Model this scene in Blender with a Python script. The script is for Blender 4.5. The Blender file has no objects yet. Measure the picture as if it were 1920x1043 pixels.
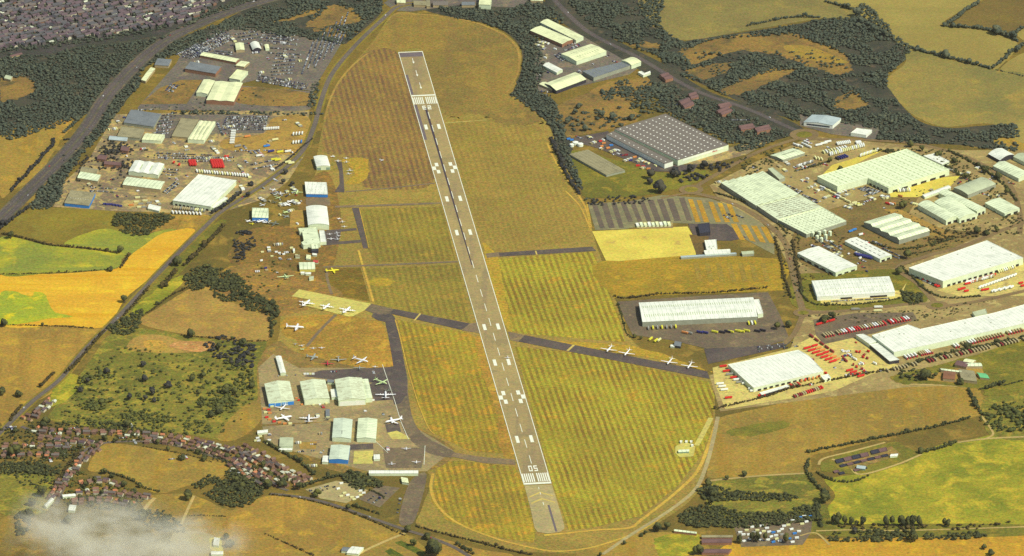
import bpy, math, random
import numpy as np
from mathutils import Vector, Matrix
from mathutils.geometry import tessellate_polygon
random.seed(7); RNG = np.random.default_rng(7)
SC = bpy.context.scene; COL = SC.collection
# ---------------------------------------------------------------- camera model (metres; ground is z = 0)
FPX, TH, SCL = 14868.0, math.radians(22.8), 0.943
HC = SCL*FPX*math.sin(TH); CY = -HC/math.tan(TH)
ST, CT = math.sin(TH), math.cos(TH)
def G(px, py, z=0.0):
    u, v = px-960.0, py-521.5
    t = (HC-z)/(FPX*ST+v*CT)
    return Vector((u*t, CY+(FPX*CT-v*ST)*t, z))
def GV(px, py, dx, dy):
    a = G(px, py); b = G(px+dx, py+dy); return b-a
# ---------------------------------------------------------------- materials
def lin(c):
    return tuple(((x/255)/12.92 if x/255 <= .04045 else ((x/255+.055)/1.055)**2.4) for x in c)
KL = (1.0, .97, .86)          # light arriving on open ground, so that base colour = seen colour / light
def alb(c, k=1.0):
    l = lin(c); return tuple(min(.86, l[i]*k/KL[i]) for i in range(3))+(1,)
class NT:
    def __init__(s, name, rough=.9, spec=.2):
        s.m = bpy.data.materials.new(name); s.m.use_nodes = True; s.t = s.m.node_tree; s.n = s.t.nodes
        s.b = s.n['Principled BSDF']; s.b.inputs['Roughness'].default_value = rough
        s.b.inputs['Specular IOR Level'].default_value = spec
    def new(s, kind, **kw):
        n = s.n.new(kind)
        for k, v in kw.items(): setattr(n, k, v)
        return n
    def link(s, a, b): s.t.links.new(a, b)
    def coord(s, scale=(1, 1, 1), rot=0.0, out='Object'):
        tc = s.new('ShaderNodeTexCoord'); mp = s.new('ShaderNodeMapping')
        mp.inputs['Scale'].default_value = scale; mp.inputs['Rotation'].default_value = (0, 0, rot)
        s.link(tc.outputs[out], mp.inputs['Vector']); return mp.outputs['Vector']
    def noise(s, vec, scale, detail=3, rough=.55, dist=0):
        n = s.new('ShaderNodeTexNoise'); n.inputs['Scale'].default_value = scale
        n.inputs['Detail'].default_value = detail; n.inputs['Roughness'].default_value = rough
        n.inputs['Distortion'].default_value = dist; s.link(vec, n.inputs['Vector']); return n
    def ramp(s, fac, lo, hi):
        n = s.new('ShaderNodeMapRange'); n.inputs['From Min'].default_value = lo; n.inputs['From Max'].default_value = hi
        n.interpolation_type = 'SMOOTHSTEP'
        s.link(fac, n.inputs['Value']); return n.outputs['Result']
    def mix(s, fac, a, b, mode='MIX'):
        n = s.new('ShaderNodeMix', data_type='RGBA', blend_type=mode)
        for sock, val in ((n.inputs[0], fac), (n.inputs[6], a), (n.inputs[7], b)):
            if hasattr(val, 'links'): s.link(val, sock)
            else: sock.default_value = val
        return n.outputs[2]
    def math(s, op, a, b=0.0):
        n = s.new('ShaderNodeMath', operation=op)
        for sock, val in ((n.inputs[0], a), (n.inputs[1], b)):
            if hasattr(val, 'links'): s.link(val, sock)
            else: sock.default_value = val
        return n.outputs[0]
    def grain(s, col, vec, amt, scale=.22):
        for sc, a, ch in ((scale, amt*3.4, .45), (scale*.36, amt*1.0, .6)):
            n = s.noise(vec, sc, 2, .6); f = s.mix(ch, n.outputs['Fac'], n.outputs['Color'])
            m = s.new('ShaderNodeVectorMath', operation='MULTIPLY_ADD')
            s.link(f, m.inputs[0]); m.inputs[1].default_value = (a,)*3; m.inputs[2].default_value = (1-a/2,)*3
            q = s.new('ShaderNodeVectorMath', operation='MAXIMUM'); s.link(m.outputs[0], q.inputs[0]); q.inputs[1].default_value = (.12,)*3
            col = s.mix(1.0, col, q.outputs[0], 'MULTIPLY')
        return col
    def out(s, col): s.link(col, s.b.inputs['Base Color']); return s.m
MATS = {}
def mat(name, c, rough=.8, var=.12, scale=.25, metal=0, spec=.25, k=1.0):
    """paint / cladding with soft dirt"""
    if name in MATS: return MATS[name]
    n = NT(name, rough, spec); v = n.coord()
    f = n.noise(v, scale, 4).outputs['Fac']
    col = n.mix(n.ramp(f, .3, .72), alb(c, k*(1+var)), alb(c, k*(1-var)))
    n.b.inputs['Metallic'].default_value = metal
    MATS[name] = n.out(col); return MATS[name]
def ground(name, c1, c2, c3=None, s1=.006, s2=.03, amt=.35, stripe=None, t3=(.52, .68), gs=.22, sq=None, streak=None):
    """earth, crops and paving: two-tone patches, a third tone in blotches, fine grain, optional mowing stripes"""
    if name in MATS: return MATS[name]
    ds = lambda c: None if c is None else tuple(min(255, x*(.95+.05*(.3*c[0]+.59*c[1]+.11*c[2])/max(x, 1))*k) for x, k in zip(c, (.97, .965, .90)))
    c1, c2, c3 = ds(c1), ds(c2), ds(c3)
    n = NT(name, .95, .08); v = n.coord()
    f = n.noise(v, s1, 5, .6, .6).outputs['Fac']
    col = n.mix(n.ramp(f, .38, .62), alb(c1), alb(c2))
    if c3:
        g = n.noise(v, s2, 4, .6, .4).outputs['Fac']; col = n.mix(n.ramp(g, *t3), col, alb(c3))
    if stripe:
        ang, per, cs, amp = stripe
        w = n.new('ShaderNodeTexWave', wave_type='BANDS', bands_direction='X', wave_profile='SIN')
        w.inputs['Scale'].default_value = .31416/per; w.inputs['Distortion'].default_value = 1.1
        w.inputs['Detail'].default_value = 2; w.inputs['Detail Scale'].default_value = .5
        n.link(n.coord((1, 1, 1), ang), w.inputs['Vector'])
        vs = n.coord((1, .12, 1), ang)
        br = n.math('ADD', n.math('MULTIPLY', n.ramp(n.noise(vs, .05, 3).outputs['Fac'], .36, .62), .35), .65)
        pa = n.math('ADD', n.math('MULTIPLY', n.ramp(n.noise(v, .007, 2).outputs['Fac'], .36, .56), .45), .55)
        fac = n.math('MULTIPLY', n.math('MULTIPLY', n.ramp(w.outputs['Fac'], .3, .72), amp), n.math('MULTIPLY', br, pa))
        col = n.mix(fac, col, alb(cs))
    if streak:
        ang, cs, amp, sc = streak
        vs = n.coord((1, .06, 1) if ang <= 1 else (.06, 1, 1), ang if ang <= 1 else .12)
        col = n.mix(n.math('MULTIPLY', n.ramp(n.noise(vs, sc, 3).outputs['Fac'], .48, .66), amp), col, alb(cs))
    MATS[name] = n.out(n.grain(col, v, amt, gs)); return MATS[name]
def foliage(name, c1, c2, c3, sc=.25):
    if name in MATS: return MATS[name]
    n = NT(name, .85, .12); v = n.coord()
    f = n.noise(v, sc, 3).outputs['Fac']
    oi = n.new('ShaderNodeObjectInfo')
    col = n.mix(n.ramp(f, .35, .65), alb(c1), alb(c2))
    ge = n.new('ShaderNodeNewGeometry')
    col = n.mix(n.math('MULTIPLY', n.ramp(ge.outputs['Random Per Island'], .5, 1.0), .8), col, alb(c3))
    col = n.mix(n.math('MULTIPLY', oi.outputs['Random'], .35), col, alb(c2))
    MATS[name] = n.out(col); return MATS[name]
def roofmat(name, c, seam=2.0, depth=.10, dirt=.14, cd=None, cross=False, sc=.06, rough=.55):
    """profiled metal / felt roof: seams across local x, weathering blotches and run-off streaks"""
    if name in MATS: return MATS[name]
    n = NT(name, rough, .3); v = n.coord()
    w = n.new('ShaderNodeTexWave', wave_type='BANDS', bands_direction='Y' if cross else 'X', wave_profile='SAW')
    w.inputs['Scale'].default_value = .31416/seam
    n.link(v, w.inputs['Vector'])
    dc = tuple(x*.62 for x in c) if cd is None else cd
    col = n.mix(n.math('MULTIPLY', n.ramp(w.outputs['Fac'], .8, 1.0), depth*3), alb(c), alb(dc))
    f = n.noise(v, sc, 5, .65, .5).outputs['Fac']
    col = n.mix(n.math('MULTIPLY', n.ramp(f, .42, .75), dirt*3), col, alb(dc))
    vs = n.coord((1, .08, 1) if not cross else (.08, 1, 1))
    g = n.noise(vs, .5, 3).outputs['Fac']
    col = n.mix(n.math('MULTIPLY', n.ramp(g, .5, .75), dirt*1.6), col, alb(dc))
    MATS[name] = n.out(col); return MATS[name]
# ---------------------------------------------------------------- mesh helpers
USED = {}
def link(name, me, parent=None, loc=None, rz=0.0):
    o = bpy.data.objects.new(name, me); COL.objects.link(o)
    if parent is not None: o.parent = parent
    if loc is not None: o.location = loc
    if rz: o.rotation_euler = (0, 0, rz)
    return o
def tag(o, label=None, cat=None, group=None, kind=None):
    if label: o['label'] = label
    if cat: o['category'] = cat
    if group: o['group'] = group
    if kind: o['kind'] = kind
    return o
def mesh(name, vs, fs, mats, mi=None, smooth=False):
    me = bpy.data.meshes.new(name); me.from_pydata([tuple(v) for v in vs], [], fs)
    for m in (mats if isinstance(mats, (list, tuple)) else [mats]): me.materials.append(m)
    if mi is not None: me.polygons.foreach_set('material_index', mi)
    if smooth: me.polygons.foreach_set('use_smooth', [True]*len(me.polygons))
    me.update(); return me
def trimesh(name, V, T, m, smooth=False):
    me = bpy.data.meshes.new(name); nv, nt = len(V), len(T)
    me.vertices.add(nv); me.vertices.foreach_set('co', np.asarray(V, dtype=np.float32).ravel())
    me.loops.add(nt*3); me.loops.foreach_set('vertex_index', np.asarray(T, dtype=np.int32).ravel())
    me.polygons.add(nt); me.polygons.foreach_set('loop_start', np.arange(0, nt*3, 3, dtype=np.int32))
    me.update(calc_edges=True); me.materials.append(m)
    if smooth: me.polygons.foreach_set('use_smooth', np.ones(nt, dtype=bool))
    return me
class MB:
    """collects boxes, prisms and tubes into one mesh"""
    def __init__(s): s.v = []; s.f = []; s.mi = []
    def add(s, vs, fs, mi=0):
        k = len(s.v); s.v += [tuple(v) for v in vs]; s.f += [tuple(i+k for i in f) for f in fs]; s.mi += [mi]*len(fs); return s
    def box(s, x0, x1, y0, y1, z0, z1, mi=0, tx=0, ty=0):
        vs = [(x0, y0, z0), (x1, y0, z0), (x1, y1, z0), (x0, y1, z0), (x0+tx, y0+ty, z1), (x1-tx, y0+ty, z1), (x1-tx, y1-ty, z1), (x0+tx, y1-ty, z1)]
        return s.add(vs, [(3, 2, 1, 0), (4, 5, 6, 7), (0, 1, 5, 4), (1, 2, 6, 5), (2, 3, 7, 6), (3, 0, 4, 7)], mi)
    def loft(s, rings, mi=0, cap=True):
        n = len(rings[0]); vs = [v for r in rings for v in r]; fs = []
        for i in range(len(rings)-1):
            for j in range(n):
                a, b = i*n+j, i*n+(j+1) % n; fs.append((a, b, b+n, a+n))
        if cap: fs += [tuple(range(n-1, -1, -1)), tuple(range((len(rings)-1)*n, len(rings)*n))]
        return s.add(vs, fs, mi)
    def tube(s, pts, n=8, mi=0):
        """pts: (x, y, z, ry, rz) along x"""
        return s.loft([[(x, y+ry*math.cos(2*math.pi*k/n), z+rz*math.sin(2*math.pi*k/n)) for k in range(n)] for x, y, z, ry, rz in pts], mi)
    def poly(s, pts, z0, z1, mi=0):
        """extruded outline (concave allowed)"""
        n = len(pts); tri = tessellate_polygon([[Vector((p[0], p[1], 0)) for p in pts]])
        vs = [(p[0], p[1], z0) for p in pts]+[(p[0], p[1], z1) for p in pts]
        fs = [tuple(i+n for i in t) for t in tri]+[tuple(reversed(t)) for t in tri]
        fs += [(i, (i+1) % n, (i+1) % n+n, i+n) for i in range(n)]
        return s.add(vs, fs, mi)
    def obj(s, name, mats, parent=None, loc=None, rz=0.0, smooth=False):
        me = mesh(name, s.v, s.f, mats, s.mi, smooth)
        import bmesh
        bm = bmesh.new(); bm.from_mesh(me); bmesh.ops.recalc_face_normals(bm, faces=bm.faces); bm.to_mesh(me); bm.free()
        return link(name, me, parent, loc, rz)
def catmull(P, closed=True, n=5):
    out = []; L = len(P)
    for i in range(L if closed else L-1):
        p = [P[(i+k) % L] if closed else P[min(max(i+k, 0), L-1)] for k in (-1, 0, 1, 2)]
        for j in range(n):
            t = j/n
            out.append(tuple(.5*(2*p[1][d]+(p[2][d]-p[0][d])*t+(2*p[0][d]-5*p[1][d]+4*p[2][d]-p[3][d])*t*t+(3*p[1][d]-p[0][d]-3*p[2][d]+p[3][d])*t**3) for d in (0, 1)))
    if not closed: out.append(tuple(P[-1]))
    return out
def px2(s):
    """'x,y x,y ...' -> [(x, y)]"""
    return [tuple(float(a) for a in q.split(',')) for q in s.split()]
LAYER = [0]
def ragged(P, amp, seed=1):
    r = random.Random(seed+len(P)*7); out = []; a = [0.0, 0.0]
    for x, y in P:
        a = [a[0]*.55+r.uniform(-1, 1)*amp, a[1]*.55+r.uniform(-1, 1)*amp*.45]; out.append((x+a[0], y+a[1]))
    return out
def sheet(name, pts, m, lev, smooth=True, kind='structure', n=5, label=None, cat=None, parent=None, rag=0.0):
    """a patch of ground traced where it lies; lev = stacking order (6 cm steps)"""
    P = px2(pts) if isinstance(pts, str) else pts
    if smooth: P = catmull(P, True, 14 if rag else n)
    if rag: P = ragged(P, rag, int(abs(P[0][0])))
    LAYER[0] = (LAYER[0]+1) % 97
    z = .08*lev+LAYER[0]*.0006
    V = [G(x, y, 0) for x, y in P]; tri = tessellate_polygon([V])
    fs = []
    for t in tri:
        a, b, c = (V[i] for i in t)
        nz = (b.x-a.x)*(c.y-a.y)-(b.y-a.y)*(c.x-a.x)
        fs.append(tuple(t) if nz > 0 else tuple(reversed(t)))
    me = mesh(name, [(v.x, v.y, z) for v in V], fs, m)
    return tag(link(name, me, parent), label, cat, kind=None if parent else kind)
def band(P, w, off=0.0):
    """left/right offset points of a world polyline"""
    L, R = [], []
    for i, p in enumerate(P):
        a = P[max(i-1, 0)]; b = P[min(i+1, len(P)-1)]; d = (b-a); d.z = 0; d.normalize(); nrm = Vector((-d.y, d.x, 0))
        L.append(p+nrm*(off+w/2)); R.append(p+nrm*(off-w/2))
    return L, R
def road(name, pts, w, m, lev, smooth=True, kind='structure', off=0.0, marks=None, parent=None, n=6):
    P = px2(pts) if isinstance(pts, str) else pts
    if smooth: P = catmull(P, False, n)
    W_ = [G(x, y) for x, y in P]; L, R = band(W_, w, off)
    LAYER[0] = (LAYER[0]+1) % 97; z = .08*lev+LAYER[0]*.0006; k = len(L)
    me = mesh(name, [(v.x, v.y, z) for v in L]+[(v.x, v.y, z) for v in R], [(i, i+k, i+k+1, i+1) for i in range(k-1)], m)
    o = tag(link(name, me, parent), kind=None if parent else kind)
    if marks:
        mb = MB(); acc = 0.0; on, gap, mw, mm = marks
        for i in range(len(W_)-1):
            a, b = W_[i], W_[i+1]; d = b-a; ln = d.length
            if ln < .1: continue
            d.normalize(); nr = Vector((-d.y, d.x, 0)); s = 0.0
            while s < ln:
                e = min(ln, s+on); p, q = a+d*s+nr*off, a+d*e+nr*off
                mb.add([(p+nr*mw)[:2]+(z+.05,), (p-nr*mw)[:2]+(z+.05,), (q-nr*mw)[:2]+(z+.05,), (q+nr*mw)[:2]+(z+.05,)], [(0, 1, 2, 3)]); s += on+gap
        mb.obj('centre_line', mm, o)
    return o
# ================================================================ GROUND AND FIELDS
RA = math.radians(0)
p_lo, p_hi = G(1008.1, 908.6), G(769.4, 97.5)
AX = (p_hi-p_lo).normalized(); PX = Vector((AX.y, -AX.x, 0)); RLEN = (p_hi-p_lo).length
RROT = -math.atan2(AX.x, AX.y)           # heading of the runway off +y
SA = RROT*-1                              # coordinate rotation that lays x across the mowing rows
grd = ground('earth_base', (128, 106, 44), (106, 92, 42), (150, 122, 52), .004, .02, .4)
BIG = 24000
tag(link('ground', mesh('ground', [(-BIG, -15500, -.15), (BIG, -15500, -.15), (BIG, BIG, -.15), (-BIG, BIG, -.15)], [(0, 1, 2, 3)], grd)), kind='structure')
STR = lambda per, cs, amp, d=0.0: (RROT*-1+math.radians(d), per, cs, amp)
g_air = ground('airfield_turf', (160, 134, 60), (144, 122, 56), (138, 124, 52), .005, .018, .55)
g_dome = ground('turf_brown', (146, 120, 54), (128, 108, 54), (152, 124, 56), .006, .02, .55, streak=(SA, (122, 100, 54), .4, .04))
g_sl = ground('turf_rows_brown', (152, 120, 58), (138, 110, 56), (156, 128, 58), .007, .03, .6, STR(10.4, (98, 72, 56), .62))
g_sm = ground('turf_rows_olive', (150, 132, 50), (136, 120, 48), (164, 136, 52), .007, .03, .55, STR(10.6, (108, 90, 42), .62))
g_sr = ground('turf_rows_green', (172, 158, 46), (156, 142, 44), (190, 150, 44), .006, .02, .6, STR(10.4, (120, 94, 38), .85, -1.2), t3=(.55, .7))
g_sb = ground('turf_rows_mixed', (168, 146, 44), (150, 130, 42), (194, 146, 42), .007, .025, .6, STR(10.4, (122, 98, 40), .75), t3=(.5, .66))
g_or = ground('turf_orange', (176, 134, 50), (154, 120, 48), (190, 150, 52), .009, .03, .6)
g_dirt = ground('apron_earth', (142, 116, 60), (124, 102, 54), (168, 132, 52), .01, .04, .55)
sheet('airfield_grass', '738,26 702,74 668,114 637,150 618,186 608,222 600,262 594,292 590,330 566,380 552,430 542,500 528,560 520,640 480,690 490,800 560,850 640,886 800,884 792,950 782,985 840,1003 930,1028 1060,1038 1130,1032 1215,992 1296,937 1322,880 1340,790 1338,735 1330,705 1200,652 1166,590 1146,540 1112,440 1104,396 1078,348 1052,292 1026,232 986,196 952,176 972,140 976,96 950,66 905,45 850,33 790,26', g_air, 0)
sheet('airfield_grass', '738,30 704,76 690,96 745,96 793,95 812,160 950,176 968,140 972,98 948,70 905,48 850,36 790,29', g_dome, 1, rag=2)
sheet('airfield_grass', '690,98 664,122 640,152 622,186 612,222 604,262 612,288 648,292 680,322 690,352 812,340 776,205 744,100', g_sl, 1, rag=1.2)
sheet('airfield_grass', '838,236 905,228 1010,238 1040,292 1068,350 1094,396 1104,440 1000,464 914,470 880,360', ground('turf_rows_faint', (160, 134, 58), (144, 122, 54), (148, 128, 50), .006, .02, .55, STR(10.6, (128, 104, 50), .5, -.8)), 1, rag=3)
sheet('airfield_grass', '808,150 826,205 850,222 900,214 950,236 990,232 1016,228 986,198 950,178 880,170', g_dome, 2, rag=7)
sheet('airfield_grass', '674,392 690,466 705,492 854,488 829,388', g_sm, 1, smooth=False)
sheet('airfield_grass', '682,504 700,572 735,578 884,606 858,496', g_sm, 1, smooth=False)
sheet('airfield_grass', '612,504 676,502 694,566 640,556 606,540', ground('turf_dull', (124, 102, 36), (112, 92, 36), (140, 112, 38), .01, .04, .6), 1, smooth=False)
sheet('airfield_grass', '918,486 1112,472 1140,540 1160,590 1172,642 985,626 956,620', g_sr, 1, smooth=False)
sheet('airfield_grass', '745,600 876,624 904,640 962,852 880,846 812,812 782,760 764,690', g_sb, 1, smooth=False)
sheet('airfield_grass', '966,650 1100,664 1328,716 1340,742 1336,800 1318,850 1270,912 1200,968 1110,990 1066,994 1036,908', g_sr, 1, smooth=False)
sheet('airfield_grass', '820,868 864,864 966,876 984,912 1004,1000 1000,1018 920,1006 838,976 808,940', g_sb, 1, smooth=False)
sheet('airfield_grass', '540,596 640,590 690,600 716,606 740,690 690,692 600,684 566,672 556,640 530,626', g_or, 1, rag=2)
sheet('airfield_grass', '905,460 925,560 958,630 948,560 935,486', ground('turf_gold', (180, 146, 46), (166, 138, 46), None, .01, .03, .6), 2, rag=2.5)
sheet('airfield_grass', '980,640 1180,648 1310,690 1326,696 1180,664 1000,640', MATS['turf_gold'], 2, rag=2.5)
sheet('airfield_grass', '905,640 958,800 966,858 945,856 925,760 890,660', g_or, 2, rag=4)
sheet('bare_earth', '480,690 520,640 560,662 700,694 745,692 770,790 850,842 800,884 640,886 560,850 490,800', g_dirt, 1)
sheet('bare_earth', '470,430 545,420 560,380 590,330 620,330 640,420 615,520 560,560 520,560 440,500 430,470', ground('yard_earth', (136, 106, 50), (116, 94, 48), (160, 118, 48), .012, .05, .6), 1)
sheet('bare_earth', '430,500 520,500 610,530 640,560 540,590 508,590 470,575 430,560 400,540', ground('track_earth', (156, 120, 58), (134, 106, 54), (172, 132, 48), .012, .05, .6), 2)
for q in ('690,528 712,522 740,526 728,536 700,536', '640,300 690,300 684,338 650,345 664,320'):
    sheet('bare_earth', q, MATS['turf_gold'], 3, rag=2)
# crops and meadows
f_och = ground('field_ochre', (162, 132, 56), (142, 118, 54), (174, 140, 52), .006, .03, .45, streak=(.5, (150, 116, 40), .5, .05))
f_tan = ground('field_tan', (172, 138, 66), (154, 122, 60), (178, 142, 58), .008, .03, .45)
f_or = ground('field_orange', (174, 136, 54), (150, 120, 54), (184, 146, 52), .006, .03, .45, streak=(.6, (134, 104, 46), .5, .03))
f_yel = ground('field_ripe', (222, 174, 44), (212, 160, 44), (228, 186, 42), .006, .03, .3, streak=(1.45, (196, 140, 24), .6, .05))
f_grn = ground('field_green', (160, 156, 46), (130, 136, 54), (190, 174, 44), .007, .014, .4, streak=(1.3, (128, 134, 56), .8, .05))
f_brn = ground('field_brown', (140, 122, 42), (124, 106, 42), (132, 120, 48), .008, .03, .4)
f_olv = ground('field_olive', (126, 118, 42), (108, 104, 40), (146, 128, 44), .008, .03, .5)
f_scr = ground('field_scrub', (128, 120, 46), (106, 104, 42), (152, 136, 50), .008, .03, .6, t3=(.5, .62))
f_lush = ground('field_lush', (158, 148, 42), (126, 128, 38), (186, 166, 46), .008, .02, .5, t3=(.48, .64))
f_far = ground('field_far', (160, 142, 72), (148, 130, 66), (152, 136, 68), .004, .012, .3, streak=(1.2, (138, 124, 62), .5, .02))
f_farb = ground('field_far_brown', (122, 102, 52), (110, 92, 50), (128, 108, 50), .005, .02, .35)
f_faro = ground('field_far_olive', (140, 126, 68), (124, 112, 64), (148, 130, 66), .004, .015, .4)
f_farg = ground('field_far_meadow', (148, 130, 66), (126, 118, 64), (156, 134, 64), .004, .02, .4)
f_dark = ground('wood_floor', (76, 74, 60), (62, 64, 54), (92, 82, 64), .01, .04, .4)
f_dun = ground('rough_heath', (150, 118, 58), (124, 100, 56), (98, 86, 54), .008, .03, .5)
for m, p, lv in (
    (f_och, '0,254 92,234 112,262 96,292 70,332 25,356 0,366', 1),
    (f_brn, '6,432 60,392 212,396 214,426 262,442 200,448 120,458 98,455', 1),
    (f_grn, '120,458 172,434 206,430 262,442 302,430 345,408 300,466 270,470 243,480 185,467', 2),
    (f_or, '262,442 300,424 322,404 398,408 372,440 345,440 330,430 300,432', 2),
    (f_yel, '330,432 356,428 362,440 305,500 236,560 200,612 120,610 0,608 0,516 100,514 205,506 226,498 243,480 265,464 300,440', 2),
    (f_grn, '0,446 90,460 222,476 228,488 210,505 100,512 0,514', 2),
    (ground('field_lime', (180, 180, 34), (150, 160, 46), (208, 188, 30), .01, .03, .4), '0,552 24,546 42,552 60,556 66,548 84,552 92,570 104,586 136,594 90,598 60,604 0,606', 3),
    (f_or, '0,613 180,616 190,622 150,680 105,732 40,768 0,792', 1),
    (f_olv, '400,420 420,425 330,520 240,600 205,640 205,630 250,570 320,500', 1),
    (f_lush, '330,520 345,530 270,590 240,600 260,570', 2),
    (f_tan, '345,548 385,528 402,527 396,546 430,565 470,580 505,588 510,602 505,636 460,640 350,628 262,606 300,576', 2),
    (f_scr, '215,620 300,620 350,630 462,642 500,640 482,690 480,760 432,822 330,812 110,792 105,760 160,690', 1),
    (f_tan, '255,632 300,628 350,640 400,640 390,658 300,662 240,655', 2),
    (f_och, '408,822 440,776 480,752 488,790 446,824', 2),
    (f_lush, '118,700 146,706 150,730 110,758 86,762 100,730', 2),
    (f_och, '188,838 216,832 266,838 320,848 400,865 432,880 402,902 350,912 310,925 282,922 240,898 195,886 165,880', 2),
    (f_och, '262,938 342,926 382,936 440,958 500,930 600,942 682,973 760,1002 800,1030 800,1046 400,1046 330,1000', 1),
    (f_or, '440,956 500,932 600,944 660,980 600,1030 470,1040 420,1000', 2),
    (f_scr, '0,884 96,888 96,930 82,962 0,962', 1),
    (f_och, '0,975 60,970 110,1000 100,1046 0,1046', 1),
    (f_och, '1345,785 1450,760 1540,735 1640,712 1732,712 1822,716 1842,745 1846,776 1700,812 1560,846 1522,856 1514,886 1420,893 1336,897 1326,880 1340,812', 1),
    (f_olv, '1370,806 1460,790 1480,800 1420,816 1375,818', 2),
    (f_lush, '1560,896 1620,885 1720,850 1762,835 1802,828 1930,820 1930,982 1562,985 1546,960 1566,930 1546,902', 1),
    (f_scr, '1336,900 1420,895 1514,888 1540,930 1555,965 1548,1000 1400,1000 1330,960', 1),
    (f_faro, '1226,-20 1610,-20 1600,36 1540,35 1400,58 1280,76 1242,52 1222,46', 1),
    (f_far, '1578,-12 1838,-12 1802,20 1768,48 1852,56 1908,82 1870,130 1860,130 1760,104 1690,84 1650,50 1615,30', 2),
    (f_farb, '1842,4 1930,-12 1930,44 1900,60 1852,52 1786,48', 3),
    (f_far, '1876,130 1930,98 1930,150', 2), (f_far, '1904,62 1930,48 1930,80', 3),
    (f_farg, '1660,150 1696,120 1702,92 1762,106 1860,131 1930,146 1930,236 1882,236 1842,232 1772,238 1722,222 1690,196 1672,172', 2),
    (f_far, '1895,250 1930,222 1930,270', 2), (f_och, '1860,262 1900,255 1930,270 1930,280 1890,284', 1),
    (f_olv, '1672,706 1720,694 1760,684 1850,660 1930,640 1930,728 1852,742 1836,730 1740,720 1690,720', 4), (f_scr, '1850,745 1930,725 1930,818 1860,818 1842,780', 1),
    (f_olv, '1066,292 1100,284 1230,322 1310,318 1330,330 1240,362 1108,372 1090,348', 2),
    (ground('paddock', (168, 136, 40), (150, 124, 40), (182, 142, 40), .01, .03, .5), '1128,490 1452,485 1467,538 1440,546 1180,556 1150,556', 1),
    (f_dun, '1040,206 1075,186 1160,150 1262,150 1240,170 1182,196 1200,222 1150,240 1060,256', 1),
    (f_dun, '1275,95 1340,72 1480,62 1560,88 1590,105 1598,135 1560,140 1480,112 1390,95 1300,120', 1),
    (f_och, '1470,86 1520,88 1560,104 1590,118 1540,116 1490,104', 2), (f_dun, '1350,168 1440,130 1500,128 1450,152 1380,178', 2),
    (f_dun, '1560,200 1600,172 1628,195 1600,205', 2), (f_dun, '1285,130 1350,118 1380,124 1320,150', 2),
    (f_dun, '1160,84 1230,80 1245,92 1190,88', 2),
    (f_dun, '576,50 612,12 655,16 682,32 676,40 648,44', 3), (f_dun, '590,52 640,55 668,60 640,70 612,66', 3), (f_dun, '520,38 590,18 596,24 540,40', 3),
    (f_dun, '0,146 50,142 70,166 45,180 0,190', 3), (f_or, '92,230 125,222 150,218 135,240 112,262 100,240', 2),
    (f_och, '1080,1046 1190,1004 1290,998 1320,1010 1310,1046', 1), (f_lush, '1230,1010 1300,1000 1312,1022 1280,1046 1240,1046', 2),
    (ground('field_gold', (194, 148, 44), (174, 132, 44), (204, 160, 42), .008, .03, .45), '1400,1012 1600,1010 1930,1000 1930,1046 1390,1046', 1),
    (f_olv, '1550,985 1930,984 1930,1004 1700,1008 1550,1004', 1),
    (f_or, '820,1010 900,1030 960,1040 940,1050 830,1050 800,1030', 1),
):
    sheet('crop_field' if m in (f_yel, f_grn, f_brn, f_far) else 'meadow', p, m, lv, rag=5 if m is f_dun else 0 if lv < 2 else 2.4 if m in (f_lush, f_dun, f_scr, f_or, f_olv) else .6)
# clay works and vegetable beds
for q in ('318,650 340,640 395,644 380,660 350,658',):
    sheet('clay_pit', q, ground('clay', (196, 142, 78), (176, 128, 70), (206, 160, 96), .03, .1, .5), 4)
sheet('clay_pit', '270,640 305,640 312,656 280,660', ground('sand', (198, 150, 60), (176, 140, 60), (140, 124, 50), .03, .1, .5), 4)
bed = ground('vegetable_rows', (98, 104, 34), (76, 90, 32), (120, 112, 40), .03, .08, .5)
for q in ('740,1018 752,1014 800,1036 792,1044', '722,1034 732,1028 760,1044 736,1046'):
    sheet('vegetable_bed', q, bed, 3, smooth=False)
sheet('housing_ground', '-20,-20 470,-20 460,8 392,30 340,52 300,66 240,76 150,86 96,102 -20,116', ground('gardens_far', (74, 70, 66), (62, 64, 56), (86, 76, 72), .012, .04, .6), 1)
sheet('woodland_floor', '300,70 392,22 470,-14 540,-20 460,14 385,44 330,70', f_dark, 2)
# woodland floors, lying under the trees
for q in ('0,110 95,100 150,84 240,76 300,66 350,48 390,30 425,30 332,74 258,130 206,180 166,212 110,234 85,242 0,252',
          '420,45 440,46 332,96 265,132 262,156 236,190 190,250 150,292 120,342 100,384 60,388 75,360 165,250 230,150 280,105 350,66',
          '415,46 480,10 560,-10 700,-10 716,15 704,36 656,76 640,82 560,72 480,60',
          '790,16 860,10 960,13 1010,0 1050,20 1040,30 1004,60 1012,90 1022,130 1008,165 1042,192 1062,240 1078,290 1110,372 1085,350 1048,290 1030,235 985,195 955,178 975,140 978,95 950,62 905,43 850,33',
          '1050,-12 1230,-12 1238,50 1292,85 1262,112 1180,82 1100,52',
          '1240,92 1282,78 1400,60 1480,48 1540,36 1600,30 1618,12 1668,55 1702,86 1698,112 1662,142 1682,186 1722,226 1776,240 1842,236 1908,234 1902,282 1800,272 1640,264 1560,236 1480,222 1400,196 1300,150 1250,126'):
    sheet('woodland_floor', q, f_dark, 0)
ground('bed_soil', (150, 122, 62), (120, 104, 54), (176, 150, 84), .03, .08, .5)
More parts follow.
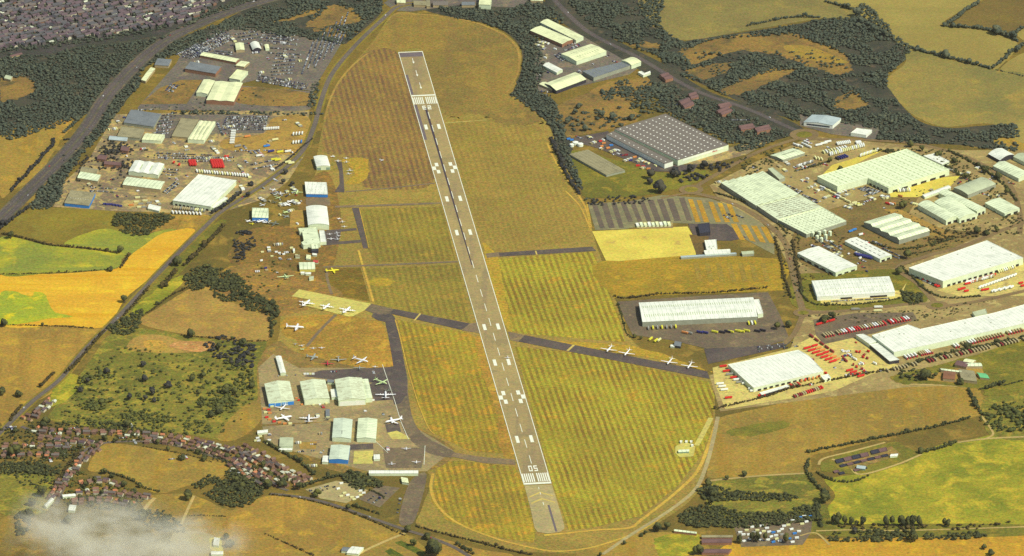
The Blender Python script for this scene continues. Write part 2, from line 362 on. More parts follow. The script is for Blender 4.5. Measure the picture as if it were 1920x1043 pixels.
# ================================================================ PAVED GROUND
c_tan = ground('paving_tan', (166, 144, 88), (146, 124, 78), (184, 164, 100), .01, .05, .35)
c_yel = ground('concrete_yellow', (222, 202, 82), (208, 186, 76), (188, 162, 80), .012, .04, .3, t3=(.58, .7))
c_con = ground('concrete_buff', (212, 192, 104), (192, 172, 98), (168, 146, 90), .014, .05, .35, t3=(.54, .68))
c_gry = ground('tarmac_grey', (122, 106, 82), (108, 94, 76), (136, 118, 86), .012, .05, .35)
c_drk = ground('tarmac_dark', (98, 86, 80), (86, 77, 74), (108, 96, 82), .012, .05, .35)
c_run = ground('runway_asphalt', (170, 148, 94), (158, 138, 92), (150, 132, 90), .004, .02, .28, streak=(SA, (136, 118, 84), .6, .05))
c_farp = ground('yard_far', (118, 108, 94), (104, 96, 88), (136, 120, 94), .01, .04, .5)
c_yard = ground('yard_left', (152, 132, 90), (128, 112, 86), (182, 156, 94), .012, .04, .5, t3=(.48,.6))
c_conc = ground('apron_concrete', (208, 194, 96), (192, 180, 94), (180, 164, 88), .02, .08, .3)
c_apr = ground('apron_worn', (160, 140, 94), (142, 124, 88), (172, 150, 96), .012, .05, .4)
c_stub = ground('asphalt_pale', (176, 158, 106), (164, 148, 102), (182, 166, 110), .01, .05, .3)
c_taxi = ground('taxiway_grey', (132, 112, 84), (120, 104, 82), (144, 122, 80), .01, .05, .35)
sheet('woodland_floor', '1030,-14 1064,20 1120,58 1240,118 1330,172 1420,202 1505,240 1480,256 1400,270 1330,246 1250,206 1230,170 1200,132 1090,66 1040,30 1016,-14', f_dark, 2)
for nm, m, p, lv in (
    ('yard', c_farp, '345,92 410,50 470,52 640,82 600,148 588,172 480,150 440,160 330,120', 1),
    ('yard', c_farp, '258,202 330,120 440,160 588,172 582,205 540,214 440,208 260,206', 1),
    ('yard', c_yard, '166,300 215,215 440,208 580,208 572,290 540,340 500,372 400,404 290,398 215,396 100,388 120,342', 1),
    ('yard', c_farp, '296,216 440,214 505,216 495,250 420,250 290,262', 2),
    ('bare_earth', ground('yard_sand', (176, 140, 62), (158, 126, 62), (140, 112, 60), .02, .06, .4), '512,222 578,220 572,286 430,282 420,262 495,250', 2),
    ('bare_earth', MATS['rough_heath'], '455,164 585,176 578,198 448,194', 2),
    ('yard', MATS['rough_heath'], '262,196 300,165 340,150 380,150 350,195', 2),
    ('yard', c_tan, '1330,348 1400,312 1520,256 1700,272 1800,282 1930,282 1930,720 1700,726 1560,744 1350,772 1330,704 1480,660 1500,600 1480,500 1440,425 1350,378', 1),
    ('grassland', ground('verge_brown', (136, 112, 62), (116, 98, 56), (128, 112, 52), .015, .05, .5), '1500,420 1600,380 1720,360 1700,420 1790,432 1840,440 1690,500 1560,516 1490,480', 2),
    ('grassland', MATS['field_olive'], '1490,520 1560,512 1700,508 1740,560 1690,572 1500,580', 3),
    ('yard', MATS['yard_sand'], '1655,392 1690,394 1788,440 1770,447 1745,442 1680,404', 4),
    ('yard', c_yel, '1560,310 1640,285 1660,280 1600,310 1540,330', 3),
    ('yard', c_yel, '1664,350 1700,340 1800,330 1780,352 1720,370 1670,370', 3),
    ('yard', c_con, '1536,556 1600,548 1690,545 1700,530 1688,560 1600,572 1540,572', 4),
    ('yard', c_con, '1756,545 1840,515 1930,490 1930,555 1800,556', 3),
    ('yard', c_con, '1336,690 1480,654 1560,612 1610,640 1690,690 1640,700 1560,735 1360,768 1340,720', 4),
    ('yard', c_gry, '1525,600 1600,588 1712,586 1720,600 1640,625 1545,646 1530,630', 5),
    ('yard', c_tan, '1676,690 1930,622 1930,640 1690,702', 4),
    ('yard', c_gry, '1158,566 1300,556 1440,548 1462,590 1482,640 1330,645 1240,636 1186,628 1172,600', 2),
    ('yard', c_drk, '1320,654 1446,647 1484,640 1470,652 1328,683', 3),
    ('yard', c_gry, '1240,634 1330,640 1480,636 1440,648 1325,654', 3),
    ('yard', c_farp, '1020,42 1100,60 1210,118 1180,140 1060,168 1010,172 1002,120', 1),
    ('yard', c_drk, '1060,262 1140,246 1150,258 1260,310 1310,308 1300,322 1230,322 1120,278', 3),
    ('yard', c_yard, '1300,282 1370,276 1450,262 1400,290 1330,308 1280,308', 1),
    ('yard', c_farp, '1500,212 1600,232 1650,240 1640,262 1560,252 1500,236', 1),
    ('yard', c_farp, '1255,180 1310,182 1340,200 1300,216 1260,206', 1),
    ('car_park', ground('car_park_gravel', (138, 130, 92), (124, 118, 86), (150, 140, 96), .01, .05, .3), '1102,382 1180,378 1240,366 1330,372 1380,390 1430,420 1452,446 1452,478 1380,440 1310,420 1240,418 1170,430 1116,432', 2),
    ('apron', c_yel, '1110,434 1289,425 1298,440 1305,478 1162,490 1136,489', 3),
    ('yard', c_tan, '1190,424 1205,416 1262,418 1262,428 1200,430', 4),
    ('yard', c_drk, '1290,420 1362,420 1400,446 1370,452 1304,450', 3),
    ('yard', ground('yard_brown', (120, 94, 50), (106, 86, 50), None, .02, .05, .4), '1292,440 1330,444 1320,470 1380,474 1306,478', 4),
    ('yard', c_apr, '492,800 640,790 760,790 850,845 800,884 690,884 560,850 496,828', 2),
    ('yard', c_apr, '484,690 512,664 560,690 720,690 760,700 772,792 640,790 492,796', 2),
    ('apron', c_drk, '600,695 742,688 760,708 758,740 700,718 620,712 570,706', 3),
    ('apron', c_drk, '690,722 702,752 740,750 764,742 760,712 705,716', 4),
    ('apron', c_drk, '722,796 748,794 752,810 726,812', 4), ('apron', c_gry, '718,840 798,840 790,878 724,878', 4),  # the dark sheet here paints the shadow under the white jet
    ('apron', c_drk, '656,834 700,832 700,842 656,844', 4),
    ('apron', c_conc, '561,543 696,570 684,582 663,593 654,594 640,591 600,580 572,573 568,566 580,562 547,556', 4),
    ('apron', c_gry, '696,570 739,580 730,588 722,594 700,588 684,582', 4),
    ('taxiway', c_drk, '700,587 722,590 728,598 722,604 708,601 697,594', 5),
    ('taxiway', c_taxi, '878,607 898,605 904,626 866,620', 3), ('taxiway', c_taxi, '952,622 985,629 972,642 957,638', 3),
    ('taxiway', c_taxi, '910,476 936,473 938,481 914,484', 3),
    ('taxiway', c_drk, '630,303 641,304 644,330 646,361 627,361 637,345 636,322', 3),
    ('taxiway', c_drk, '660,390 673,390 690,466 681,466', 3),
    ('taxiway', c_drk, '612,432 668,428 669,432 614,437', 3), ('taxiway', c_drk, '604,456 676,450 677,455 606,461', 3),
    ('apron', c_drk, '606,434 640,432 634,456 612,456', 3),
    ('yard', MATS['yard_sand'], '545,395 570,394 571,424 543,428', 3), ('yard', c_taxi, '573,372 618,372 620,386 574,386', 3),
    ('yard', c_conc, '726,812 744,808 764,818 770,824 735,824', 4), ('yard', c_conc, '664,846 700,845 699,870 662,870', 4),
    ('yard', MATS['yard_sand'], '560,830 594,828 592,842 562,842', 4),
    ('car_park', c_stub, '572,918 630,902 660,905 690,920 650,944 600,935', 3),
    ('car_park', c_gry, '672,936 710,910 750,915 712,952', 2), ('road', c_gry, '748,975 768,905 800,890 780,970 764,985', 2),
    ('yard', c_gry, '1375,985 1430,968 1500,968 1525,965 1520,1000 1505,1022 1390,1026', 3),
    ('yard', MATS['field_olive'], '1536,868 1600,845 1680,828 1702,840 1730,850 1700,868 1625,892 1540,884', 3), ('yard', MATS['bed_soil'], '1566,862 1672,838 1690,852 1600,882', 4),
    ('yard', c_conc, '1266,838 1284,828 1304,838 1300,856 1275,858 1266,850', 4),
    ('yard', c_farp, '720,6 740,-8 1000,-10 1000,10 960,14 860,10 770,22 740,20', 1),
    ('yard', MATS['yard_sand'], '1706,704 1756,700 1800,690 1840,688 1848,708 1806,720 1740,714', 5),
    ('path', c_stub, '322,1004 352,996 400,1005 396,1043 330,1046', 2),
    ('yard', c_conc, '392,1010 414,1006 420,1040 396,1042', 3),
):
    sheet(nm, p, m, lv, smooth=nm not in ('taxiway', 'apron', 'car_park', 'yard'))
# aircraft standings either side of the crossing taxiway, dark with a pale bar across each
white = mat('paint_white', (236, 238, 194), .6, .14, .25); yelp = mat('paint_yellow', (196, 172, 84), .8, .12, .2)
for q, bar in (('730,588 739,580 881,607 866,619', '775,602 778,602 790,589 787,588'), ('972,641 984,629 1326,697 1331,711', '1062,658 1066,659 1078,648 1074,647')):
    t = sheet('taxiway', q, c_drk, 5, smooth=False); sheet('hold_line', bar, yelp, 6, smooth=False, parent=t)
t = sheet('taxiway', '935,474.5 1000,470 1055,466.5 1110,463 1118,471 1000,478 937,481.5', c_drk, 5, smooth=False)
sheet('hold_line', '1003,471 1005.5,471 1008,478 1005,478', yelp, 6, smooth=False, parent=t)
sheet('taxiway', '722,594 739,594 748,630 758,680 764,710 766,745 776,790 800,820 852,848 845,858 800,848 758,810 742,745 742,700', c_gry, 3)
sheet('taxiway', '722,594 739,594 748,630 758,680 763,710 762,735 752,755 738,756 740,720 738,690 730,640', c_drk, 4, n=6)
sheet('taxiway', '852,849 900,857 966,862 967,872 910,869 862,860 845,856', c_taxi, 4, smooth=False)
road('taxiway', '628,388 700,386 826,381', 9, c_taxi, 3); road('taxiway', '606,501 720,497 858,491', 7, c_taxi, 3)
road('taxiway', '648,360 720,354 815,344', 5, c_taxi, 3); road('path', '612,505 614,525 622,552', 5, c_taxi, 3)
# parked-up strips of the empty long-stay field: tarmac lanes between grass and gold verges
gv = ground('verge_grass', (160, 152, 92), (148, 142, 88), None, .02, .05, .3); gg = MATS['field_gold']; lane = ground('lane_tarmac', (112, 98, 82), (102, 90, 78), None, .02, .05, .3)
for a, b, c, d in ((1110, 1119, 1133, 1122), (1127, 1138, 1152, 1139), (1146, 1155, 1170, 1158), (1163, 1172, 1187, 1174), (1181, 1189, 1203, 1192), (1198, 1207, 1220, 1209), (1214, 1225, 1238, 1227), (1232, 1243, 1254, 1243), (1250, 1262, 1272, 1262), (1273, 1283, 1293, 1284)):
    y0 = 383-(a-1110)*.07; y1 = (428 if a < 1160 else 417)-(a-1110)*.02
    sheet('car_park_lane', [(a, y0), (b, y0-.6), (d+6, y1-2), (c-2 if c < d else c, y1), (d, y1)][:0] or [(a, y0), (b, y0-.8), (b+15, y1), (a+15, y1+.5)], lane, 4, smooth=False)
for a in (1290, 1306, 1328, 1345, 1362):
    sheet('verge', [(a, 374+(a-1290)*.12), (a+9, 374.5+(a-1290)*.12), (a+24, 417), (a+14, 417)], gg, 4, smooth=False)
for a in (1370, 1389, 1408, 1426):
    sheet('verge', [(a, 420+(a-1370)*.1), (a+11, 420+(a-1370)*.1), (a+28, 452+(a-1370)*.1), (a+17, 450+(a-1370)*.1)], gg, 4, smooth=False)
for k in range(7):
    sheet('verge', [(1300+k*21, 494), (1309+k*21, 493.5), (1318+k*21, 528), (1308+k*21, 529)], ground('paddock_rows', (158, 132, 50), (146, 122, 48), None, .02, .05, .5), 3, smooth=False)
# ================================================================ ROADS
r_as = ground('road_asphalt', (112, 100, 88), (102, 92, 84), None, .01, .05, .3); r_far = ground('road_far', (98, 88, 84), (88, 80, 78), None, .01, .05, .3)
r_tan = ground('road_tan', (138, 114, 76), (128, 106, 72), None, .01, .05, .3); r_trk = ground('farm_track', (190, 164, 96), (174, 150, 90), None, .01, .05, .3)
r_gold = ground('gold_track', (206, 168, 66), (190, 152, 60), None, .01, .05, .4)
mkf = mat('paint_worn', (150, 146, 126), .7, .12, .2); MK = (4, 10, .16, mkf)
A45 = '-20,432 20,392 60,352 120,292 166,236 200,182 252,125 312,76 382,41 452,14 530,-8'
road('road_verge', A45, 32, ground('verge_far', (104, 96, 78), (88, 84, 70), (122, 106, 78), .02, .05, .5), 3); road('road', A45, 9.5, r_far, 4, off=7, marks=MK); road('road', A45, 9.5, r_far, 4, off=-7, marks=MK)
LANE = '-10,822 20,792 62,752 112,712 160,655 220,596 300,510 390,420 420,394 500,342 562,290 588,240 602,190 622,140 666,86 720,34 748,12 800,4'
road('road_verge', LANE, 17, MATS['field_brown'], 3); road('road', LANE, 9, r_as, 5, marks=(4, 7, .14, mkf))
road('road', '1030,-10 1100,58 1200,110 1300,168 1400,204 1470,235 1503,249', 11, r_far, 4, marks=MK)
road('road', '1520,262 1600,262 1700,268 1780,284 1840,308 1892,346 1912,400 1912,440', 10, r_tan, 4)
road('road', '1503,258 1420,286 1332,334 1306,350', 10, r_tan, 5)
road('road', '1300,362 1350,374 1400,394 1444,425 1472,455 1484,500 1496,550 1505,582', 12, r_tan, 5, marks=(4, 7, .14, mkf))
road('road', '1512,588 1600,582 1700,571 1748,570', 11, r_tan, 6); road('road', '1752,566 1720,532 1684,502 1740,480 1800,464 1880,432 1930,414', 11, r_tan, 6)
road('road', '1762,576 1830,566 1930,544', 11, r_tan, 6); road('road', '1504,594 1490,625 1470,645', 10, r_tan, 6); road('road', '1300,360 1240,372', 7, r_tan, 6)
for x, y, r in ((1508, 253, 26), (1296, 356, 22), (1506, 587, 18), (1757, 573, 20)):
    ring = [(x+r/.94*math.cos(k*.3927), y+r/2.43*math.sin(k*.3927)) for k in range(16)]
    sheet('roundabout', ring, r_tan, 7, smooth=False)
    sheet('roundabout_island', [(x+r*.55/.94*math.cos(k*.3927), y+r*.55/2.43*math.sin(k*.3927)) for k in range(16)], f_olv, 8, smooth=False)
road('perimeter_road', '1346,782 1336,830 1322,880 1302,920 1252,960 1182,1004 1130,1040', 7, c_stub, 5)
road('perimeter_track', '1340,800 1312,876 1272,920 1204,974 1180,990 1120,994 1064,1000 1020,1004', 6, r_gold, 3)
road('perimeter_track', '1316,910 1290,930 1210,990 1120,1024 1050,1034 1000,1028 930,1010 860,982 822,950 808,918 812,888', 5, r_gold, 3)
road('perimeter_track', '1060,358 1088,388 1108,430 1100,380', 3, r_gold, 3); road('perimeter_track', '1026,268 1040,300 1070,345 1098,390 1108,432', 4, r_gold, 3)
road('perimeter_track', '738,27 800,28 860,36 906,48 950,70 972,98 970,138 950,174', 4, MATS['field_tan'], 3)
road('perimeter_track', '690,100 660,124 634,156 618,190 608,225', 4, MATS['field_tan'], 3)
road('path', '672,470 682,504 700,566', 4, r_gold, 3)
road('road', '1333,784 1322,806 1306,836', 9, c_conc, 5)
road('road', '505,926 568,933 622,946 680,966 758,993 806,1008 850,1026 884,1046', 8, r_as, 5)
road('road', '150,850 190,832 260,828 330,836 400,856 450,876 500,905 540,920', 7, r_as, 4); road('road', '40,800 110,826 190,832', 7, r_as, 4)
road('road', '190,832 150,870 124,905 106,945', 7, r_as, 4); road('road', '110,935 200,930 290,936', 6, r_as, 4)
road('farm_track', '290,934 275,950 264,968', 7, r_trk, 4); road('farm_track', '364,930 350,960 340,984', 5, r_trk, 4)
road('farm_track', '1328,902 1420,893 1508,888', 6, r_trk, 4); road('farm_track', '1535,872 1545,860 1600,846 1660,830', 5, r_trk, 4)
road('farm_track', '1560,861 1592,874 1614,890 1680,872 1728,852', 5, r_trk, 4); road('farm_track', '1795,830 1850,823 1930,819', 6, r_trk, 4)
road('farm_track', '1500,1005 1530,1000 1555,1022', 4, r_trk, 4); road('farm_track', '1530,996 1600,994 1700,995 1930,988', 4, r_trk, 4); road('farm_track', '1690,722 1740,722 1840,728', 4, r_trk, 4)
road('farm_track', '1840,780 1862,812 1850,822', 4, r_trk, 4); road('farm_track', '760,1000 730,1012 690,1030 660,1046', 6, r_trk, 4)
road('path', '630,590 600,620 575,650', 6, c_taxi, 3)
road('apron_line', '717,684 740,752 752,792 766,824', .8, white, 6, smooth=False); road('apron_line', '797,836 795,872', .8, white, 6, smooth=False); road('apron_line', '702,826 728,850', .7, white, 6, smooth=False)
road('taxiway_edge', '741,600 752,640 764,690 782,750 802,800 815,815', 1.6, r_gold, 6); road('taxiway_edge', '674,392 692,466', 1.2, r_gold, 6, smooth=False)
# ================================================================ RUNWAY
def RW(a, s): return p_lo+PX*a+AX*s
def s_of(y): return (G(1008.1-(908.6-y)*.29428, y)-p_lo).dot(AX)
def rect(mb, a0, a1, s0, s1, z): mb.add([RW(a, s)[:2]+(z,) for a, s in ((a0, s0), (a1, s0), (a1, s1), (a0, s1))], [(0, 1, 2, 3)])
HW = (G(1034.2, 907.7)-G(982, 909.5)).dot(PX)/2
mb = MB(); rect(mb, -HW, HW, 0, RLEN, .50); rw = tag(mb.obj('runway', c_run), kind='structure')
mb = MB()
for sd in (-1, 1): rect(mb, sd*HW-1.2*(sd > 0), sd*HW+1.2*(sd < 0), 0, RLEN, .56)
rect(mb, -HW+1.2, HW-1.2, RLEN-3.2, RLEN, .56)
mb.obj('edge_line', white, rw)
mb = MB(); rect(mb, -HW+1.3, HW-1.3, s_of(908.4), s_of(905.2), .57); mb.obj('threshold_bar', white, rw)
mb = MB(); rect(mb, -HW+1.3, HW-1.3, s_of(180.6), s_of(178.4), .57); mb.obj('threshold_bar', white, rw)
def keys(s0, s1):
    for sd in (-1, 1):
        for k in range(6):
            mb = MB(); c = sd*(3.4+k*3.5); rect(mb, c-1.0, c+1.0, s0, s1, .58); mb.obj('threshold_stripe', white, rw)
keys(s_of(904), s_of(888)); keys(s_of(195.6), s_of(182.6))
per = (s_of(530)-s_of(870))/12; s = s_of(870)
while s < s_of(214):
    mb = MB(); rect(mb, -.55, .55, s, s+per*.52, .58); mb.obj('centre_line_dash', white, rw); s += per
for y, h in ((824, 13), (680, 11.5), (613.5, 11), (436.4, 10), (373.2, 9.6), (238.4, 9)):
    for sd in (-1, 1):
        mb = MB(); rect(mb, sd*12-2.8, sd*12+2.8, s_of(y+h/2), s_of(y-h/2), .58); mb.obj('touchdown_block', white, rw)
for y, e in ((745.3, 8), (315.4, 6.6)):
    for sd in (-1, 1):
        for a, dy in ((12.8, -e), (18.9, 0), (12.8, e)):
            mb = MB(); rect(mb, sd*a-3.1, sd*a+3.1, s_of(y+dy+e*.48), s_of(y+dy-e*.48), .58); mb.obj('aiming_block', white, rw)
SEG = {'0': 'abcdef', '5': 'afgcd', '2': 'abged', '3': 'abgcd'}
def digit(ch, a, s, w, h, flip, z=.58):
    th = 1.6; mb = MB(); hv = h/2; tv = 4.0
    bars = {'a': (-w/2, w/2, hv-tv, hv), 'd': (-w/2, w/2, -hv, -hv+tv), 'g': (-w/2, w/2, -tv/2, tv/2), 'f': (-w/2, -w/2+th, 0, hv), 'e': (-w/2, -w/2+th, -hv, 0), 'b': (w/2-th, w/2, 0, hv), 'c': (w/2-th, w/2, -hv, 0)}
    for q, kk in enumerate(SEG[ch]):
        x0, x1, y0, y1 = bars[kk]; f = -1 if flip else 1
        rect(mb, a+min(f*x0, f*x1), a+max(f*x0, f*x1), s+min(f*y0, f*y1), s+max(f*y0, f*y1), z+q*.012)
    mb.obj('runway_number', white, rw)
sm = s_of(879); digit('0', -4.4, sm, 6.2, 23, 0); digit('5', 4.4, sm, 6.2, 23, 0)
sm = s_of(202.4); digit('3', -4.9, sm, 6.6, 19, 1); digit('2', 4.9, sm, 6.6, 19, 1)
for y0, y1 in ((110, 120), (132.5, 144), (155.5, 167.5)):
    mb = MB(); s0, s1 = s_of(y1), s_of(y0); rect(mb, -.55, .55, s0+9, s1, .58)
    mb.add([RW(0, s0)[:2]+(.585,), RW(2.2, s0+10)[:2]+(.585,), RW(-2.2, s0+10)[:2]+(.585,)], [(0, 1, 2)]); mb.obj('threshold_arrow', white, rw)
tar = mat('tar_seal', (66, 54, 58), .7, .15, .3); blu = mat('tarmac_patch', (106, 94, 90), .9, .12, .05)
mb = MB(); s0 = s_of(497); s1 = s_of(203)
for k in range(30):
    a, b = s0+(s1-s0)*k/30, s0+(s1-s0)*(k+1)/30
    w0, w1 = .9+1.3*k/30, .9+1.3*(k+1)/30
    mb.add([RW(-2.2-w0, a)[:2]+(.54,), RW(-2.2+w0, a)[:2]+(.54,), RW(-2.2+w1, b)[:2]+(.54,), RW(-2.2-w1, b)[:2]+(.54,)], [(0, 1, 2, 3)])
mb.obj('sealed_joint', tar, rw)
mb = MB(); rect(mb, -HW+1.3, -HW+6.5, s_of(262), s_of(196.5), .53); rect(mb, -HW+1.3, -HW+6, s_of(177.5), s_of(140), .53); rect(mb, -HW+1.3, HW-1.3, s_of(107), s_of(99.3), .53); mb.obj('darker_patch', blu, rw)
st = sheet('runway_overrun', '983,911 1034.5,909.2 1047,948 1058,985 1058,992 1050,998 1026,1001 1008,998 1002,990 995,955', c_stub, 6, smooth=False)
for y in (933, 945):
    for sd in (-1, 1):
        mb = MB(); a, b = s_of(y-8), s_of(y); mb.add([RW(0, a+5)[:2]+(.60,), RW(0, a)[:2]+(.60,), RW(sd*20, b)[:2]+(.60,), RW(sd*20, b+5)[:2]+(.60,)], [(0, 1, 2, 3)]); mb.obj('chevron', yelp, st)
mb = MB(); rect(mb, 6, 9.5, s_of(998), s_of(948), .61); mb.obj('sealed_joint', blu, st)
for y0, y1 in ((918, 914), (928, 924), (948, 942)):
    mb = MB(); rect(mb, -.5, .5, s_of(y0), s_of(y1), .61); mb.obj('centre_line_dash', white, st)
road('marker_strip', '835,231 912,225.5', 2.2, ground('chalk_strip', (204, 190, 104), (190, 172, 92), None, .05, .1, .3), 4, smooth=False)
from mathutils import noise as mnoise
# ================================================================ VEGETATION
def ico(sub):
    import bmesh
    bm = bmesh.new(); bmesh.ops.create_icosphere(bm, subdivisions=sub, radius=1); bm.verts.ensure_lookup_table()
    V = np.array([v.co[:] for v in bm.verts]); T = np.array([[v.index for v in f.verts] for f in bm.faces]); bm.free(); return V, T
IV1, IT1 = ico(1); IV2, IT2 = ico(2)
def clump(rng, n_leaf, lobes, core=IV2, coret=IT2, aspect=1.0):
    """unit crown (radius 1, centre 0): lumpy inner body plus leaf sprays sticking out of it, gaps between"""
    VV, TT, k = [], [], 0
    cs = [np.array([rng.uniform(-.45, .45), rng.uniform(-.45, .45), rng.uniform(-.35, .45)]) for _ in range(lobes)]
    for c in cs:
        r = rng.uniform(.42, .62); d = 1+rng.normal(0, .16, (len(core), 1))
        VV.append(core*d*r*np.array([1, 1, aspect])+c); TT.append(coret+k); k += len(core)
    for _ in range(n_leaf):
        c = cs[rng.integers(len(cs))]; d = rng.normal(size=3); d /= np.linalg.norm(d); d[2] = abs(d[2])*.9-.15 if rng.random() < .75 else d[2]
        p = c+d*rng.uniform(.5, .68)*np.array([1, 1, aspect]); a = rng.normal(size=3); a -= a.dot(d)*d*.6; a /= np.linalg.norm(a); b = np.cross(a, d); s = rng.uniform(.1, .2)
        VV.append(np.array([p-a*s, p+b*s*.8, p+a*s, p-b*s*.8])); TT.append(np.array([[0, 1, 2], [0, 2, 3]])+k); k += 4
    return np.concatenate(VV), np.concatenate(TT)
_r = np.random.default_rng(3)
CROWN = [clump(_r, 120, 5) for _ in range(5)]
SMALL = [clump(_r, 34, 2, IV1, IT1) for _ in range(6)]
TALL = [clump(_r, 70, 3, IV1, IT1, 1.0) for _ in range(2)]
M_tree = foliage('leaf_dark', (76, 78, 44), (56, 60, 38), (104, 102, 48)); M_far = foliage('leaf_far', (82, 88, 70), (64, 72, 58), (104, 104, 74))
M_bush = foliage('leaf_bush', (92, 94, 44), (72, 78, 40), (112, 106, 48)); M_hedge = foliage('leaf_hedge', (84, 72, 40), (56, 52, 32), (108, 92, 44))
M_navy = foliage('leaf_blue', (62, 62, 58), (46, 46, 46), (84, 80, 56)); M_bark = mat('bark', (92, 74, 56), .9, .2, 1)
def inside(pt, P):
    x, y = pt; c = False; j = len(P)-1
    for i in range(len(P)):
        if (P[i][1] > y) != (P[j][1] > y) and x < (P[j][0]-P[i][0])*(y-P[i][1])/(P[j][1]-P[i][1])+P[i][0]: c = not c
        j = i
    return c
def scatter(name, pts, m, protos=SMALL, sq=.9):
    """pts: (x, y, radius) in metres -> one mesh of many crowns standing on the ground"""
    VV, TT, k = [], [], 0
    for x, y, r in pts:
        V, T = protos[RNG.integers(len(protos))]; a = RNG.uniform(0, 6.28); c, s = math.cos(a), math.sin(a)
        R = np.array([[c, -s, 0], [s, c, 0], [0, 0, 1]]); sc = np.array([r*RNG.uniform(.85, 1.15), r*RNG.uniform(.85, 1.15), r*sq*RNG.uniform(.85, 1.25)])
        VV.append((V*sc)@R.T+np.array([x, y, r*sq*.72])); TT.append(T+k); k += len(V)
    return trimesh(name, np.concatenate(VV), np.concatenate(TT), m)
CLEAR = [px2(q) for q in ('576,50 612,12 655,16 682,32 676,40 648,46', '520,38 590,18 596,24 540,40', '0,146 50,142 70,166 45,182 0,192', '1275,95 1340,72 1480,62 1560,88 1590,105 1598,135 1560,140 1480,112 1390,95 1300,122',
         '1350,168 1440,130 1500,128 1450,152 1380,180', '1560,200 1600,172 1628,195 1600,207', '1285,130 1350,118 1380,124 1320,152', '1498,212 1600,232 1652,240 1642,264 1552,254 1496,238', '1160,84 1230,80 1245,92 1190,90')]
ROADCLEAR = [px2(A45), px2('1030,-10 1100,58 1200,110 1300,168 1400,204 1470,235 1503,249'), px2(LANE)]
def near_road(x, y, w=24):
    for P in ROADCLEAR:
        for (ax, ay), (bx, by) in zip(P, P[1:]):
            # metric distance: rows of the picture are 2.5 times longer on the ground
            px_, py_, qx, qy = (x-ax), (y-ay)*2.5, (bx-ax), (by-ay)*2.5
            t = max(0, min(1, (px_*qx+py_*qy)/(qx*qx+qy*qy+1e-6)))
            if math.hypot(px_-t*qx, py_-t*qy) < w: return True
    return False
def wood(pts, label, m=M_far, sp=5.7, r=(2.7, 5.2), clear=True, cat='woodland', name='woodland', sq=.62, keep=1.0, dy=5, w=20, gap=-.42):
    P = ragged(catmull(px2(pts), True, 8), 1.6, len(label)); xs = [p[0] for p in P]; ys = [p[1] for p in P]; out = []
    y = min(ys)
    while y < max(ys):
        x = min(xs)
        while x < max(xs):
            qx, qy = x+RNG.uniform(-.5, .5)*sp, y+RNG.uniform(-.5, .5)*sp/2.45
            g = G(qx, qy+dy*.6); nz = mnoise.noise(Vector((g.x/52, g.y/52, 3.1)))+.5*mnoise.noise(Vector((g.x/19, g.y/19, 1.7)))
            if inside((qx, qy), P) and nz > gap and RNG.random() < keep and not (clear and (any(inside((qx, qy), c) for c in CLEAR) or near_road(qx, qy, w))):
                out.append((g.x, g.y, RNG.uniform(*r)*(1+.45*nz)*(1.35 if RNG.random() < .08 else 1)))
            x += sp
        y += sp/2.45
    return tag(link(name, scatter(name, out, m, sq=sq)), label, cat, kind='stuff')
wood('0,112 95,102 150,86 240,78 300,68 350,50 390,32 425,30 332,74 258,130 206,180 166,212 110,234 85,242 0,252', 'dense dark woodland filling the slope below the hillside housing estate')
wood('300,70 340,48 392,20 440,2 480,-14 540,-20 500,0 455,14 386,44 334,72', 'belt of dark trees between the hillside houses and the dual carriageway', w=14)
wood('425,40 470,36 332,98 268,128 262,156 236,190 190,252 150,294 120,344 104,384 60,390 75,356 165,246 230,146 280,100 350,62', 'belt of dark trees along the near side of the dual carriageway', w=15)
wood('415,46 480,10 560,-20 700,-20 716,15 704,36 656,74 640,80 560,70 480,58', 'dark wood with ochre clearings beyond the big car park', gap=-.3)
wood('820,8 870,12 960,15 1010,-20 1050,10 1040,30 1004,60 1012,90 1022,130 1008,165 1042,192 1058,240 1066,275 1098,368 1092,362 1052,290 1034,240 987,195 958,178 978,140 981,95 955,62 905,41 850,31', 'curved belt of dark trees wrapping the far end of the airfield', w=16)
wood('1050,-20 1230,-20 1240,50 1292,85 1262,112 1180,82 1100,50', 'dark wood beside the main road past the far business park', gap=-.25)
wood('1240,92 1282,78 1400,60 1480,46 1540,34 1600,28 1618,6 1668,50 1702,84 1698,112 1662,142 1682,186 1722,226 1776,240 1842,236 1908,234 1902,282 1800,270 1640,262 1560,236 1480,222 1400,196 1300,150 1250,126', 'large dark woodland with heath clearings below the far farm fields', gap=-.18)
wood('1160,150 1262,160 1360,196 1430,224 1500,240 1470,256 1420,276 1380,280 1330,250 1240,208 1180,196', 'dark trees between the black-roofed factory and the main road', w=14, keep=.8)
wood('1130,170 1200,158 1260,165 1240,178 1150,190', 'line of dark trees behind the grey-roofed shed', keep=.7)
wood('213,402 260,399 320,402 319,413 290,428 263,442 240,438 214,426', 'small dark copse at the edge of the green crop', M_tree, 5.8, (2.9, 5.4), False)
wood('388,510 420,500 460,530 496,560 520,572 522,588 505,598 495,580 470,582 440,568 412,560 396,545', 'dark tree belt around the corner of the tan field', M_tree, 5.8, (2.9, 5.4), False)
wood('345,522 366,500 392,498 410,512 395,530 360,545', 'dark round copse beside the dry track', M_tree, 5.8, (2.9, 5.4), False)
wood('200,612 225,598 268,580 262,610 240,626 210,622', 'dark thicket where the lane meets the clay workings', M_tree, 5.8, (2.9, 5.4), False)
wood('448,430 480,440 470,470 450,490 436,470', 'dark thicket beside the scrap aircraft yard', M_navy, 7, (3.5, 5), False, keep=.8)
wood('400,628 470,640 480,660 470,690 430,680 390,660', 'loose dark trees at the corner of the scrubland', M_navy, 9, (3.5, 6), False, keep=.75)
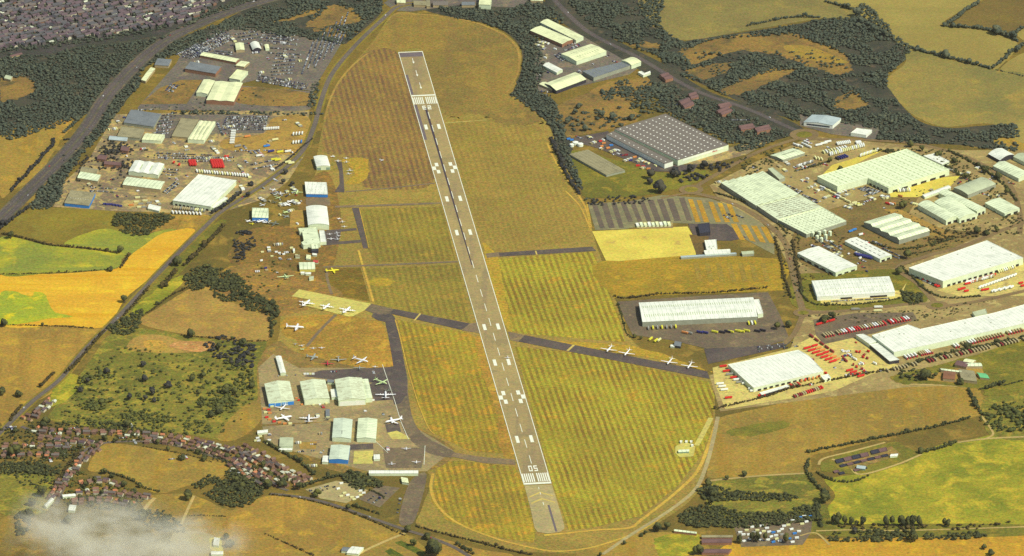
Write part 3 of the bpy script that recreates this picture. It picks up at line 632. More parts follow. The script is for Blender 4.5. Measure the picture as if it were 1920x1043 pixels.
wood('170,790 250,796 300,816 260,818 200,806', 'row of dark trees behind the village back gardens', M_tree, 6.4, (2.9, 5.2), False, keep=.7)
wood('360,908 400,888 440,878 470,892 500,905 480,935 450,950 420,945 390,930', 'dense dark village spinney beside the round field', M_tree, 5.8, (2.9, 5.4), False)
wood('640,888 665,882 700,896 718,902 712,912 690,912 680,920 650,906', 'tall dark trees beside the caravan site', M_tree, 5.8, (2.9, 5.4), False)
wood('0,868 40,864 95,872 112,880 100,890 40,884 0,888', 'dark tree belt below the village gardens', M_tree, 5.8, (2.9, 5.4), False)
wood('80,848 110,838 130,846 125,858 90,858', 'dark clump of trees among the village houses', M_tree, 5.8, (2.9, 5.4), False)
wood('250,960 300,955 345,985 340,1000 290,990 260,975', 'dark thicket below the village farm track', M_tree, 6.4, (2.9, 5.2), False, keep=.8)
wood('30,965 60,960 55,990 35,1002', 'dark clump of trees by the smoke', M_tree, 5.8, (2.9, 5.4), False)
wood('1310,918 1340,908 1400,922 1460,924 1500,930 1480,938 1400,936 1330,938', 'long dark tree belt beside the perimeter road bend', M_tree, 5.8, (2.9, 5.4), False)
wood('1270,968 1320,945 1400,960 1460,955 1520,948 1530,972 1440,985 1380,988 1300,985', 'dense dark tree belt above the container yard', M_tree, 5.8, (2.9, 5.4), False)
wood('1560,996 1600,992 1700,994 1712,1004 1690,1012 1600,1014 1555,1012', 'ragged dark tree belt along the lower stream', M_tree, 6.4, (2.9, 5.2), False, keep=.7)
wood('1560,982 1620,980 1720,982 1830,980 1900,976 1830,990 1700,992 1600,990', 'thin ragged tree row above the lower stream', M_hedge, 9, (3, 5), False, keep=.7)
wood('1738,998 1830,996 1850,1004 1800,1010 1740,1010', 'dark bushes at the end of the stream belt', M_tree, 8, (3.5, 5.5), False, keep=.8)
wood('1840,760 1930,752 1930,800 1870,808 1845,790', 'dark green scrub woodland above the pale farm track', M_bush, 9, (4, 6.5), False, keep=.7)
wood('1690,692 1745,694 1752,708 1720,714 1690,708', 'dark trees around the farm entrance', M_tree, 6.4, (2.9, 5.2), False, keep=.5)
wood('1690,536 1722,540 1732,560 1710,570 1694,562', 'dark tree clump on the bend beside the estate road', M_tree, 5.8, (2.9, 5.4), False)
wood('1700,438 1760,432 1850,426 1840,440 1740,456', 'loose trees along the road above the widest white warehouse', M_hedge, 9, (3.5, 5), False, keep=.6)
wood('1275,330 1330,310 1360,300 1380,306 1330,328 1290,342', 'dark trees along the road below the black-roofed factory', M_navy, 8, (4, 6), False, keep=.8)
wood('1105,376 1160,366 1220,372 1200,380 1120,382', 'low dark scrub above the empty car-park lanes', M_navy, 8, (3, 4.5), False, keep=.8)
wood('345,206 580,208 582,214 345,212', 'dark shelter belt between the two halves of the industrial estate', M_far, 5.8, (2.6, 4.4), False, keep=.75)
wood('580,175 592,150 600,150 590,200 580,208', 'dark hedge trees beside the lane at the estate corner', M_far, 5.8, (2.6, 4.4), False)
wood('200,265 240,268 250,282 190,290', 'dark blue trees beside the small cream-roofed unit', M_navy, 6.2, (2.6, 4.6), False, keep=.8)
wood('150,310 235,318 240,300 190,290 150,300', 'dark garden trees around the old estate offices', M_navy, 6.2, (2.6, 4.6), False, keep=.5)
wood('1060,30 1000,20 985,30 1000,60 1012,80 1030,70', 'dark trees behind the far cream warehouses', M_far, 8, (4, 6), False)
wood('376,690 420,672 470,690 476,760 440,772 400,770 370,740', 'dark thickets through the right side of the scrubland', M_bush, 8, (2.5, 5), False, gap=.02)
wood('150,700 200,690 215,740 170,770 140,740', 'dark thickets at the left of the scrubland', M_bush, 8, (2.5, 5), False, gap=.1)
wood('230,770 330,780 400,800 360,812 260,800', 'green thickets along the foot of the scrubland', M_bush, 8, (2.5, 5), False, gap=-.1)
# scrub and hillside greenery
def scrub(pts, label, n, m, r, kind='stuff'):
    P = px2(pts); xs = [p[0] for p in P]; ys = [p[1] for p in P]; out = []
    while len(out) < n:
        q = (RNG.uniform(min(xs), max(xs)), RNG.uniform(min(ys), max(ys)))
        if inside(q, P): g = G(*q); out.append((g.x, g.y, RNG.uniform(*r)))
    tag(link('scrub', scatter('scrub', out, m, sq=.6)), label, 'scrub', kind=kind)
scrub('215,650 330,660 470,690 476,760 430,815 330,806 150,790 110,780 160,700', 'low olive bushes spread thickly over the scrubland', 420, M_bush, (1.8, 5))
scrub('110,770 300,800 360,812 340,822 250,812 110,796', 'bushes along the lower edge of the scrubland', 90, M_bush, (2.5, 5))
scrub('1060,215 1200,196 1240,208 1160,240 1060,250', 'dark scrub dotted over the dry ground by the factory', 80, M_far, (3, 6))
scrub('1300,100 1560,95 1590,130 1500,125 1350,160', 'bushes on the heath clearings', 230, M_far, (1.8, 4.6))
scrub('40,790 250,800 200,832 60,830', 'garden bushes in the upper village rows', 220, M_tree, (1.8, 4))
scrub('0,800 130,826 160,846 100,864 0,862', 'garden bushes at the left of the village', 200, M_tree, (2, 4.4))
scrub('0,840 160,840 100,950 0,880', 'garden bushes between the village houses', 260, M_tree, (2, 4.2))
scrub('130,880 280,930 250,960 120,950', 'garden bushes around the lower village', 260, M_bush, (2, 4.2))
scrub('250,810 440,840 560,905 500,905 330,836 200,826', 'garden bushes along the village street', 330, M_tree, (1.8, 3.8))
scrub('500,560 560,500 480,440 460,520 440,520', 'low bushes around the scrap yard banks', 40, M_bush, (1.6, 3.4))
scrub('1450,400 1500,400 1500,560 1470,560', 'bushes along the verges of the estate spine road', 120, M_tree, (1.8, 3.6))
scrub('1700,356 1900,300 1920,420 1700,470 1620,450', 'bushes between the barrel-roofed warehouses', 190, M_tree, (1.6, 3.4))
scrub('1640,280 1780,280 1915,400 1900,430 1800,330', 'bushes along the far estate road', 240, M_tree, (2, 4))
scrub('1380,300 1500,265 1520,262 1480,300 1400,330', 'bushes along the road into the estate', 110, M_tree, (1.8, 3.6))
scrub('1500,590 1760,580 1900,550 1760,600 1640,610 1520,600', 'bushes on the verges of the lower estate road', 120, M_tree, (1.6, 3))
scrub('1690,430 1920,400 1920,440 1840,446 1720,480', 'bushes beside the road above the widest warehouse', 130, M_tree, (1.8, 3.6))
scrub('120,260 260,250 300,330 140,370 100,380', 'garden trees and bushes among the old estate offices', 120, M_navy, (2, 4.4))
scrub('260,190 350,150 460,170 580,200 450,215 280,215', 'bushes on the rough ground in the upper left estate', 60, M_far, (1.6, 3.4))
scrub('1490,430 1560,430 1640,460 1500,560 1480,500', 'low bushes beside the estate spine road', 120, M_hedge, (1.6, 3.2))
scrub('-10,0 390,-10 400,20 280,64 100,90 -10,100', 'garden trees among the hillside houses', 1900, M_far, (2.6, 5.5))
# ---------------------------------------------------------------- hedges, each one a thing
def hedge(pts, label, w=2.6, m=M_hedge, sp=2.4, cat='hedge', gaps=.06, name='hedge', tall=1.0):
    P = [G(*p) for p in catmull(px2(pts), False, 5)]; out = []
    for a, b in zip(P, P[1:]):
        n = max(1, int((b-a).length/sp))
        for k in range(n):
            if RNG.random() < gaps: continue
            q = a.lerp(b, k/n); r = w*RNG.uniform(.7, 1.25)*(1.7 if RNG.random() < .04 else 1); out.append((q.x+RNG.normal()*w*.25, q.y+RNG.normal()*w*.25, r))
    return tag(link(name, scatter(name, out, m, sq=tall)), label, cat, 'field hedges')
for h in (
    ('0,439 40,446 92,460 160,466 222,476', 'long dark hedge along the top of the yellow-green field'),
    ('243,478 236,490 226,504', 'short dark hedge closing the right end of the yellow-green field'),
    ('0,515 60,514 130,511 205,506', 'thin patchy hedge between the green and the ripe yellow field', 1.6),
    ('0,610 60,611 120,613 178,617', 'low hedge between the ripe yellow and the orange field', 1.8),
    ('420,425 396,450 366,480 345,500', 'hedge of trees along the upper lane beside the ripe field', 4),
    ('330,510 310,534 300,544', 'short stand of bushes on the lane above the track fork', 4),
    ('280,540 262,560 246,578 232,594', 'bushy hedge on the near side of the straight lane', 3),
    ('352,540 330,550 310,562 290,578 272,590', 'thin hedge along the track past the tan field', 2.2),
    ('195,622 180,640 160,662 140,686 122,702', 'dark hedge along the lane beside the scrubland', 3.2),
    ('98,702 84,718 72,728', 'dark hedge on the field side of the lower lane', 3.5),
    ('40,764 26,780 18,792', 'dark bushes on the lane near the village', 3.2),
    ('340,630 400,634 460,640 504,640', 'straight hedge along the bottom of the tan field', 1.8),
    ('508,600 510,616 508,634', 'dark bushes at the right end of the tan field', 3.5, M_tree),
    ('0,430 12,420 40,400 56,388', 'dark hedge below the dual carriageway', 4, M_navy),
    ('20,360 60,318 82,292 98,275 100,262', 'tree hedge on the field side of the dual carriageway', 4, M_navy),
    ('120,250 140,232 150,220', 'dark bushes beside the carriageway verge', 3.5, M_far),
    ('400,400 424,385 442,370 452,362', 'tall dark hedge beside the biggest white shed', 4.5, M_navy),
    ('1860,130 1820,120 1770,108 1720,95 1698,88', 'thick hedge between the pale stubble and the far meadow', 4.5, M_far),
    ('1862,128 1880,114 1900,96 1920,84', 'hedge rising from the pale stubble to the frame edge', 4, M_far),
    ('1770,49 1790,38 1810,22 1835,6', 'hedge up the left side of the dark brown field', 5, M_far),
    ('1772,50 1810,53 1850,57 1880,66 1912,80', 'hedge along the foot of the dark brown field', 5, M_far),
    ('1905,62 1920,52', 'short hedge at the corner of the dark brown field', 4, M_far),
    ('1868,132 1900,139 1920,144', 'thin hedge below the small stubble corner', 1.8, M_far),
    ('1548,4 1570,10 1600,20', 'dark hedge at the head of the pale stubble', 4, M_far),
    ('1400,50 1480,34 1540,34', 'hedge along the foot of the far olive field', 3, M_far),
    ('1033,262 1046,290 1058,318 1072,345 1088,366', 'dark strip of trees outside the runway perimeter track', 4, M_navy),
    ('1342,768 1390,756 1440,744 1480,730 1530,720', 'hedge between the lorry yard and the dry meadow', 2.6),
    ('1530,720 1600,706 1660,696 1700,690', 'hedge behind the red trailers at the yard edge', 3, M_hedge),
    ('1700,686 1780,664 1850,650 1920,634', 'dark hedge below the longest white depot', 4, M_tree),
    ('1516,862 1512,880 1516,892', 'dark hedge at the corner of the allotment', 3.6, M_tree),
    ('1516,850 1540,844 1600,832 1640,824 1700,812 1760,800 1820,784', 'long dark hedge above the allotment and pits', 3.4, M_tree),
    ('1516,890 1530,910 1548,926 1552,940', 'dark hedge running down from the allotment corner', 4, M_tree),
    ('1532,945 1534,970 1540,990', 'tall dark hedge beside the container yard gate', 4.5, M_tree),
    ('1530,886 1560,902 1600,904 1630,892', 'dark hedge curving under the allotment', 2.8, M_tree),
    ('1730,850 1760,842 1795,830', 'thick dark hedge beside the sand pit', 4.5, M_tree),
    ('1815,732 1825,750 1838,775', 'dark hedge up to the farm', 3.6, M_tree),
    ('1836,732 1860,726 1890,722 1920,714', 'hedge at the foot of the right-hand olive field', 2.4, M_tree),
    ('1850,730 1870,722 1885,718', 'dark clump in the hedge right of the farm', 5, M_tree),
    ('496,828 520,844 560,866 590,890', 'long dark conifer hedge between village and hangars', 3.4, M_tree),
    ('566,914 600,902 640,892', 'dark hedge above the caravan site', 4, M_tree),
    ('505,928 570,937 640,956 690,974 760,1006', 'clipped hedge along the lane below the caravan site', 2),
    ('660,948 690,958 716,966', 'dark hedge beside the museum car park', 2.6, M_tree),
    ('782,988 850,1006 920,1024 960,1034 1000,1042', 'hedge along the airfield boundary below the overrun', 2.6),
    ('856,1022 870,1030 890,1042', 'dark bushes beside the lane bend at the bottom', 3.6, M_tree),
    ('150,846 130,872 112,896 100,912', 'hedge and trees along the lower village street', 2.6),
    ('190,884 240,898 268,914 300,924', 'dark hedge under the round ochre field', 2.6, M_tree),
    ('270,838 300,844 360,856 400,868', 'hedge along the street above the round field', 1.8),
    ('352,968 380,967 430,970', 'thin dark hedge across the lower ochre field', 1.6),
    ('498,1002 520,1012 560,1030 590,1044', 'patchy hedge crossing the bottom field', 1.8),
    ('1150,556 1180,560 1240,552 1330,550 1380,546 1440,540', 'bushy hedge behind the ribbed white depot', 2.6, M_hedge),
    ('1158,570 1166,594 1174,624 1188,636', 'dark hedge along the left fence of the ribbed depot', 1.8, M_tree),
    ('1452,446 1462,480 1470,520 1484,560', 'dark hedge left of the estate spine road', 2.8, M_hedge),
    ('1486,452 1492,490 1500,530 1504,552', 'dark hedge right of the estate spine road', 3, M_hedge),
    ('1340,362 1400,382 1450,412 1476,440', 'clipped hedge along the road under the long pale factory', 2.6, M_tree),
    ('1352,348 1400,376 1470,416 1540,450', 'dark tree line against the long pale factory', 3, M_tree),
    ('1500,538 1506,556 1530,572 1580,572', 'dark hedge around the corner of the fluted white unit', 2.8, M_tree),
    ('1580,574 1640,568 1690,560', 'dark hedge in front of the fluted white unit', 2.4, M_tree),
    ('1626,454 1680,468 1740,462 1790,448', 'dark hedge round the four-gabled hall', 2.6, M_tree),
    ('1680,404 1720,422 1780,448', 'dark hedge right of the sandy strip', 2.4, M_tree),
    ('1640,284 1700,288 1760,306 1800,330', 'tree belt behind the long cream warehouse', 3.4, M_tree),
    ('1780,284 1830,310 1880,345 1908,380', 'tree-lined verge along the far estate road', 3, M_tree),
    ('1700,478 1740,472 1780,462', 'hedge between the road and the widest warehouse', 2, M_tree),
    ('1690,500 1710,520 1740,548 1780,560 1840,556', 'dark hedge along the bend below the widest warehouse', 2.6, M_tree),
    ('1490,322 1530,312 1560,302', 'dark hedge behind the parked lorries', 2.4, M_tree),
    ('690,918 712,928 722,936', 'short dark hedge by the museum buildings', 2.4, M_tree),
    ('585,262 560,282 540,300 510,322', 'hedge along the lane below the caravan dealer', 2, M_navy),
): hedge(*h)
# ---------------------------------------------------------------- single trees: trunk and crown
def crown_mesh(k, m):
    V, T = CROWN[k]; return trimesh('crown', V, T, m)
CM = {(k, m.name): crown_mesh(k, m) for k in range(5) for m in (M_tree, M_far, M_navy, M_bush)}
_t = MB(); _t.tube([(0, 0, 0, .09, .09), (.9, 0, 0, .05, .05)], 6)
TRK = mesh('trunk', [(v[2], v[1], v[0]) for v in _t.v], [tuple(reversed(f)) for f in _t.f], M_bark)
NTREE = [0]
def tree(px, py, rpx, label, group, m=M_tree, tall=1.0):
    r = rpx*.92; c = G(px, py+rpx*.85*tall)
    e = tag(link('tree', None, None, c), label, 'tree', group)
    tk = link('trunk', TRK, e); tk.scale = (r*1.6, r*1.6, r*1.1*tall)
    cr = link('crown', CM[(NTREE[0] % 5, m.name)], e, (0, 0, r*1.05*tall), RNG.uniform(0, 6.28)); cr.scale = (r, r, r*tall)
    NTREE[0] += 1; return e
def trees(s, label, group, m=M_tree, tall=1.0, uniq=False):
    for q in s.split():
        x, y, r = (float(a) for a in q.split(',')); tree(x, y, r, label, group, m, tall)
for s, l, g, m in (
    ('234,561,8', 'lone round tree on the lane verge beside the ripe yellow field', 'landmark trees', M_tree),
    ('225,468,7', 'dark tree on the corner of the yellow-green field hedge', 'landmark trees', M_tree),
    ('206,504,6', 'dark tree at the foot of the yellow-green field', 'landmark trees', M_tree),
    ('20,441,8', 'dark tree near the left end of the top field hedge', 'landmark trees', M_tree),
    ('6,606,8', 'dark tree where the ripe field meets the left edge', 'landmark trees', M_tree),
    ('80,609,4', 'small dark tree in the low hedge under the ripe field', 'landmark trees', M_tree),
    ('332,490,10', 'broad dark tree on the lane near the ripe field tip', 'landmark trees', M_tree),
    ('296,568,5', 'small tree beside the dry strip along the track', 'landmark trees', M_tree),
    ('458,550,7', 'bushy tree rising above the tan field belt', 'landmark trees', M_tree),
    ('356,626,9', 'dark spreading tree beside the clay workings', 'landmark trees', M_tree),
    ('436,634,4', 'narrow dark tree on the tan field hedge', 'landmark trees', M_tree),
    ('268,683,6 314,721,8 285,734,8 270,710,7 164,714,6 200,696,6 150,730,6 243,745,7 290,750,5 272,746,6', 'round dark tree standing alone in the scrubland', 'scrubland trees', M_navy),
    ('471,724,6 455,640,9 410,650,7 425,730,9 440,735,8 410,770,8 396,776,8 375,760,6 372,735,5 380,705,7 360,710,6', 'dark tree in the thicker right side of the scrubland', 'scrubland trees', M_tree),
    ('36,738,8', 'dark tree beside the path in the lower orange field', 'landmark trees', M_tree),
    ('4,734,8', 'dark tree at the left edge in the lower orange field', 'landmark trees', M_tree),
    ('86,793,10', 'large dark tree at the top of the village', 'village trees', M_tree),
    ('240,796,9', 'dark tree at the end of the village back gardens', 'village trees', M_tree),
    ('28,846,12', 'big dark tree among the left village houses', 'village trees', M_tree),
    ('28,806,6 150,838,6 216,826,5 176,838,6', 'dark tree in a village front garden', 'village trees', M_tree),
    ('196,884,6 210,892,5 178,900,6 160,910,6 206,912,5 232,908,6 250,920,6 262,910,5 190,924,5 150,932,6 228,938,6 170,944,6 206,950,7 246,946,6', 'dark tree among the lower village gardens', 'village trees', M_tree),
    ('82,922,11', 'dark round tree at the end of the lower village street', 'village trees', M_tree),
    ('60,942,8', 'dark tree left of the pale farm roof', 'village trees', M_tree),
    ('340,857,7 383,860,6 315,841,4', 'dark tree on the street above the round field', 'village trees', M_tree),
    ('100,815,5 124,806,5 146,820,5 196,822,6 228,806,5 262,822,5 296,828,5 372,845,6 402,846,5 424,856,6 446,858,6 462,846,5 478,876,6 494,870,6 508,890,6 520,884,5 536,898,6 552,900,5', 'dark tree among the houses of the village street', 'village trees', M_tree),
    ('352,929,10', 'dark tree between the two pale farm tracks', 'village trees', M_tree),
    ('455,915,9 440,900,8', 'dark tree in the village spinney', 'village trees', M_tree),
    ('502,908,9', 'dark tree at the right end of the village spinney', 'village trees', M_tree),
    ('528,905,10', 'tall dark tree beside the village close', 'village trees', M_tree),
    ('560,912,8', 'dark tree at the caravan site entrance', 'village trees', M_tree),
    ('595,926,8', 'bushy tree at the lane edge of the caravan site', 'village trees', M_bush),
    ('652,952,6', 'dark tree in the lane hedge by the caravan site', 'village trees', M_tree),
    ('765,992,7', 'dark tree at the lane junction below the overrun', 'landmark trees', M_tree),
    ('801,1004,8', 'dark tree on the lane right of the junction', 'landmark trees', M_tree),
    ('775,1018,7', 'bushy tree beside the vegetable beds', 'landmark trees', M_bush),
    ('810,1031,17', 'broad dark tree right of the vegetable beds', 'landmark trees', M_tree),
    ('425,1008,7 432,1020,8', 'dark tree beside the white barn at the bottom left', 'landmark trees', M_tree),
    ('128,972,9', 'dark tree standing in the smoke', 'landmark trees', M_tree),
    ('268,968,9', 'dark tree at the head of the left farm track', 'village trees', M_tree),
    ('1236,350,13', 'large dark tree behind the long-stay car park corner', 'landmark trees', M_navy),
    ('1219,326,11', 'dark blue-green tree below the factory scrap yard', 'landmark trees', M_navy),
    ('1218,340,7', 'dark bush on the path below the factory', 'landmark trees', M_navy),
    ('1265,322,12', 'spreading dark tree beside the factory corner road', 'landmark trees', M_navy),
    ('1295,316,9 1320,310,9', 'dark tree along the factory road', 'landmark trees', M_navy),
    ('1604,22,11', 'big dark tree at the corner of the pale stubble', 'far field trees', M_far),
    ('1614,38,8', 'dark tree just below the big corner tree', 'far field trees', M_far),
    ('1640,52,10', 'dark tree on the wood edge below the stubble', 'far field trees', M_far),
    ('1658,62,8', 'dark tree at the tip of the wood edge', 'far field trees', M_far),
    ('1773,101,9', 'larger tree in the hedge below the pale stubble', 'far field trees', M_far),
    ('1816,115,7', 'second tree in the hedge below the pale stubble', 'far field trees', M_far),
    ('1868,56,11', 'big dark tree in the hedge of the brown field', 'far field trees', M_far),
    ('1892,64,8', 'dark tree right of the big tree in the brown field hedge', 'far field trees', M_far),
    ('1908,92,7', 'dark tree at the top of the rising hedge', 'far field trees', M_far),
    ('1530,76,4 1548,80,5 1562,88,5', 'dark tree on the yellow heath clearing', 'far field trees', M_far),
    ('1086,197,7 1064,226,7 1096,240,7 1130,214,9 1148,218,8 1184,218,8 1164,236,6 1078,210,6', 'dark round tree on the dry ground by the factory', 'factory scrub trees', M_far),
    ('1320,98,4 1334,100,4 1350,100,5', 'small dark tree on the left heath clearing', 'far field trees', M_far),
    ('1196,88,6', 'dark tree beside the main road clearing', 'far field trees', M_far),
    ('1706,270,7 1730,278,7 1760,290,8 1790,300,7', 'dark tree in the belt behind the long cream warehouse', 'estate trees', M_tree),
    ('1848,318,8 1870,330,8 1888,360,7', 'dark tree on the far estate road verge', 'estate trees', M_tree),
    ('1694,384,9', 'dark tree beside the sandy strip', 'estate trees', M_tree),
    ('1850,436,7 1868,430,6 1830,432,8', 'dark tree on the road above the widest warehouse', 'estate trees', M_tree),
    ('1700,478,10', 'dark tree at the road fork left of the widest warehouse', 'estate trees', M_tree),
    ('1686,508,8', 'dark tree at the foot of the road fork', 'estate trees', M_tree),
    ('1546,596,10 1560,592,8', 'dark tree behind the red trailer line', 'estate trees', M_tree),
    ('1478,608,7 1456,612,8', 'dark tree by the depot gatehouse', 'estate trees', M_tree),
    ('1734,703,11', 'dark round tree beside the farm', 'estate trees', M_tree),
    ('1800,714,8', 'dark tree below the brown barn', 'estate trees', M_tree),
    ('1545,932,12', 'dark tree at the bottom of the allotment hedge', 'landmark trees', M_tree),
    ('1328,905,7', 'dark tree at the perimeter road junction', 'landmark trees', M_tree),
    ('1364,896,5', 'small dark tree on the pale track', 'landmark trees', M_tree),
    ('1395,889,6', 'dark bush above the pale track', 'landmark trees', M_tree),
    ('1336,922,12', 'big dark tree at the start of the perimeter belt', 'landmark trees', M_tree),
    ('1334,940,8', 'dark tree just below the perimeter belt', 'landmark trees', M_tree),
    ('1232,990,9 1250,986,8', 'dark tree outside the perimeter road bend', 'landmark trees', M_tree),
    ('1310,1032,10', 'dark tree left of the long sheds at the bottom', 'landmark trees', M_tree),
    ('1202,1003,4 1210,999,4 1170,1018,4 1126,1040,4', 'small dark bush beside the perimeter road', 'landmark trees', M_tree),
    ('1845,1026,5 1858,1036,7', 'dark bush on the bottom right field edge', 'landmark trees', M_tree),
    ('1602,996,6', 'dark green tree in the meadow below the poplars', 'landmark trees', M_navy),
    ('548,345,5 530,340,6 535,322,6', 'dark tree beside the lane above the scrap yard', 'airfield trees', M_navy),
    ('470,344,6 465,365,6', 'dark tree on the left of the lane above the scrap yard', 'airfield trees', M_navy),
    ('1190,630,4 1201,634,4', 'dark bush by the fence of the yellow lorries', 'estate trees', M_tree),
    ('515,606,6', 'dark tree right of the tan field', 'landmark trees', M_tree),
    ('500,578,10 510,570,9', 'dark tree at the end of the tan field belt', 'landmark trees', M_tree),
    ('1575,318,7 1555,300,6', 'dark tree behind the lorry park', 'estate trees', M_tree),
    ('1810,330,7 1820,340,6', 'dark tree between the two grey barrel sheds', 'estate trees', M_tree),
): trees(s, l, g, m)
# poplars along the stream and conifers in the yard: tall and narrow
for s, l, g in (('1563,975,6 1572,974,7 1584,976,6 1596,978,5 1606,980,4 1618,979,6 1660,978,6 1672,978,6 1690,978,7 1702,976,7 1712,978,7 1722,978,6 1770,980,5 1778,982,5', 'dark spire-shaped poplar in the row above the lower stream', 'stream poplars'),
                ('1386,1010,6', 'tall dark conifer beside the long sheds', 'yard conifers'), ('1410,1008,6 1420,1009,6 1434,1008,5', 'tall dark conifer in front of the container yard', 'yard conifers'), ('1474,1010,6', 'tall dark conifer between the blue vans', 'yard conifers'), ('1712,1004,9', 'tallest dark tree on the lower stream belt', 'stream poplars')):
    trees(s, l, g, M_tree, 1.7)
# ================================================================ BUILDINGS
R_white = roofmat('roof_white', (236, 249, 206), 8, .16, .12); R_cream = roofmat('roof_cream', (232, 234, 172), 7, .2, .14)
R_lime = roofmat('roof_lime', (228, 242, 184), 7, .34, .16); R_aged = roofmat('roof_aged', (220, 228, 180), 6, .2, .24, (150, 140, 100), sc=.09)
R_grey = roofmat('roof_grey', (190, 196, 150), 2.5, .14, .14); R_slate = roofmat('roof_slate', (122, 126, 120), 3, .12, .14); R_blue = roofmat('roof_bluegrey', (176, 188, 176), 3, .1, .12)
R_mint = roofmat('roof_mint', (210, 220, 182), 6, .24, .12); R_dark = roofmat('roof_dark', (124, 114, 96), 4, .12, .12, (100, 90, 80)); R_black = roofmat('roof_black', (58, 56, 62), 3, .1, .1); R_brown = roofmat('roof_brown', (142, 96, 62), 1.2, .16, .16)
R_grid = roofmat('roof_panelled', (228, 242, 182), 9, .3, .07, (160, 170, 120)); R_tan = roofmat('roof_tan', (158, 148, 104), 2.2, .2, .2); R_red = roofmat('roof_rust', (118, 88, 78), 1.5, .1, .16)
W_lit = mat('wall_pale', (214, 224, 176), .6, .08, .12); W_wht = mat('wall_white', (232, 240, 204), .6, .06, .12); W_gry = mat('wall_grey', (150, 152, 124), .7, .1, .12); W_brk = mat('wall_brick', (150, 108, 78), .9, .14, .4)
W_blu = mat('wall_blue', (56, 128, 190), .5, .1, .15); W_drk = mat('wall_dark', (58, 54, 58), .7, .12, .2); W_grn = mat('wall_green', (128, 150, 122), .6, .1, .2); W_yel = mat('wall_yellow', (216, 204, 100), .6, .1, .2); W_tan = mat('wall_tan', (176, 156, 108), .8, .1, .2)
D_glass = mat('rooflight', (150, 156, 112), .25, .1, .5, spec=.5); D_pale = mat('rooflight_pale', (244, 248, 206), .3, .06, .5); D_dark = mat('opening_dark', (52, 46, 44), .5, .2, .3); D_lime = mat('rooflight_lime', (176, 190, 128), .3, .1, .4)
D_red = mat('panel_red', (206, 66, 48), .5, .1, .3); D_win = mat('window_band', (70, 76, 80), .2, .15, .5, spec=.6)
BFOOT = []
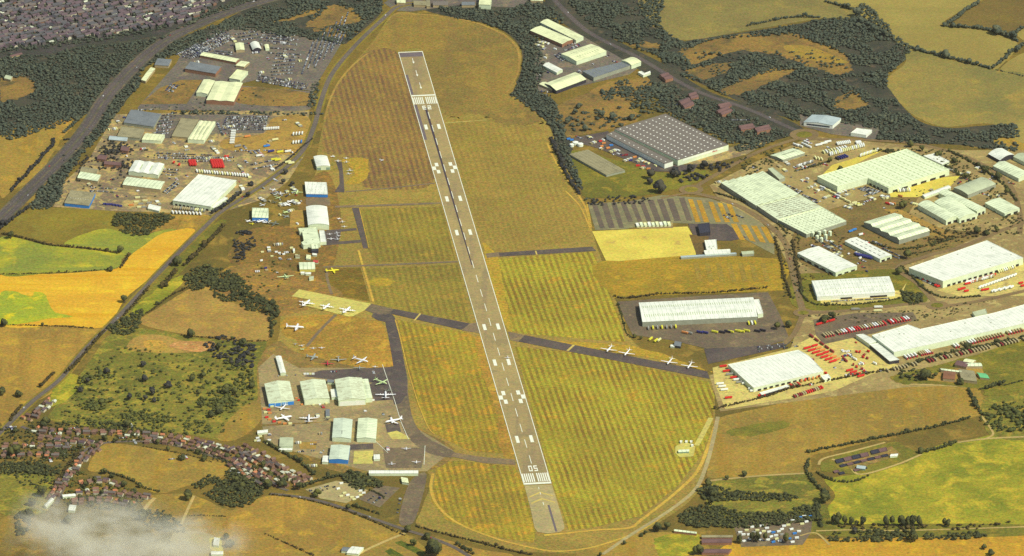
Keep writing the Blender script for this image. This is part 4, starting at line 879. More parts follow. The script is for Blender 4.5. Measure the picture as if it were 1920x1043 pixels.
def bld(name, label, cat, abc, h, roof='f', R=R_white, Wm=W_lit, n=1, rise=None, sky=(), doors=(), extra=None, group=None, over=.35):
    """abc: three eaves corners in the picture (ridge along A-B); h: eaves height in metres"""
    q = px2(abc); A, B, Cc = (G(x, y, h) for x, y in q[:3]); Dd = A+Cc-B
    if (B-A).cross(Dd-A).z < 0:
        A, B, Cc, Dd = B, A, Dd, Cc
        doors = [({0: 0, 1: 3, 2: 2, 3: 1}[d[0]], 1-d[2], 1-d[1])+tuple(d[3:]) for d in doors]; sky = [(r[0], r[1], 1-r[3], 1-r[2])+tuple(r[4:]) for r in sky]
    BFOOT.append([(v.x, v.y) for v in (A, B, Cc, Dd)])
    O = Vector((A.x, A.y, 0)); rz = math.atan2(B.y-A.y, B.x-A.x); ca, sa = math.cos(-rz), math.sin(-rz)
    loc = lambda v: (ca*(v.x-O.x)-sa*(v.y-O.y), sa*(v.x-O.x)+ca*(v.y-O.y))
    e1 = Vector(loc(B)); e2 = Vector(loc(Dd)); L, Wd = e1.length, e2.length
    e = tag(link(name, None, None, O, rz), label, cat, group)
    if rise is None: rise = {'f': .0, 'g': Wd/n*.11, 'b': Wd/n*.2, 's': Wd/n*.14}[roof]
    if roof == 'f': prof = [(0, 0), (1, 0)]
    elif roof == 'g': prof = [p for k in range(n) for p in ((k/n, 0), ((k+.5)/n, rise))]+[(1, 0)]
    elif roof == 's': prof = [p for k in range(n) for p in ((k/n, 0), ((k+.78)/n, rise))]+[(1, 0)]
    else: prof = [((k+j/8)/n, rise*math.sin(math.pi*j/8)**.8) for k in range(n) for j in range(8)]+[(1, 0)]
    P = lambda s, t, z: (e1.x*s+e2.x*t, e1.y*s+e2.y*t, z)
    w = MB(); m = len(prof)
    for s in (0, 1):
        w.add([P(s, 0, 0)]+[P(s, t, h+z) for t, z in prof]+[P(s, 1, 0)], [tuple(range(m+2))])
    for t in (0, 1): w.add([P(0, t, 0), P(1, t, 0), P(1, t, h), P(0, t, h)], [(0, 1, 2, 3)])
    w.obj('wall', Wm, e)
    so, to = over/L, over/Wd; r = MB()
    pr = [(prof[0][0]-to, prof[0][1])]+prof[1:-1]+[(1+to, prof[-1][1])]
    top = .38
    r.loft([[P(s, t, h+z+top) for t, z in pr]+[P(s, t, h+z+.04) for t, z in reversed(pr)] for s in (-so, 1+so)])
    if roof == 'f':      # parapet kerb
        for (s0, s1, t0, t1) in ((-so, 1+so, -to, to*.4), (-so, 1+so, 1-to*.4, 1+to), (-so, so*.4, to*.4, 1-to*.4), (1-so*.4, 1+so, to*.4, 1-to*.4)):
            r.add([P(s, t, h+zz) for zz in (top+.003, top+.55) for s, t in ((s0, t0), (s1, t0), (s1, t1), (s0, t1))], [(4, 5, 6, 7), (0, 1, 5, 4), (1, 2, 6, 5), (2, 3, 7, 6), (3, 0, 4, 7)])
    ro = r.obj('roof', R, e)
    def zt(t):
        for (t0, z0), (t1, z1) in zip(prof, prof[1:]):
            if t0 <= t <= t1: return z0+(z1-z0)*(t-t0)/(t1-t0), math.atan2(z1-z0, (t1-t0)*Wd)
        return 0, 0
    cnt = 0
    for (t, num, s0, s1, ln, wd, mm) in sky:       # rooflights: rows at t, num along s, each wd (along ridge) x ln (down slope)
        z, sl = zt(t); k = MB(); c, s_ = math.cos(sl), math.sin(sl)
        k.add([(x, y*c, y*s_+zz) for zz in (0, .16) for x, y in ((-wd/2, -ln/2), (wd/2, -ln/2), (wd/2, ln/2), (-wd/2, ln/2))], [(4, 5, 6, 7), (0, 1, 5, 4), (1, 2, 6, 5), (2, 3, 7, 6), (3, 0, 4, 7)])
        me = mesh('rooflight', k.v, k.f, mm)
        for i in range(num):
            if cnt >= 100: break
            s = s0+(s1-s0)*(i+.5)/num; p = P(s, t, h+z+top+.004); link('rooflight', me, e, p); cnt += 1
    ED = ((0, 0, 1, 0), (1, 0, 1, 1), (1, 1, 0, 1), (0, 1, 0, 0))
    for (ei, f0, f1, z0, z1, mm, nm) in doors:
        s0, t0, s1, t1 = ED[ei]; a = Vector(P(s0, t0, 0)); b = Vector(P(s1, t1, 0)); d = b-a; nr = Vector((d.y, -d.x, 0)).normalized()*.14
        p, q2 = a+d*f0, a+d*f1; k = MB(); base = [p, q2, q2+nr, p+nr]
        k.add([(v.x, v.y, zz) for zz in (z0, z1) for v in base], [(3, 2, 1, 0), (4, 5, 6, 7), (0, 1, 5, 4), (1, 2, 6, 5), (2, 3, 7, 6), (3, 0, 4, 7)]); k.obj(nm, mm, e)
    return e
def pbld(name, label, cat, pts, h, R=R_white, Wm=W_lit, ref=(0, 1), sky=None, doors=(), vents=0, group=None):
    """flat-roofed building of any outline; pts: eaves outline in the picture"""
    W_ = [G(x, y, h) for x, y in px2(pts)]
    if sum(a.x*b.y-b.x*a.y for a, b in zip(W_, W_[1:]+W_[:1])) < 0: W_.reverse(); ref = (len(W_)-1-ref[1], len(W_)-1-ref[0]); doors = [((len(W_)-2-d[0]) % len(W_), 1-d[2], 1-d[1])+tuple(d[3:]) for d in doors]
    BFOOT.append([(v.x, v.y) for v in W_])
    O = Vector((W_[0].x, W_[0].y, 0)); d = W_[ref[1]]-W_[ref[0]]; rz = math.atan2(d.y, d.x); M = Matrix.Rotation(-rz, 3, 'Z')
    L = [(M@(v-O)).xy for v in W_]; e = tag(link(name, None, None, O, rz), label, cat, group)
    w = MB(); w.poly(L, 0, h); w.obj('wall', Wm, e)
    r = MB(); r.poly(L, h+.01, h+.4); n = len(L)
    for i in range(n):                              # parapet
        a, b = Vector(L[i]), Vector(L[(i+1) % n]); u = (b-a).normalized(); nr = Vector((-u.y, u.x))
        p = [a-nr*.12, b-nr*.12, b+nr*.45, a+nr*.45]; r.add([(v.x, v.y, z) for z in (h+.403+.004*i, h+.95+.004*i) for v in p], [(4, 5, 6, 7), (0, 1, 5, 4), (1, 2, 6, 5), (2, 3, 7, 6), (3, 0, 4, 7)])
    r.obj('roof', R, e)
    if sky:
        dx, dy, wx, wy, mm, mx = sky; xs = [v[0] for v in L]; ys = [v[1] for v in L]; k = MB(); k.box(-wx/2, wx/2, -wy/2, wy/2, 0, .3); me = mesh('rooflight', k.v, k.f, mm); pts_ = []
        y = min(ys)+dy*.6
        while y < max(ys):
            x = min(xs)+dx*.6
            while x < max(xs):
                if all(inside((x+ox, y+oy), [tuple(v) for v in L]) for ox in (-wx, wx) for oy in (-wy, wy)): pts_.append((x, y))
                x += dx
            y += dy
        pts_.sort(key=lambda p: p[1]); keep = pts_[:100] if mx is None else pts_[:mx]
        for x, y in keep: link('rooflight', me, e, (x, y, h+.41))
        rest = pts_[len(keep):]
        if rest:
            k2 = MB()
            for x, y in rest: k2.box(x-wx/2, x+wx/2, y-wy/2, y+wy/2, h+.41, h+.71)
            tag(k2.obj('rooflights', mm, e), kind='stuff')
    rng = random.Random(len(label)); xs = [v[0] for v in L]; ys = [v[1] for v in L]; c = 0
    vm = MB(); vm.box(-1, 1, -.8, .8, 0, 1.1, 0, .15, .15); vme = mesh('roof_vent', vm.v, vm.f, W_gry)
    while c < vents:
        x, y = rng.uniform(min(xs), max(xs)), rng.uniform(min(ys), max(ys))
        if all(inside((x+ox, y+oy), [tuple(v) for v in L]) for ox in (-4, 4) for oy in (-4, 4)): link('roof_vent', vme, e, (x, y, h+.42)); c += 1
    for (ei, f0, f1, z0, z1, mm, nm) in doors:
        ei %= n; a = Vector((*L[ei], 0)); b = Vector((*L[(ei+1) % n], 0)); d = b-a; nr = Vector((d.y, -d.x, 0)).normalized()*.14
        p, q2 = a+d*f0, a+d*f1; k = MB(); base = [p, q2, q2+nr, p+nr]
        k.add([(v.x, v.y, zz) for zz in (z0, z1) for v in base], [(3, 2, 1, 0), (4, 5, 6, 7), (0, 1, 5, 4), (1, 2, 6, 5), (2, 3, 7, 6), (3, 0, 4, 7)]); k.obj(nm, mm, e)
    return e
def bays(ei, n, z1, mm=None, nm='loading_door', a=.04, b=.96, fill=.6, z0=.3):
    return [(ei, a+(b-a)*(k+.5-fill/2)/n, a+(b-a)*(k+.5+fill/2)/n, z0, z1, mm or D_dark, nm) for k in range(n)]
WH, HG = 'warehouse', 'hangar'
# ---- right-hand estate
pbld(WH, 'largest pale panelled warehouse with stepped left end in the upper estate', WH, '1532.5,331.5 1700,279.8 1780,318.5 1666,353.5 1627.5,334.8 1570,350.5', 11, R_grid, W_lit, (0, 1), (14, 11, 1.4, 6, D_lime, None), bays(3, 5, 4)+bays(2, 6, 4.5)+[(1, .1, .9, 7.5, 9, W_gry, 'wall_band')])
pbld('courtyard_office', 'white square office block round a dark courtyard behind the panelled warehouse', 'office', '1731,293 1752,288.5 1780,303 1766,309', 6, R_white, W_lit, (0, 1), None, [(2, .05, .95, 2, 4, D_win, 'window_band')], 2)
fb = bld('factory', 'long pale factory with sawtooth upper bays and dark rooftop ducts beside the hedge', 'factory', '1352,343 1418,386 1499,365.5', 9, 's', R_lime, W_gry, 6, None, [(.12, 9, .05, .95, 5, 1.2, D_glass), (.3, 9, .05, .95, 5, 1.2, D_glass)])
pbld('factory', 'flat pale factory hall crossed by dark ducts below the sawtooth bays', 'factory', '1419.5,386.5 1500,366 1541,389 1458,412.5', 8, R_aged, W_gry, (0, 1), (12, 8, 9, .8, D_dark, None), (), 8)
pbld('factory', 'lower flat factory hall with rows of vents at the tank end', 'factory', '1459.5,413 1542,389.5 1587,415 1512,440', 7, R_lime, W_gry, (0, 1), (9, 9, 2, 2, D_glass, None), (), 6)
pbld('factory_annex', 'dull grey flat block at the upper end of the long sawtooth factory', 'annex', '1440,317 1449,315 1472,333 1461,337', 7, R_grey, W_gry)
for i, (x, y) in enumerate(((1524, 440), (1532, 446), (1540, 450), (1548, 444), (1556, 438), (1536, 438), (1546, 436))):
    t = MB(); n = 14; t.loft([[(r*math.cos(2*math.pi*k/n), r*math.sin(2*math.pi*k/n), z) for k in range(n)] for r, z in ((3.3, 0), (3.3, 8), (1.6, 9.2), (.2, 9.5))]); c = G(x, y+4)
    o = tag(link('storage_tank', None, None, c), 'pale round storage tank in the cluster at the end of the long factory', 'tank', 'storage tanks'); t.obj('shell', W_lit, o)
    t = MB(); t.box(-.3, .3, -3.7, -3.3, 0, 8.6); t.obj('ladder', W_gry, o)
bld('hall', 'pale hall with four curved gables facing the lower left', 'hall', '1620,417 1677,400 1743,433', 9, 's', R_lime, W_gry, 4, 3.2, [(.06, 9, .3, .9, 5, 1.1, D_glass), (.31, 10, .2, .95, 5, 1.1, D_glass), (.56, 11, .15, .95, 5, 1.1, D_glass), (.81, 12, .1, .9, 5, 1.1, D_glass)], [(1, .2, .5, 1, 3, D_win, 'window_band'), (1, .3, .7, 5, 6, W_wht, 'canopy')])
bld(WH, 'long pale barrel-roofed warehouse at the back of the pair', WH, '1760,362 1832,397 1848,391', 9, 'b', R_lime, W_lit, 1, 3, (), bays(1, 2, 5))
bld(WH, 'front pale barrel-roofed warehouse of the pair', WH, '1721,384 1774,414 1797,407', 9, 'b', R_lime, W_lit, 1, 4, (), bays(1, 2, 5))
bld(WH, 'middle pale barrel-roofed warehouse joined to the front one', WH, '1752,379 1799,411 1832,402', 9, 'b', R_lime, W_lit, 1, 4.5, (), bays(1, 3, 5))
pbld(WH, 'widest white flat-roofed warehouse above the red and white trailers', WH, '1704,503 1850.5,451.7 1918.6,484 1768,528', 13, R_white, W_lit, (0, 1), (40, 26, 2.2, .8, D_glass, 24), bays(2, 14, 4.5)+bays(3, 6, 3.5), 5)
bld(WH, 'white shallow-pitched warehouse left of the blue lorries', WH, '1535,462 1607,498.5 1567,511.5', 8, 'g', R_white, W_lit, 1, 1.6, [(.25, 6, .05, .95, 4, 1.1, D_lime), (.75, 6, .05, .95, 4, 1.1, D_lime)], bays(2, 5, 4)+bays(1, 3, 3))
bld(WH, 'narrow white warehouse with two rows of dark roof slots beside the blue lorries', WH, '1606,445 1672,478.5 1650,486', 7, 'g', R_white, W_lit, 1, 1.4, [(.3, 7, .06, .94, 1.3, 7, D_dark), (.72, 7, .06, .94, 1.3, 7, D_dark)], bays(1, 2, 4))
bld('industrial_unit', 'white fluted unit with rows of small rooflights by the roundabout', 'warehouse', '1522,527 1667,518.5 1678,548', 8, 'g', R_white, W_wht, 1, 1.8, [(.12, 26, .08, .95, 3, 1.2, D_lime), (.36, 26, .08, .95, 3, 1.2, D_lime), (.62, 26, .08, .95, 3, 1.2, D_lime), (.86, 22, .08, .95, 3, 1.2, D_lime)], [(2, .02, .98, 4.6, 7.6, W_wht, 'fascia'), (2, .55, .7, .3, 3.6, D_dark, 'loading_door'), (2, .1, .32, .3, 3.6, D_dark, 'loading_door')])
bld(WH, 'long white depot with two rows of ribbed rooflights and yellow lorries at its docks', WH, '1198,568 1412,558 1420,594', 9, 'g', R_white, W_gry, 1, 2.2, [(.27, 50, .02, .97, 11, 1.0, D_lime), (.72, 50, .02, .97, 11, 1.0, D_lime)], bays(0, 22, 5.5, fill=.8))
pbld('depot_annex', 'small white block at the right end of the ribbed depot', 'annex', '1413,563 1423,562 1431,588 1421,590', 7, R_white, W_lit)
pbld(WH, 'longest white depot lined with red trailers running to the right frame edge', WH, '1635,629.5 1702.5,609.5 1726,618 1866,587 1920,572 2010,552 2030,580 1920,607 1800,634 1676,661', 10, R_white, W_lit, (2, 3), (26, 30, 2, 1, D_lime, 20), (), 14)
pbld('loading_canopy', 'white sloping loading canopy at the near corner of the longest depot', 'canopy', '1631,647 1646,644 1686,675 1668,678', 6, R_white, W_drk, (1, 2))
pbld('depot_annex', 'small white stepped block at the left end of the longest depot', 'annex', '1605,628.5 1619,627 1646,640 1630,646', 6.5, R_white, W_lit, (1, 2))
pbld('roof_plant', 'pale square block behind the longest depot', 'annex', '1823,586 1848,580 1851,588 1828,593', 5, R_grey, W_lit)
pbld(WH, 'broad white warehouse with red lorries along its lower wall at the yard corner', WH, '1365,684.5 1497,657 1510,664 1520,671 1544,696.5 1413,728', 8, R_white, W_lit, (0, 1), (11, 22, .9, 9, D_pale, 40), bays(4, 9, 4, a=.2))
pbld('loading_canopy', 'white canopy along the lower wall of the broad yard warehouse', 'canopy', '1424,737 1476,722 1480,725 1428,741', 4.5, R_white, W_drk)
pbld('depot_office', 'small pale office at the right corner of the broad yard warehouse', 'office', '1539,706 1553,702 1558,709 1545,713', 5, R_white, W_lit, (0, 1), None, [(3, .1, .9, 1.5, 3.2, D_win, 'window_band')])
bld('barrel_shed', 'bright white barrel-vaulted shed at the top right of the estate', 'shed', '1853,289 1875,301 1901,290.5', 6, 'b', R_white, W_drk, 1, 4)
bld(WH, 'pale pitched warehouse cut by the right frame edge behind the road', WH, '1862,311.5 1910,335 1932,326', 7, 'g', R_lime, W_lit)
bld(WH, 'dull pale warehouse at the frame edge beside the barrel-vaulted shed', WH, '1900,294 1930,309 1948,302', 7, 'g', R_grey, W_lit)
bld(WH, 'grey curved-roof warehouse on the far side of the estate road', WH, '1788,352.5 1840,332.5 1867,345.5', 7, 'b', R_grey, W_gry, 1, 2.4, (), bays(1, 2, 4))
bld(WH, 'pale pitched warehouse nearest the far estate road', WH, '1875,371 1912,391 1884,401', 7, 'g', R_lime, W_lit, 1, 2, (), bays(1, 2, 4))
bld('office_block', 'small pale depot with a ribbed rooflight strip inside the lorry park', 'depot', '1445,291.5 1486,278.5 1509,287', 5, 'g', R_lime, W_gry, 1, 1.6, [(.5, 12, .25, .8, 5, 1, D_glass)])
bld('long_shed', 'long low white shed in front of the panelled warehouse', 'shed', '1729,366 1778,348 1783,352', 4, 'g', R_white, W_lit, 1, 1)
bld('office_block', 'blue-grey roofed office with a pale entrance wing by the far roundabout', 'office', '1507,229 1523,215.5 1577,222', 7, 'g', R_blue, W_wht, 1, 2.5, (), [(3, .1, .9, 2, 5, D_win, 'window_band')])
pbld('shed', 'bright white flat shed right of the blue-grey office', 'shed', '1595,250 1607,241 1635,244.5 1624,254', 5, R_white, W_wht)
pbld('factory', 'huge dark-roofed factory dotted with rows of white rooflights', 'factory', '1152,243 1248,214 1366,272 1271,301', 11, R_dark, W_lit, (1, 2), (10.5, 15, 2.6, 2.6, D_pale, None), [(2, .1, .9, 7, 10.6, W_wht, 'wall_band'), (2, .22, .32, 6, 9.5, D_red, 'sign_panel')], 4)
pbld('factory_annex', 'lower dark-roofed strip along the left side of the huge factory', 'factory', '1137,253 1151,246.5 1262,303 1246,308', 9, R_dark, W_wht, (1, 2), (14, 20, 2.2, 2.2, D_pale, None))
bld('shed', 'low ribbed brown-grey shed on the grass below the huge factory', 'shed', '1103,281.5 1172,320 1137,328.5', 4, 'g', R_tan, W_gry, 5, 1.2)
# ---- far business park
bld(WH, 'long cream warehouse nearest the main road in the far business park', WH, '1027,36 1094,69 1080,75.5', 7, 'g', R_cream, W_lit, 1, 1.8)
bld(WH, 'cream warehouse just left of the long one in the far business park', WH, '1014,49 1074,74.5 1054,83', 7, 'g', R_cream, W_brk, 1, 1.8)
bld(WH, 'cream warehouse with a dark red end wall in the far business park', WH, '1052,101.5 1108,83 1137,96.5', 8, 'g', R_cream, W_lit, 1, 1.8, [(.3, 9, .15, .9, 5, 1.1, D_glass), (.7, 9, .15, .9, 5, 1.1, D_glass)], [(1, .0, .55, .5, 7.8, D_red, 'wall_panel')])
bld('industrial_unit', 'small white unit in the middle of the far business park', 'warehouse', '1029,117.5 1055,131 1044,136.5', 5, 'g', R_white, W_lit)
pbld(WH, 'slate-grey flat warehouse in the far business park', WH, '1092,134.5 1166,117 1182,123 1113,146', 7, R_slate, W_gry, (0, 1), (12, 12, 1.2, 4, D_glass, 20))
bld('barrel_shed', 'cream barrel-roofed block at the end of the slate-grey warehouse', 'shed', '1165,114 1183,107.5 1202,116', 8, 'b', R_cream, W_lit, 1, 2.5)
bld(WH, 'cream ribbed warehouse with a triangular porch nearest the runway belt', WH, '1022,157 1078,136 1099,149', 7, 'g', R_cream, W_drk, 1, 3, [(.25, 12, .2, .95, 6, 1, D_glass)])
bld('shed', 'small cream lean-to beside the ribbed porch warehouse', 'shed', '1011,158 1040,170 1052,166', 4, 'g', R_cream, W_tan)
pbld('office_block', 'small pale L-shaped office by the main road', 'office', '1196,136 1203,134 1209,138 1219,134 1220,137 1206,142', 4, R_white, W_lit)
for abc, l in (('1290,176 1304,172 1310,182', 'purple-roofed business unit nearest the main road'), ('1272,190 1290,183 1302,196', 'largest dark red business unit among the trees'), ('1236,140 1250,136 1262,146', 'dark purple office behind the slate-grey warehouse'), ('1342,208 1362,200 1374,208', 'orange-walled business unit with two bays'),
               ('1384,236 1410,232 1416,240', 'left curved red-roofed office by the roundabout'), ('1414,240 1440,234 1446,242', 'right curved red-roofed office by the roundabout'), ('1345,196 1366,192 1372,199', 'grey-roofed business unit under the main road')):
    bld('office_block', l, 'office', abc, 6, 'g', R_red, W_brk, 2, 2, (), [(0, .1, .9, 1, 4.5, D_win, 'window_band')])
bld('office_block', 'cream-topped white block at the far end of the runway', 'office', '900,-6 898,9 920,10', 9, 'f', R_cream, W_lit)
for abc, l, R in (('776,2 800,3 800,10', 'low tan block with dark windows at the far runway end', R_tan), ('812,3 840,3 840,10', 'dull brown block at the far runway end', R_dark), ('744,-2 760,-1 760,6', 'small pale shed by the far road junction', R_cream), ('995,-6 1018,-5 1018,2', 'pale roofed building at the top edge above the tree belt', R_cream), ('866,4 890,4 890,10', 'grey low building between the cream block and the junction', R_slate), ('800,1 806,1 806,12', 'narrow yellow kiosk at the far runway end', R_tan)):
    bld('low_building', l, 'building', abc, 5, 'g', R, W_tan, 1, 1.2, (), [(0, .1, .9, 1, 3, D_win, 'window_band')])
# ---- car park and terminal apron
pbld('storage_block', 'black cube-like shed beside the yellow apron', 'shed', '1308,421 1330,418.5 1332,436 1312,438', 6, R_black, W_drk, (0, 1))
pbld('terminal_office', 'white square office at the corner of the yellow apron', 'office', '1321,451.5 1343,450 1345,468 1325,469.5', 5, R_white, W_wht, (0, 1), None, (), 3)
pbld('terminal_office', 'long low white office in front of the square one', 'office', '1320,470.5 1369,468 1370,475.5 1322,478', 4, R_white, W_lit, (0, 1), (5, 40, 3, 1, D_lime, 8))
pbld('long_shed', 'thin pale canopy along the lower edge of the yellow apron', 'shed', '1276,481 1380,474.5 1381,477 1277,484', 3, R_blue, W_gry)
pbld('shed', 'grey flat shed at the car park exit', 'shed', '1390,472.5 1413,471 1414,476 1392,478', 4, R_grey, W_gry)
for i in range(9):
    x = 1192+i*7.4; bld('container', 'pale portable cabin in the row above the yellow apron', 'container', f'{x},{419-i*.25-(i%2)} {x+5},{418.6-i*.25-(i%2)} {x+7},{424-i*.2}', 2.6, 'f', (R_white, R_lime, R_cream)[i % 3], W_lit, group='portable cabins')
# ---- left column of hangars
gd = [(1, .02, .3, .2, 5, W_grn, 'hangar_door'), (1, .32, .68, .2, 5.2, W_lit, 'hangar_door'), (1, .7, .98, .2, 5, W_grn, 'hangar_door')]
bld(HG, 'white barrel-roofed hangar with green doors nearest the runway end', HG, '588,294 594,313 619,312', 7, 'b', R_white, W_lit, 1, 2, (), gd)
bld(HG, 'flat white hangar with speckled roof and blue front wall', HG, '574,364 614.5,365 612,343', 6, 'f', R_white, W_blu, 1, None, [(t, 6, .1, .95, 1.2, 1.2, D_glass) for t in (.15, .38, .6, .82)], [(0, .02, .95, .2, 5.5, W_blu, 'hangar_door')])
bld(HG, 'tall white barrel-roofed hangar beside the yellow plot', HG, '574,388 578,422.5 617,422.5', 9, 'b', R_white, W_lit, 1, 3, (), [(1, .05, .95, .2, 8, R_lime, 'hangar_door')])
pbld(HG, 'pale cross-shaped flat hangar joined to a control tower', HG, '559.5,429 594,427 601,457.5 581,459 569,461 565,455.5 570,452.5 566.5,435 562,435.5', 7, R_lime, W_lit, (1, 2), None, (), 4)
pbld('hangar_annex', 'white annex on the right of the cross-shaped hangar', 'annex', '598.5,433 608,433 612,453.5 601,454.5', 6, R_white, W_lit, (1, 2))
tw = pbld('control_tower', 'pale tower with dark glazed sides below the cross-shaped hangar', 'control tower', '583,459 597,458.5 597,466.5 584,467', 9, R_lime, W_drk, (0, 1), None, [(k, .05, .95, 5, 8, D_win, 'window_band') for k in range(4)], 1)
bld('workshop', 'pale green workshop with a yellow front below the control tower', 'workshop', '562,505.5 591,505 589.5,492', 5, 'g', R_lime, W_yel, 1, 1)
bld('workshop', 'pale ribbed workshop with blue side wall in the scrap aircraft yard', 'workshop', '473,390 503,391 503,409', 7, 'g', R_lime, W_blu, 3, 1.2, [(.5, 8, .1, .9, 2, 1, D_glass)])
for abc, l, R, h in (('586,475 594,476 594,479', 'small white store in front of the control tower', R_white, 3), ('554,478 562,478 562,482', 'orange cabin below the control tower', R_tan, 3), ('575,478 583,479 582,486', 'yellow store below the control tower', R_cream, 3), ('588,488 597,489 596,493', 'red shed beside the yellow-fronted workshop', roofmat('roof_red', (196, 74, 62), 1, .1, .1), 3), ('549,467 552,466 553,471', 'narrow white hut left of the control tower', R_white, 3.5), ('580,519 588,518 588,523', 'pale green hut below the yellow-fronted workshop', R_grey, 3), ('564,510 571,510 571,513', 'white hut at the foot of the yellow-fronted workshop', R_white, 3), ('573,511 583,511 583,514', 'white trailer-like hut beside the foot of the workshop', R_white, 3)):
    bld('hut', l, 'hut', abc, h, 'g', R, W_lit, 1, .6)
# ---- bottom hangars
bd = [(1, .0, .24, .2, 6.6, W_blu, 'hangar_door'), (1, .26, .48, .2, 6.2, W_blu, 'hangar_door'), (1, .5, .72, .2, 6.4, mat('wall_sky', (96, 150, 190), .5), 'hangar_door'), (1, .74, 1, .2, 6.6, W_blu, 'hangar_door')]
bld(HG, 'aged white hangar with blue doors at the left of the lower row', HG, '496,720 504,756 551,751', 8, 'g', R_aged, W_lit, 1, 3.4, (), bd)
bld(HG, 'ribbed pale hangar in the middle of the lower row', HG, '562.5,716 571,751 618,747.5', 9, 'g', R_aged, W_lit, 1, 3, [(.3, 5, .2, .9, 3, 1, D_lime)], [(1, .04, .96, .2, 7.5, R_lime, 'hangar_door')])
bld(HG, 'largest white hangar with a sooty roof patch in the lower row', HG, '628,712 635,752 686,749', 10, 'g', R_aged, W_lit, 1, 3.4, (), [(1, .04, .96, .2, 8.5, W_wht, 'hangar_door')])
bld(HG, 'narrow white lean-to on the right of the largest lower hangar', HG, '678,712 686,747.5 698,746.5', 8, 'g', R_lime, W_lit, 1, .8, (), [(1, .1, .9, .2, 6, W_lit, 'hangar_door')])
bld('shed', 'small bright white shed between the two lower hangars', 'shed', '620,731 622,745.5 633,744.5', 5, 'f', R_white, W_lit)
bld('long_shed', 'long white shed standing end-on above the blue-doored hangar', 'shed', '517,668.5 526,700 536,699.5', 5, 'g', R_white, W_lit, 1, 1)
bld(HG, 'pale grey hangar with a dark roof line, left of a matching pair', HG, '626,785 623,821 658,823', 7, 'g', R_mint, W_lit, 1, 2, [(.5, 1, .55, .95, .8, 14, D_dark)], [(1, .05, .95, .2, 5.5, W_lit, 'hangar_door')])
bld(HG, 'pale green hangar, right of a matching pair', HG, '672,785 669,822 704.5,823.5', 7, 'g', R_lime, W_lit, 1, 2, (), [(1, .05, .95, .2, 5.5, W_lit, 'hangar_door')])
k8 = bld(HG, 'grey hangar with a bright blue front and white lettering', HG, '621,835 617,861.5 652.5,863', 7, 'g', R_mint, W_blu, 1, 1.6, (), [(1, .0, 1, .2, 6.8, W_blu, 'hangar_door')])
bld('long_shed', 'very long low white building below the small aircraft park', 'museum', '692,882.5 784,882.5 784,888', 4.5, 'g', R_white, W_lit, 1, 1.2, (), bays(0, 16, 2.6, D_win, 'window', fill=.5, z0=1))
for abc, l, R, h in (('525,821 524,838 549,838', 'greenish flat workshop on the left apron', R_grey, 4), ('606,855 604,866.5 615,867', 'small white cube store left of the blue-fronted hangar', R_white, 4), ('701,853 712,852.5 712,861', 'small white cabin right of the yellow plot', R_white, 3.5), ('523,841 548,841 548,844', 'low white trailer row under the greenish workshop', R_white, 3), ('752,895 764,897 766,906', 'cream lodge beside the museum drive', R_cream, 4), ('611,768 618,768 618,780', 'blue-grey container left of the matching hangars', R_slate, 3), ('614,712 626,713 626,718', 'dark blue store behind the largest lower hangar', R_slate, 4), ('483,808 502,806 502,811', 'white shed by the trees left of the apron', R_white, 3)):
    bld('hut', l, 'hut', abc, h, 'g', R, W_lit, 1, .5)
# ---- left industrial estate
bld(WH, 'biggest bright white warehouse in the left industrial estate', WH, '324,376.5 395,388 443,339', 9, 'f', R_white, W_lit, 1, None, [(.5, 3, .1, .9, 3, 1, D_lime)], bays(0, 9, 4))
bld('warehouse_annex', 'white strip annex at the lower right of the biggest warehouse', 'annex', '395,389 401,391 427,372', 5, 'f', R_white, W_lit)
bld(WH, 'cream warehouse with two dark rooflight strips in the left estate', WH, '241,322 253,301.5 308,308', 7, 'g', R_white, W_lit, 3, 1.8, [(.33, 1, .1, .9, 2.2, 26, D_lime), (.66, 1, .1, .9, 2.2, 26, D_lime)])
bld(WH, 'pale green long warehouse below the striped cream one', WH, '230,346.5 301,355.5 309,341', 7, 'g', R_lime, W_tan, 1, 1.6)
bld('industrial_unit', 'pale unit among dark trees beside the carriageway belt', 'warehouse', '145,334 183,340.5 189,329', 6, 'f', R_lime, W_tan)
bld('industrial_unit', 'small tan-roofed unit behind the pale one by the carriageway belt', 'warehouse', '150,322 180,327 185,318', 5, 'g', R_tan, W_tan)
bld(WH, 'brown-grey roofed warehouse with bright blue walls', WH, '121,381 167,386 179,362', 6, 'g', R_tan, W_blu, 4, .9, [(.4, 8, .1, .9, 2, 1, D_pale)])
bld('industrial_unit', 'small cream unit at the top of the tarmac yard', 'warehouse', '266,262 302,264.5 309,253', 6, 'g', R_cream, W_lit, 1, 1)
bld(WH, 'cream warehouse with slanting dark roof stripes', WH, '352,261.5 374,227 404,229', 7, 'g', R_cream, W_lit, 4, .9, [(.25, 1, .15, .85, 1.8, 44, D_glass), (.5, 1, .15, .85, 1.8, 44, D_glass), (.75, 1, .15, .85, 1.8, 44, D_glass)])
bld('industrial_unit', 'flat tan annex left of the stripe-roofed warehouse', 'warehouse', '322,256 340,222 372,225', 4, 'f', R_tan, W_tan)
bld(WH, 'largest cream warehouse of the upper left estate with seamed roof', WH, '387,188 404,153 455,156', 8, 'g', R_cream, W_brk, 2, 1.4)
bld(WH, 'narrow cream warehouse joined to the left of the seamed one', WH, '368,174 382,149.5 403,152', 7, 'g', R_cream, W_lit, 1, 1.6)
bld('industrial_unit', 'small cream gridded unit above the seamed warehouse', 'warehouse', '430,147 445,131 465,134.5', 6, 'f', R_cream, W_lit)
bld(WH, 'blue-grey roofed warehouse in the upper left estate', WH, '347,129 404,138.5 415,125.5', 7, 'g', R_slate, W_brk, 2, 1.2)
